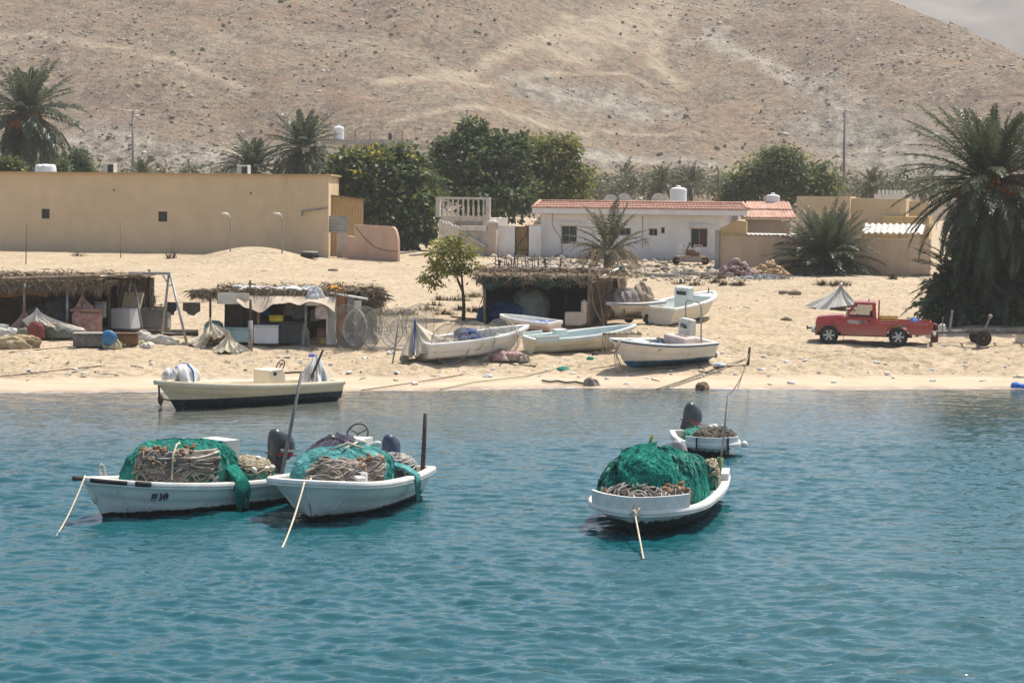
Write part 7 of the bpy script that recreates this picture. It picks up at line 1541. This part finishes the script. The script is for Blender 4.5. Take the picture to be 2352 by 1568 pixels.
for sg in (-1, 1):
    d = MB().prism([(cabF-.02, sill+.06), (cabR+.14, sill+.06), (cabR+.14, belt+.03), (cabF-.02, belt+.03)], 'Y', sg*W2, sg*(W2+.012)).build('door', M_red, tr)
    MB().box((cabR+.32, sg*(W2+.02), belt-.09), (.16, .03, .05)).build('door_handle', mat('black_plastic', (.02, .02, .02)), d)
    MB().prism([(cabF-.06, belt-.05), (cabF-.1, belt-.2), (cabF-.5*s_, belt-.24), (cabR+.3, belt-.13), (cabR+.5, belt-.06)], 'Y', sg*(W2+.013), sg*(W2+.017)).build('door_graphic', mat('faded_graphic', (.42, .38, .36), (.16, .1, .1), 3, .5), d)
    MB().box(((cabR+xT)/2, sg*(W2+.006), .94*s_), (cabR-xT-.35, .012, .05)).build('side_stripe', mat('stripe_pale', (.45, .22, .2), (.4, .12, .11), 4), tr)
    mr = MB().tube([(cabF-.1, sg*W2, belt+.1), (cabF-.02, sg*(W2+.14), belt+.14)], .015); mr.bbox((cabF-.03, sg*(W2+.17), belt+.2), (.07, .1, .24), .02); mr.build('wing_mirror', mat('mirror_grey', (.35, .34, .33)), tr)
    MB().bbox((xN+.0, sg*(W2-.16), .84*s_), (.06, .24, .16), .02).build('headlight', mat('lamp_glass', (.6, .6, .56), (.5, .5, .46), 4, .2), tr)
    MB().bbox((xT, sg*(W2-.05), .82*s_), (.06, .1, .28), .015).build('tail_light', mat('lamp_red', (.5, .05, .02), (.6, .25, .05), 4, .3), tr)
    fl_ = MB().tube([(cx+(ra+.01)*math.cos(a), sg*(W2+.005), RT+.02+(ra+.01)*math.sin(a)) for cx in (xf,) for a in [PI*k/12 for k in range(13)]], .028, 6); fl_.build('wheel_arch', M_red, tr, True)
    fl_ = MB().tube([(xb_+(ra+.01)*math.cos(a), sg*(W2+.005), RT+.02+(ra+.01)*math.sin(a)) for a in [PI*k/12 for k in range(13)]], .028, 6); fl_.build('wheel_arch', M_red, tr, True)
    for x in (xf, xb_): tyre(tr, x, sg*(W2-.1), RT, .24, M_chrome, RT-.02)
    MB().box((xf-ra-.12, sg*(W2-.12), .36*s_), (.02, .24, .2)).build('mud_flap', mat('black_plastic', 0, 0), tr)
MB().bbox((xN+.1, 0, .55*s_), (.18, 2*W2+.06, .2), .04).build('front_bumper', M_chrome, tr)
MB().bbox((xT-.12, 0, .52*s_), (.14, 2*W2-.2, .14), .03).build('rear_bumper', M_chrome, tr)
MB().tube([(xN+.18, .3, .62*s_), (xN+.36, .3, .62*s_)], .04).ball((xN+.38, .3, .64*s_), (.04, .1, .1)).build('front_hook', M_iron, tr)
MB().box((0, 0, .4*s_), (WB+1.2, .7, .14)).tube([(xf, -W2+.1, RT), (xf, W2-.1, RT)], .05).tube([(xb_, -W2+.1, RT), (xb_, W2-.1, RT)], .06).build('chassis', mat('chassis_black', (.02, .018, .016)), tr)
tg = MB().box((xT+.03, 0, .8*s_), (.06, 2*W2-.12, .42*s_)).build('tailgate', M_red, tr)
rk = MB()
for y in (-wt+.02, -wt/3, wt/3, wt-.02): rk.box((cabR-.10, y, (1.03*s_+roofz+.06)/2), (.06, .06, roofz+.1-1.03*s_))
rk.box((cabR-.10, 0, roofz+.08), (.06, 2*wt+.04, .07)).box((cabR-.10, 0, 1.35*s_), (.045, 2*wt, .05)); rk.build('headboard_rack', M_red, tr)
MB().box((xb_-.35, 0, .44*s_), (.1, 1.0, .2)).build('spare_carrier', M_iron, tr)
def onT(x, y, z): return L2W(tr, (x, y, z))
c_ = thing('wooden_crate', 'yellow ochre wooden crate in the bed of the red pickup', 'crate', onT(cabR-.52, .3, .7*s_), rzT)
MB().box((0, 0, .24), (.78, .7, .46)).build('body', mat('crate_ochre', (.50, .29, .06), (.4, .2, .04), 3, .8), c_); MB().box((0, 0, .5), (.84, .05, .08)).box((0, .36, .36), (.84, .03, .09)).box((0, .36, .12), (.84, .03, .09)).build('slats', mat('crate_slat', (.58, .4, .12)), c_)
bundle('bright blue bag in the rear bed of the red pickup', onT(xT+.75, .1, .72*s_), 0, .2, .2, .42, mat('bag_bright_blue', (.02, .16, .6), (.015, .1, .4), 5, .5), 201, .12, cat='bag', name='blue_bag', na=30, nt=10, flat=.5)
MB().tube([(cabR+.35, W2-.3, roofz+.03), (cabR+.33, W2-.3, roofz+.2)], .02).build('antenna', M_iron, tr)
# ---- trailer at the right edge
g0 = G(2256, 795); t = thing('flatbed_trailer', 'long low grey trailer with two wheels behind the pickup under the palm', 'trailer', g0+Vector((0, .45, 0)), -.03)
m = MB(); m.box((1.6, -.45, .62), (4.6, .1, .16)).box((1.6, .45, .62), (4.6, .1, .16)); m.box((.0, 0, .42), (.14, 1.4, .14))
for x in (-.6, .8, 2., 3.4): m.box((x, 0, .63), (.08, .85, .1))
m.tube([(-.7, -.45, .62), (-2.6, 0, .52)], .06, 6).tube([(-.7, .45, .62), (-2.6, 0, .52)], .06, 6).box((-2.5, 0, .55), (.9, .12, .1)).build('frame', mat('trailer_grey', (.16, .15, .14), (.09, .085, .08), 4, .7), t)
MB().tube([(-2.75, 0, .35), (-2.75, 0, 1.45)], .05, 7).build('jockey_post', M_grey, t)
MB().box((-1.35, -.3, 1.0), (.1, .06, 1.1), ry=.12).box((-1.7, -.3, .85), (.05, .05, .8)).build('winch_post', M_grey, t)
m = MB().tube([(.1, -.35, .7), (.35, -.3, 1.25)], .04); m.ball((.36, -.3, 1.3), .1).build('roller_arm', M_grey, t)
for y in (-.72, .72): tyre(t, 0, y, .36, .2, M_rust, spokes=0)
for k in range(4): MB().box((1.45+k*.16, -.506, .56), (.06, .012, .07)).build('reflector', mat('reflector_orange', (.5, .22, .06)), t)
MB().ball((2.2, -.2, .82), (.16, .14, .14)).build('white_roller', M_rim, t, True)
q = G(2345, 790); chest('pale box at the right edge beside the trailer', 2337, 762, 2362, 788, 0, M_pw, .5, None, 'plastic_box', Frame((q.x-2, q.y), (q.x+2, q.y)))
bundle('white jerrycan by the trailer tow bar behind the pickup', G(2163, 775), 0, .18, .14, .62, M_sheet, 205, .04, cat='jerrycan', name='jerrycan', flat=.2)
bundle('dark red gas bottle at the pickup tail by the tow bar', G(2146, 786), 0, .17, .16, .85, mat('bottle_red', (.12, .025, .02), (.07, .02, .02), 4, .5), 206, .03, cat='gas bottle', name='gas_bottle', flat=.25)
# ---- draped tarp behind the pickup
b = G(1912, 710); tp = drape('pale grey tarpaulin draped to a peak behind the pickup hood', b, 0, [(-1.55, -.1, .22), (-1.0, -.75, .05), (-.2, -1.0, .0), (.6, -.9, .12), (1.25, -.5, .25), (1.45, .3, .25), (.6, .9, .3), (-.8, .8, .4)], (.42, 0, 1.28), mat('tarp_greywhite', (.54, .53, .49), (.43, .42, .39), 1.2, .9, .3, 4), 303, .11, .72, nf=6)
rgt = np.random.default_rng(6)
MB().tube([(-.25, -1.0, .06), (1.15, -.75, .24)], .06, 6).build('edge_pole', M_iron, tp, True); MB().ball((.42, 0, 1.29), (.1, .1, .08)).build('peak_cap', M_rim, tp, True)
# ---- rubble strip, block piles, cart, rear slabs
rg = np.random.default_rng(12)
def strip_pts(n, poly_u, vf, seed):
    r = np.random.default_rng(seed); out = []
    for k in range(n):
        u = r.uniform(*poly_u); v = vf(u, r); g = G(u, v); out.append((g.x, g.y, g.z+.02))
    return np.array(out)
M_rub = islandmat('rubble', [(0, (.13, .11, .085)), (.4, (.3, .26, .2)), (.8, (.46, .41, .33)), (1, (.64, .6, .53))])
pts = strip_pts(900, (1120, 1670), lambda u, r: 588+r.random()**1.1*(28+18*np.clip((u-1300)/200, 0, 1))+max(0, (1240-u)*.0)-(12*r.random() if u < 1240 else 0), 3)
tag(scatter_rocks('rubble_stones', len(pts), pts, .06, .36, M_rub, .7, 4), 'pale rubble stones covering the ground before the white bungalow', 'rubble', None, 'stuff')
pts = strip_pts(260, (1450, 1780), lambda u, r: 628+r.random()*18, 5)
tag(scatter_rocks('broken_stones', len(pts), pts, .05, .22, M_rub, .7, 7), 'scattered broken stones at the lower edge of the rubble strip', 'rubble', None, 'stuff')
def pile(u, v, rx, h, n, m, lab, seed, smn=.14, smx=.3, nm='block_pile'):
    g = G(u, v); r = np.random.default_rng(seed); P_ = []
    for k in range(n): a = r.uniform(0, 6.28); q = r.random()**.6; P_.append((g.x+rx*q*math.cos(a), g.y+.5*rx*q*math.sin(a), g.z+h*(1-q)**.8*r.uniform(.3, 1)+.02))
    t_ = scatter_rocks(nm, n, np.array(P_), smn, smx, m, .7, seed); return tag(t_, lab, 'block pile', None, 'stuff')
pile(1693, 634, 1.3, 1.1, 240, islandmat('block_mauve', [(0, (.17, .11, .11)), (.6, (.31, .21, .20)), (1, (.46, .35, .32))]), 'heap of mauve building blocks by the compound wall', 31)
pile(1764, 634, 1.35, 1.0, 200, islandmat('block_tan', [(0, (.25, .16, .08)), (.6, (.45, .31, .17)), (1, (.62, .5, .34))]), 'heap of tan stone blocks by the bushy palm', 32)
pile(1760, 640, 1.7, .3, 160, islandmat('block_bluegrey', [(0, (.15, .17, .18)), (.6, (.26, .29, .3)), (1, (.4, .43, .43))]), 'low heap of blue grey gravel blocks before the tan blocks', 33, .06, .16)
f3 = Frame((G(1148, 617).x, G(1148, 617).y), (G(1400, 622).x, G(1400, 622).y))
tag(MB().box((f3.L/2, .3, .12), (f3.L, .9, .12)).box((f3.L*.3, .3, .2), (f3.L*.4, .5, .06)).build('white_slab', M_white, None, None, f3.o, f3.rz), 'long white sheet lying on the sand behind the right hut', 'slab')
for u0, u1, v, lab in ((1480, 1560, 635, 'pale concrete slab edge lying right of the dry palm'), (1540, 1700, 632, 'long thin pale kerb piece in the rubble strip')):
    f3 = Frame((G(u0, v).x, G(u0, v).y), (G(u1, v+2).x, G(u1, v+2).y)); tag(MB().box((f3.L/2, 0, .1), (f3.L, .35, .2)).build('concrete_slab', M_conc, None, None, f3.o, f3.rz), lab, 'slab')
# old cart
g = G(1587, 608); t = thing('farm_cart', 'rusty flat cart with two wheels and railings before the white bungalow', 'cart', g, 0)
M_tanm = mat('cart_tan', (.36, .25, .15), (.22, .14, .08), 4, .85)
MB().box((0, 0, .52), (2.0, 1.2, .1)).box((0, -.55, .3), (2.0, .08, .1)).build('bed', M_tanm, t)
m = MB()
for x0, x1 in ((-.95, -.45), (.25, .75)):
    for z in (.62, .85, 1.08, 1.3): m.tube([(x0, .5, z), (x1, .5, z)], .02, 4)
    for x in (x0, x1): m.tube([(x, .5, .55), (x, .5, 1.35)], .025, 4)
m.build('railing', mat('rail_pale', (.55, .46, .35)), t)
MB().box((-.05, .1, .8), (.6, .5, .4)).tube([(-.3, 0, .9), (-.1, 0, 1.5), (.1, .1, 1.1)], .06).box((.3, 0, .72), (.5, .4, .3)).build('load', M_rust, t)
for x in (-1.0, .95): tyre(t, x, -.1, .27, .18, M_rust, spokes=0)
MB().box((-.1, -.7, .25), (.08, .9, .08)).build('drawbar', M_rust, t)
# debris by the salmon wall
for i, (u0, u1, v, h, lab) in enumerate(((1002, 1120, 585, .25, 'dark heap of poles and planks at the foot of the mango tree'), (905, 1010, 588, .12, 'long grey plank lying by the salmon wall'))):
    f3 = Frame((G(u0, v).x, G(u0, v).y), (G(u1, v).x, G(u1, v).y)); t = thing('timber_heap', lab, 'timber', f3.o, f3.rz); rr = random.Random(i)
    for k in range(7 if i == 0 else 2):
        x = rr.uniform(0, f3.L*.4); MB().tube([(x, rr.uniform(-.3, .5), h*rr.random()+.05), (x+f3.L*rr.uniform(.4, .6), rr.uniform(-.3, .5), h*rr.random()+.1+.3*rr.random())], .07, 6).build('pole', (M_grey, M_wooddark)[k % 2] if i == 0 else M_grey, t)
q = G(712, 593); t = thing('half_tyre', 'dark tyre with pale rim lying by the sand mound', 'tyre', q, 0); MB().lathe((0, 0, .22), [(.35, -.2), (.55, -.2), (.62, 0), (.55, .18), (.35, .18)], 20, 'Z', False).build('tyre', M_tyre, t, True); MB().lathe((0, 0, .4), [(0, 0), (.52, 0), (.5, .04)], 20).build('disc', mat('disc_pale', (.5, .52, .42)), t)
tag(MB().tube([(0, 0, 0), (.0, .0, .55)], .05).ball((0, 0, .1), (.18, .15, .18)).build('stump', M_wooddark, None, True, G(898, 598)), 'small dark stump on the sand by the salmon wall', 'stump')
for u, v, lab in ((765, 622, 'grey driftwood lump on the sand above the middle hut'), (1825, 675, 'dark flat stone left of the draped tarp'), (1800, 672, 'small dark stone left of the draped tarp'), (1805, 736, 'brown stone on the track left of the pickup'), (1440, 690, 'dark stone beside the trailer boat'), (1690, 655, 'long dark stone in the dry grass')):
    pts = np.array([(0, 0, .03), (.22, .02, .02), (-.2, .03, .02)]); o = scatter_rocks('stone', 1, pts[:1], .24, .26, islandmat('stone_brown', [(0, (.2, .15, .11)), (1, (.28, .22, .16))]), .6, int(u)); o.location = G(u, v); o.scale = (1.5, 1, 1); tag(o, lab, 'stone')
# ---- stake with ropes, lines on the beach
b = G(1717, 838); stick(b-Vector((0, 0, .2)), A(1722, 797, b.y), .06, .05, M_wooddark, 'short mooring stake with a knob on the beach right of the numbered boat', name='mooring_stake')
top = A(1721, 812, b.y)
for u, v, lab in ((1672, 905, 'mooring line from the beach stake to the tall rod of the right boat'),):
    q = L2W(tC, (-2.2, .95, .5)); rope([top, A(1672, 908, q.y)], .018, M_rust, lab, 'rope', 'mooring_line', None, 12, .25)
def groundrope(pts, r, m, lab, nm='beach_rope'):
    q = []
    for (u0, v0), (u1, v1) in zip(pts[:-1], pts[1:]):
        for k in range(8): g = G(u0+(u1-u0)*k/8, v0+(v1-v0)*k/8); q.append((g.x, g.y, g.z+r+.03))
    o = Vector(q[0]); return tag(MB().tube([tuple(Vector(p)-o) for p in q], r, 5).build(nm, m, None, True, o), lab, 'rope')
groundrope([(1716, 824), (1660, 850), (1600, 872), (1520, 897)], .03, M_rope, 'tan rope running from the stake down to the waterline')
groundrope([(1714, 828), (1655, 845), (1560, 880), (1500, 900)], .03, mat('rope_weedy', (.3, .27, .17), (.13, .13, .08), 8), 'weedy rope running left from the stake to the water')
groundrope([(0, 868), (120, 855), (260, 840)], .022, M_rust, 'thin dark rope on the beach at the left')
groundrope([(20, 812), (170, 798), (290, 790)], .02, M_rust, 'thin rope on the sand before the left boxes')
groundrope([(1010, 897), (1090, 880), (1200, 868), (1330, 838)], .022, mat('rope_green', (.3, .33, .2), (.2, .23, .14), 9), 'thin green rope across the beach below the white boat')
groundrope([(830, 899), (960, 880), (1080, 860)], .02, M_rust, 'thin tan rope from the water below the fish traps')
groundrope([(1245, 878), (1262, 881), (1280, 879), (1300, 883), (1322, 881), (1340, 885), (1362, 880)], .045, mat('weed_rope', (.12, .11, .065), (.06, .055, .035), 9), 'dark seaweed covered rope lying at the water edge')
for lab, u, v, rx, h, mm, sd in (('pale weedy lump at the end of the dark seaweed rope', 1358, 885, .3, .28, mat('lump_weed', (.36, .33, .27), (.12, .11, .08), 7), 211), ('pale green net scrap left of the numbered boat', 1292, 850, .28, .13, N_pale, 212), ('small green net scrap near the numbered boat bow', 1354, 828, .22, .16, N_pale, 213), ('black rubber scrap before the small cream boat', 1368, 818, .26, .2, mat('black_rubber', 0, 0), 214), ('brown triangular rock at the waterline right of centre', 1610, 893, .4, .24, mat('rock_brown', (.2, .13, .08), (.12, .08, .05), 5), 215), ('rusty tin by the blue bottom boat stern', 1640, 822, .14, .24, M_rust, 216), ('small pale blue plastic sheet by the numbered boat stern', 1650, 840, .35, .12, mat('plastic_blue', (.5, .6, .64), (.4, .5, .55), 4), 217), ('blue plastic bag at the waterline at the right edge', 2338, 890, .32, .18, mat('bag_bright_blue', 0, 0), 218), ('pale yellow crate scrap on the wet sand at the right edge', 2345, 868, .3, .12, mat('scrap_cream', (.65, .6, .45)), 219), ('small purple plastic piece below the middle hut', 715, 820, .16, .14, mat('plastic_purple', (.3, .28, .6), (.2, .18, .5), 5), 220), ('white foam pieces on the sand below the white beached boat', 900, 815, .2, .16, M_sheet, 221), ('white and blue wrap on the wet sand behind the cream boat', 420, 845, .3, .12, mat('wrap_blue', (.2, .25, .6), (.6, .6, .65), 6), 222)):
    bundle(lab, G(u, v), .3*sd, rx, rx*.6, h, mm, sd, .28, cat='scrap', name='beach_scrap', na=36, nt=10)
# litter: small bottles, white scraps, sticks
rr = random.Random(77)
bot = MB().lathe((0, 0, 0), [(0, -.14), (.045, -.14), (.05, -.12), (.05, .05), (.018, .1), (.018, .14), (0, .14)], 8, 'X', False)
me_b = {}
def litter(nm, lab, cat, grp, mbs, mats, spots, zoff):
    base = None
    for i, (u, v) in enumerate(spots):
        k = i % len(mats)
        if (nm, k) not in me_b:
            o = mbs[k % len(mbs)].build(nm, mats[k], None, True); me_b[(nm, k)] = o; tag(o, lab, cat, grp)
        else: o = me_b[(nm, k)].copy(); COL.objects.link(o)
        g = G(u, v); o.location = (g.x, g.y, g.z+zoff); o.rotation_euler = (0, rr.uniform(-.2, .2), rr.uniform(0, 6.28)); q = rr.uniform(.4, .95); o.scale = (q, q, q)
sp = [(20, 860), (75, 858), (210, 815), (155, 862), (95, 830), (240, 862), (450, 820), (560, 835), (640, 822), (690, 832), (760, 840), (830, 855), (960, 868), (1010, 855), (1060, 862), (1090, 850), (1115, 868), (1170, 858), (1255, 852), (1240, 866), (1330, 868), (1395, 872), (1440, 868), (1512, 862), (1660, 812), (1680, 738), (1690, 862), (1730, 880), (1850, 830), (1880, 858), (1955, 850), (1995, 858), (2080, 860), (2140, 852), (2190, 858), (2205, 838), (1905, 842), (1840, 800), (2150, 800), (2250, 855), (1820, 860), (1765, 866), (1940, 835), (2310, 845), (2290, 812), (1615, 865)]
litter('plastic_bottle', 'small pale plastic bottle lying on the beach sand', 'bottle', 'plastic bottles littering the beach', [bot], [mat('bottle_white', (.75, .76, .76), (.6, .63, .65), 9, .3), mat('bottle_bluish', (.58, .66, .72), (.42, .5, .58), 9, .3), mat('bottle_grey', (.55, .56, .52), (.4, .4, .38), 9, .4)], sp, .06)
scr_ = [Heap(.15, .1, .09, 230+k, fold=.35).mesh(14, 5) for k in range(3)]
sp = [(rr.uniform(10, 2340), 808+rr.random()**1.0*75) for k in range(70)]
litter('plastic_scrap', 'small white plastic scrap lying on the beach sand', 'scrap', 'white scraps littering the beach', scr_, [M_sheet, mat('scrap_cream', 0, 0), M_sheet], sp, .0)
stk = [MB().tube([(-.3, 0, .02), (-.05, .03, .03), (.3, -.02, .02)], [.022, .028, .015], 5), MB().tube([(-.2, 0, .02), (.0, .06, .03), (.22, .02, .02)], [.02, .025, .015], 5)]
sp = [(rr.uniform(10, 2340), 800+rr.random()*80) for k in range(60)]+[(rr.uniform(900, 2140), rr.uniform(640, 740)) for k in range(24)]+[(rr.uniform(340, 950), rr.uniform(600, 720)) for k in range(16)]
litter('driftwood_stick', 'small dark driftwood stick lying on the sand', 'stick', 'driftwood sticks on the beach', stk, [mat('stick_dark', (.14, .10, .065), (.09, .065, .04)), mat('stick_pale', (.3, .23, .15), (.22, .16, .1))], sp, .01)
# pebbles and trampled clods of the upper beach: too many to count
pts = strip_pts(2200, (-40, 2390), lambda u, r: 600+280*r.random()**.75, 9)
pts = pts[[abs(p[1]-shore(p[0])) > 3.5 for p in pts]]
tag(scatter_rocks('pebbles', len(pts), pts, .018, .055, islandmat('pebble', [(0, (.2, .15, .1)), (.6, (.38, .29, .19)), (1, (.6, .52, .4))]), .6, 10), 'pebbles and clods scattered over the sand', 'pebbles', None, 'stuff')
# weathered planks and cloth bits around the huts
for u0, v0, u1, v1, mm, lab in ((1035, 726, 1092, 738, M_rust, 'reddish plank on the sand right of the young tree'), (1640, 850, 1712, 838, M_wooddark, 'dark driftwood plank by the numbered boat stern'), (1605, 852, 1655, 862, M_grey, 'pale weedy plank below the mooring stake'), (2105, 800, 2180, 794, M_pw, 'pale planks lying behind the pickup'), (1180, 838, 1230, 846, M_wood, 'brown stick on the sand left of the green net scrap')):
    a, b = G(u0, v0), G(u1, v1); d = b-a; tag(MB().box((0, 0, .05), (d.length, .12, .06)).build('plank', mm, None, None, (a+b)/2, math.atan2(d.y, d.x)), lab, 'plank')
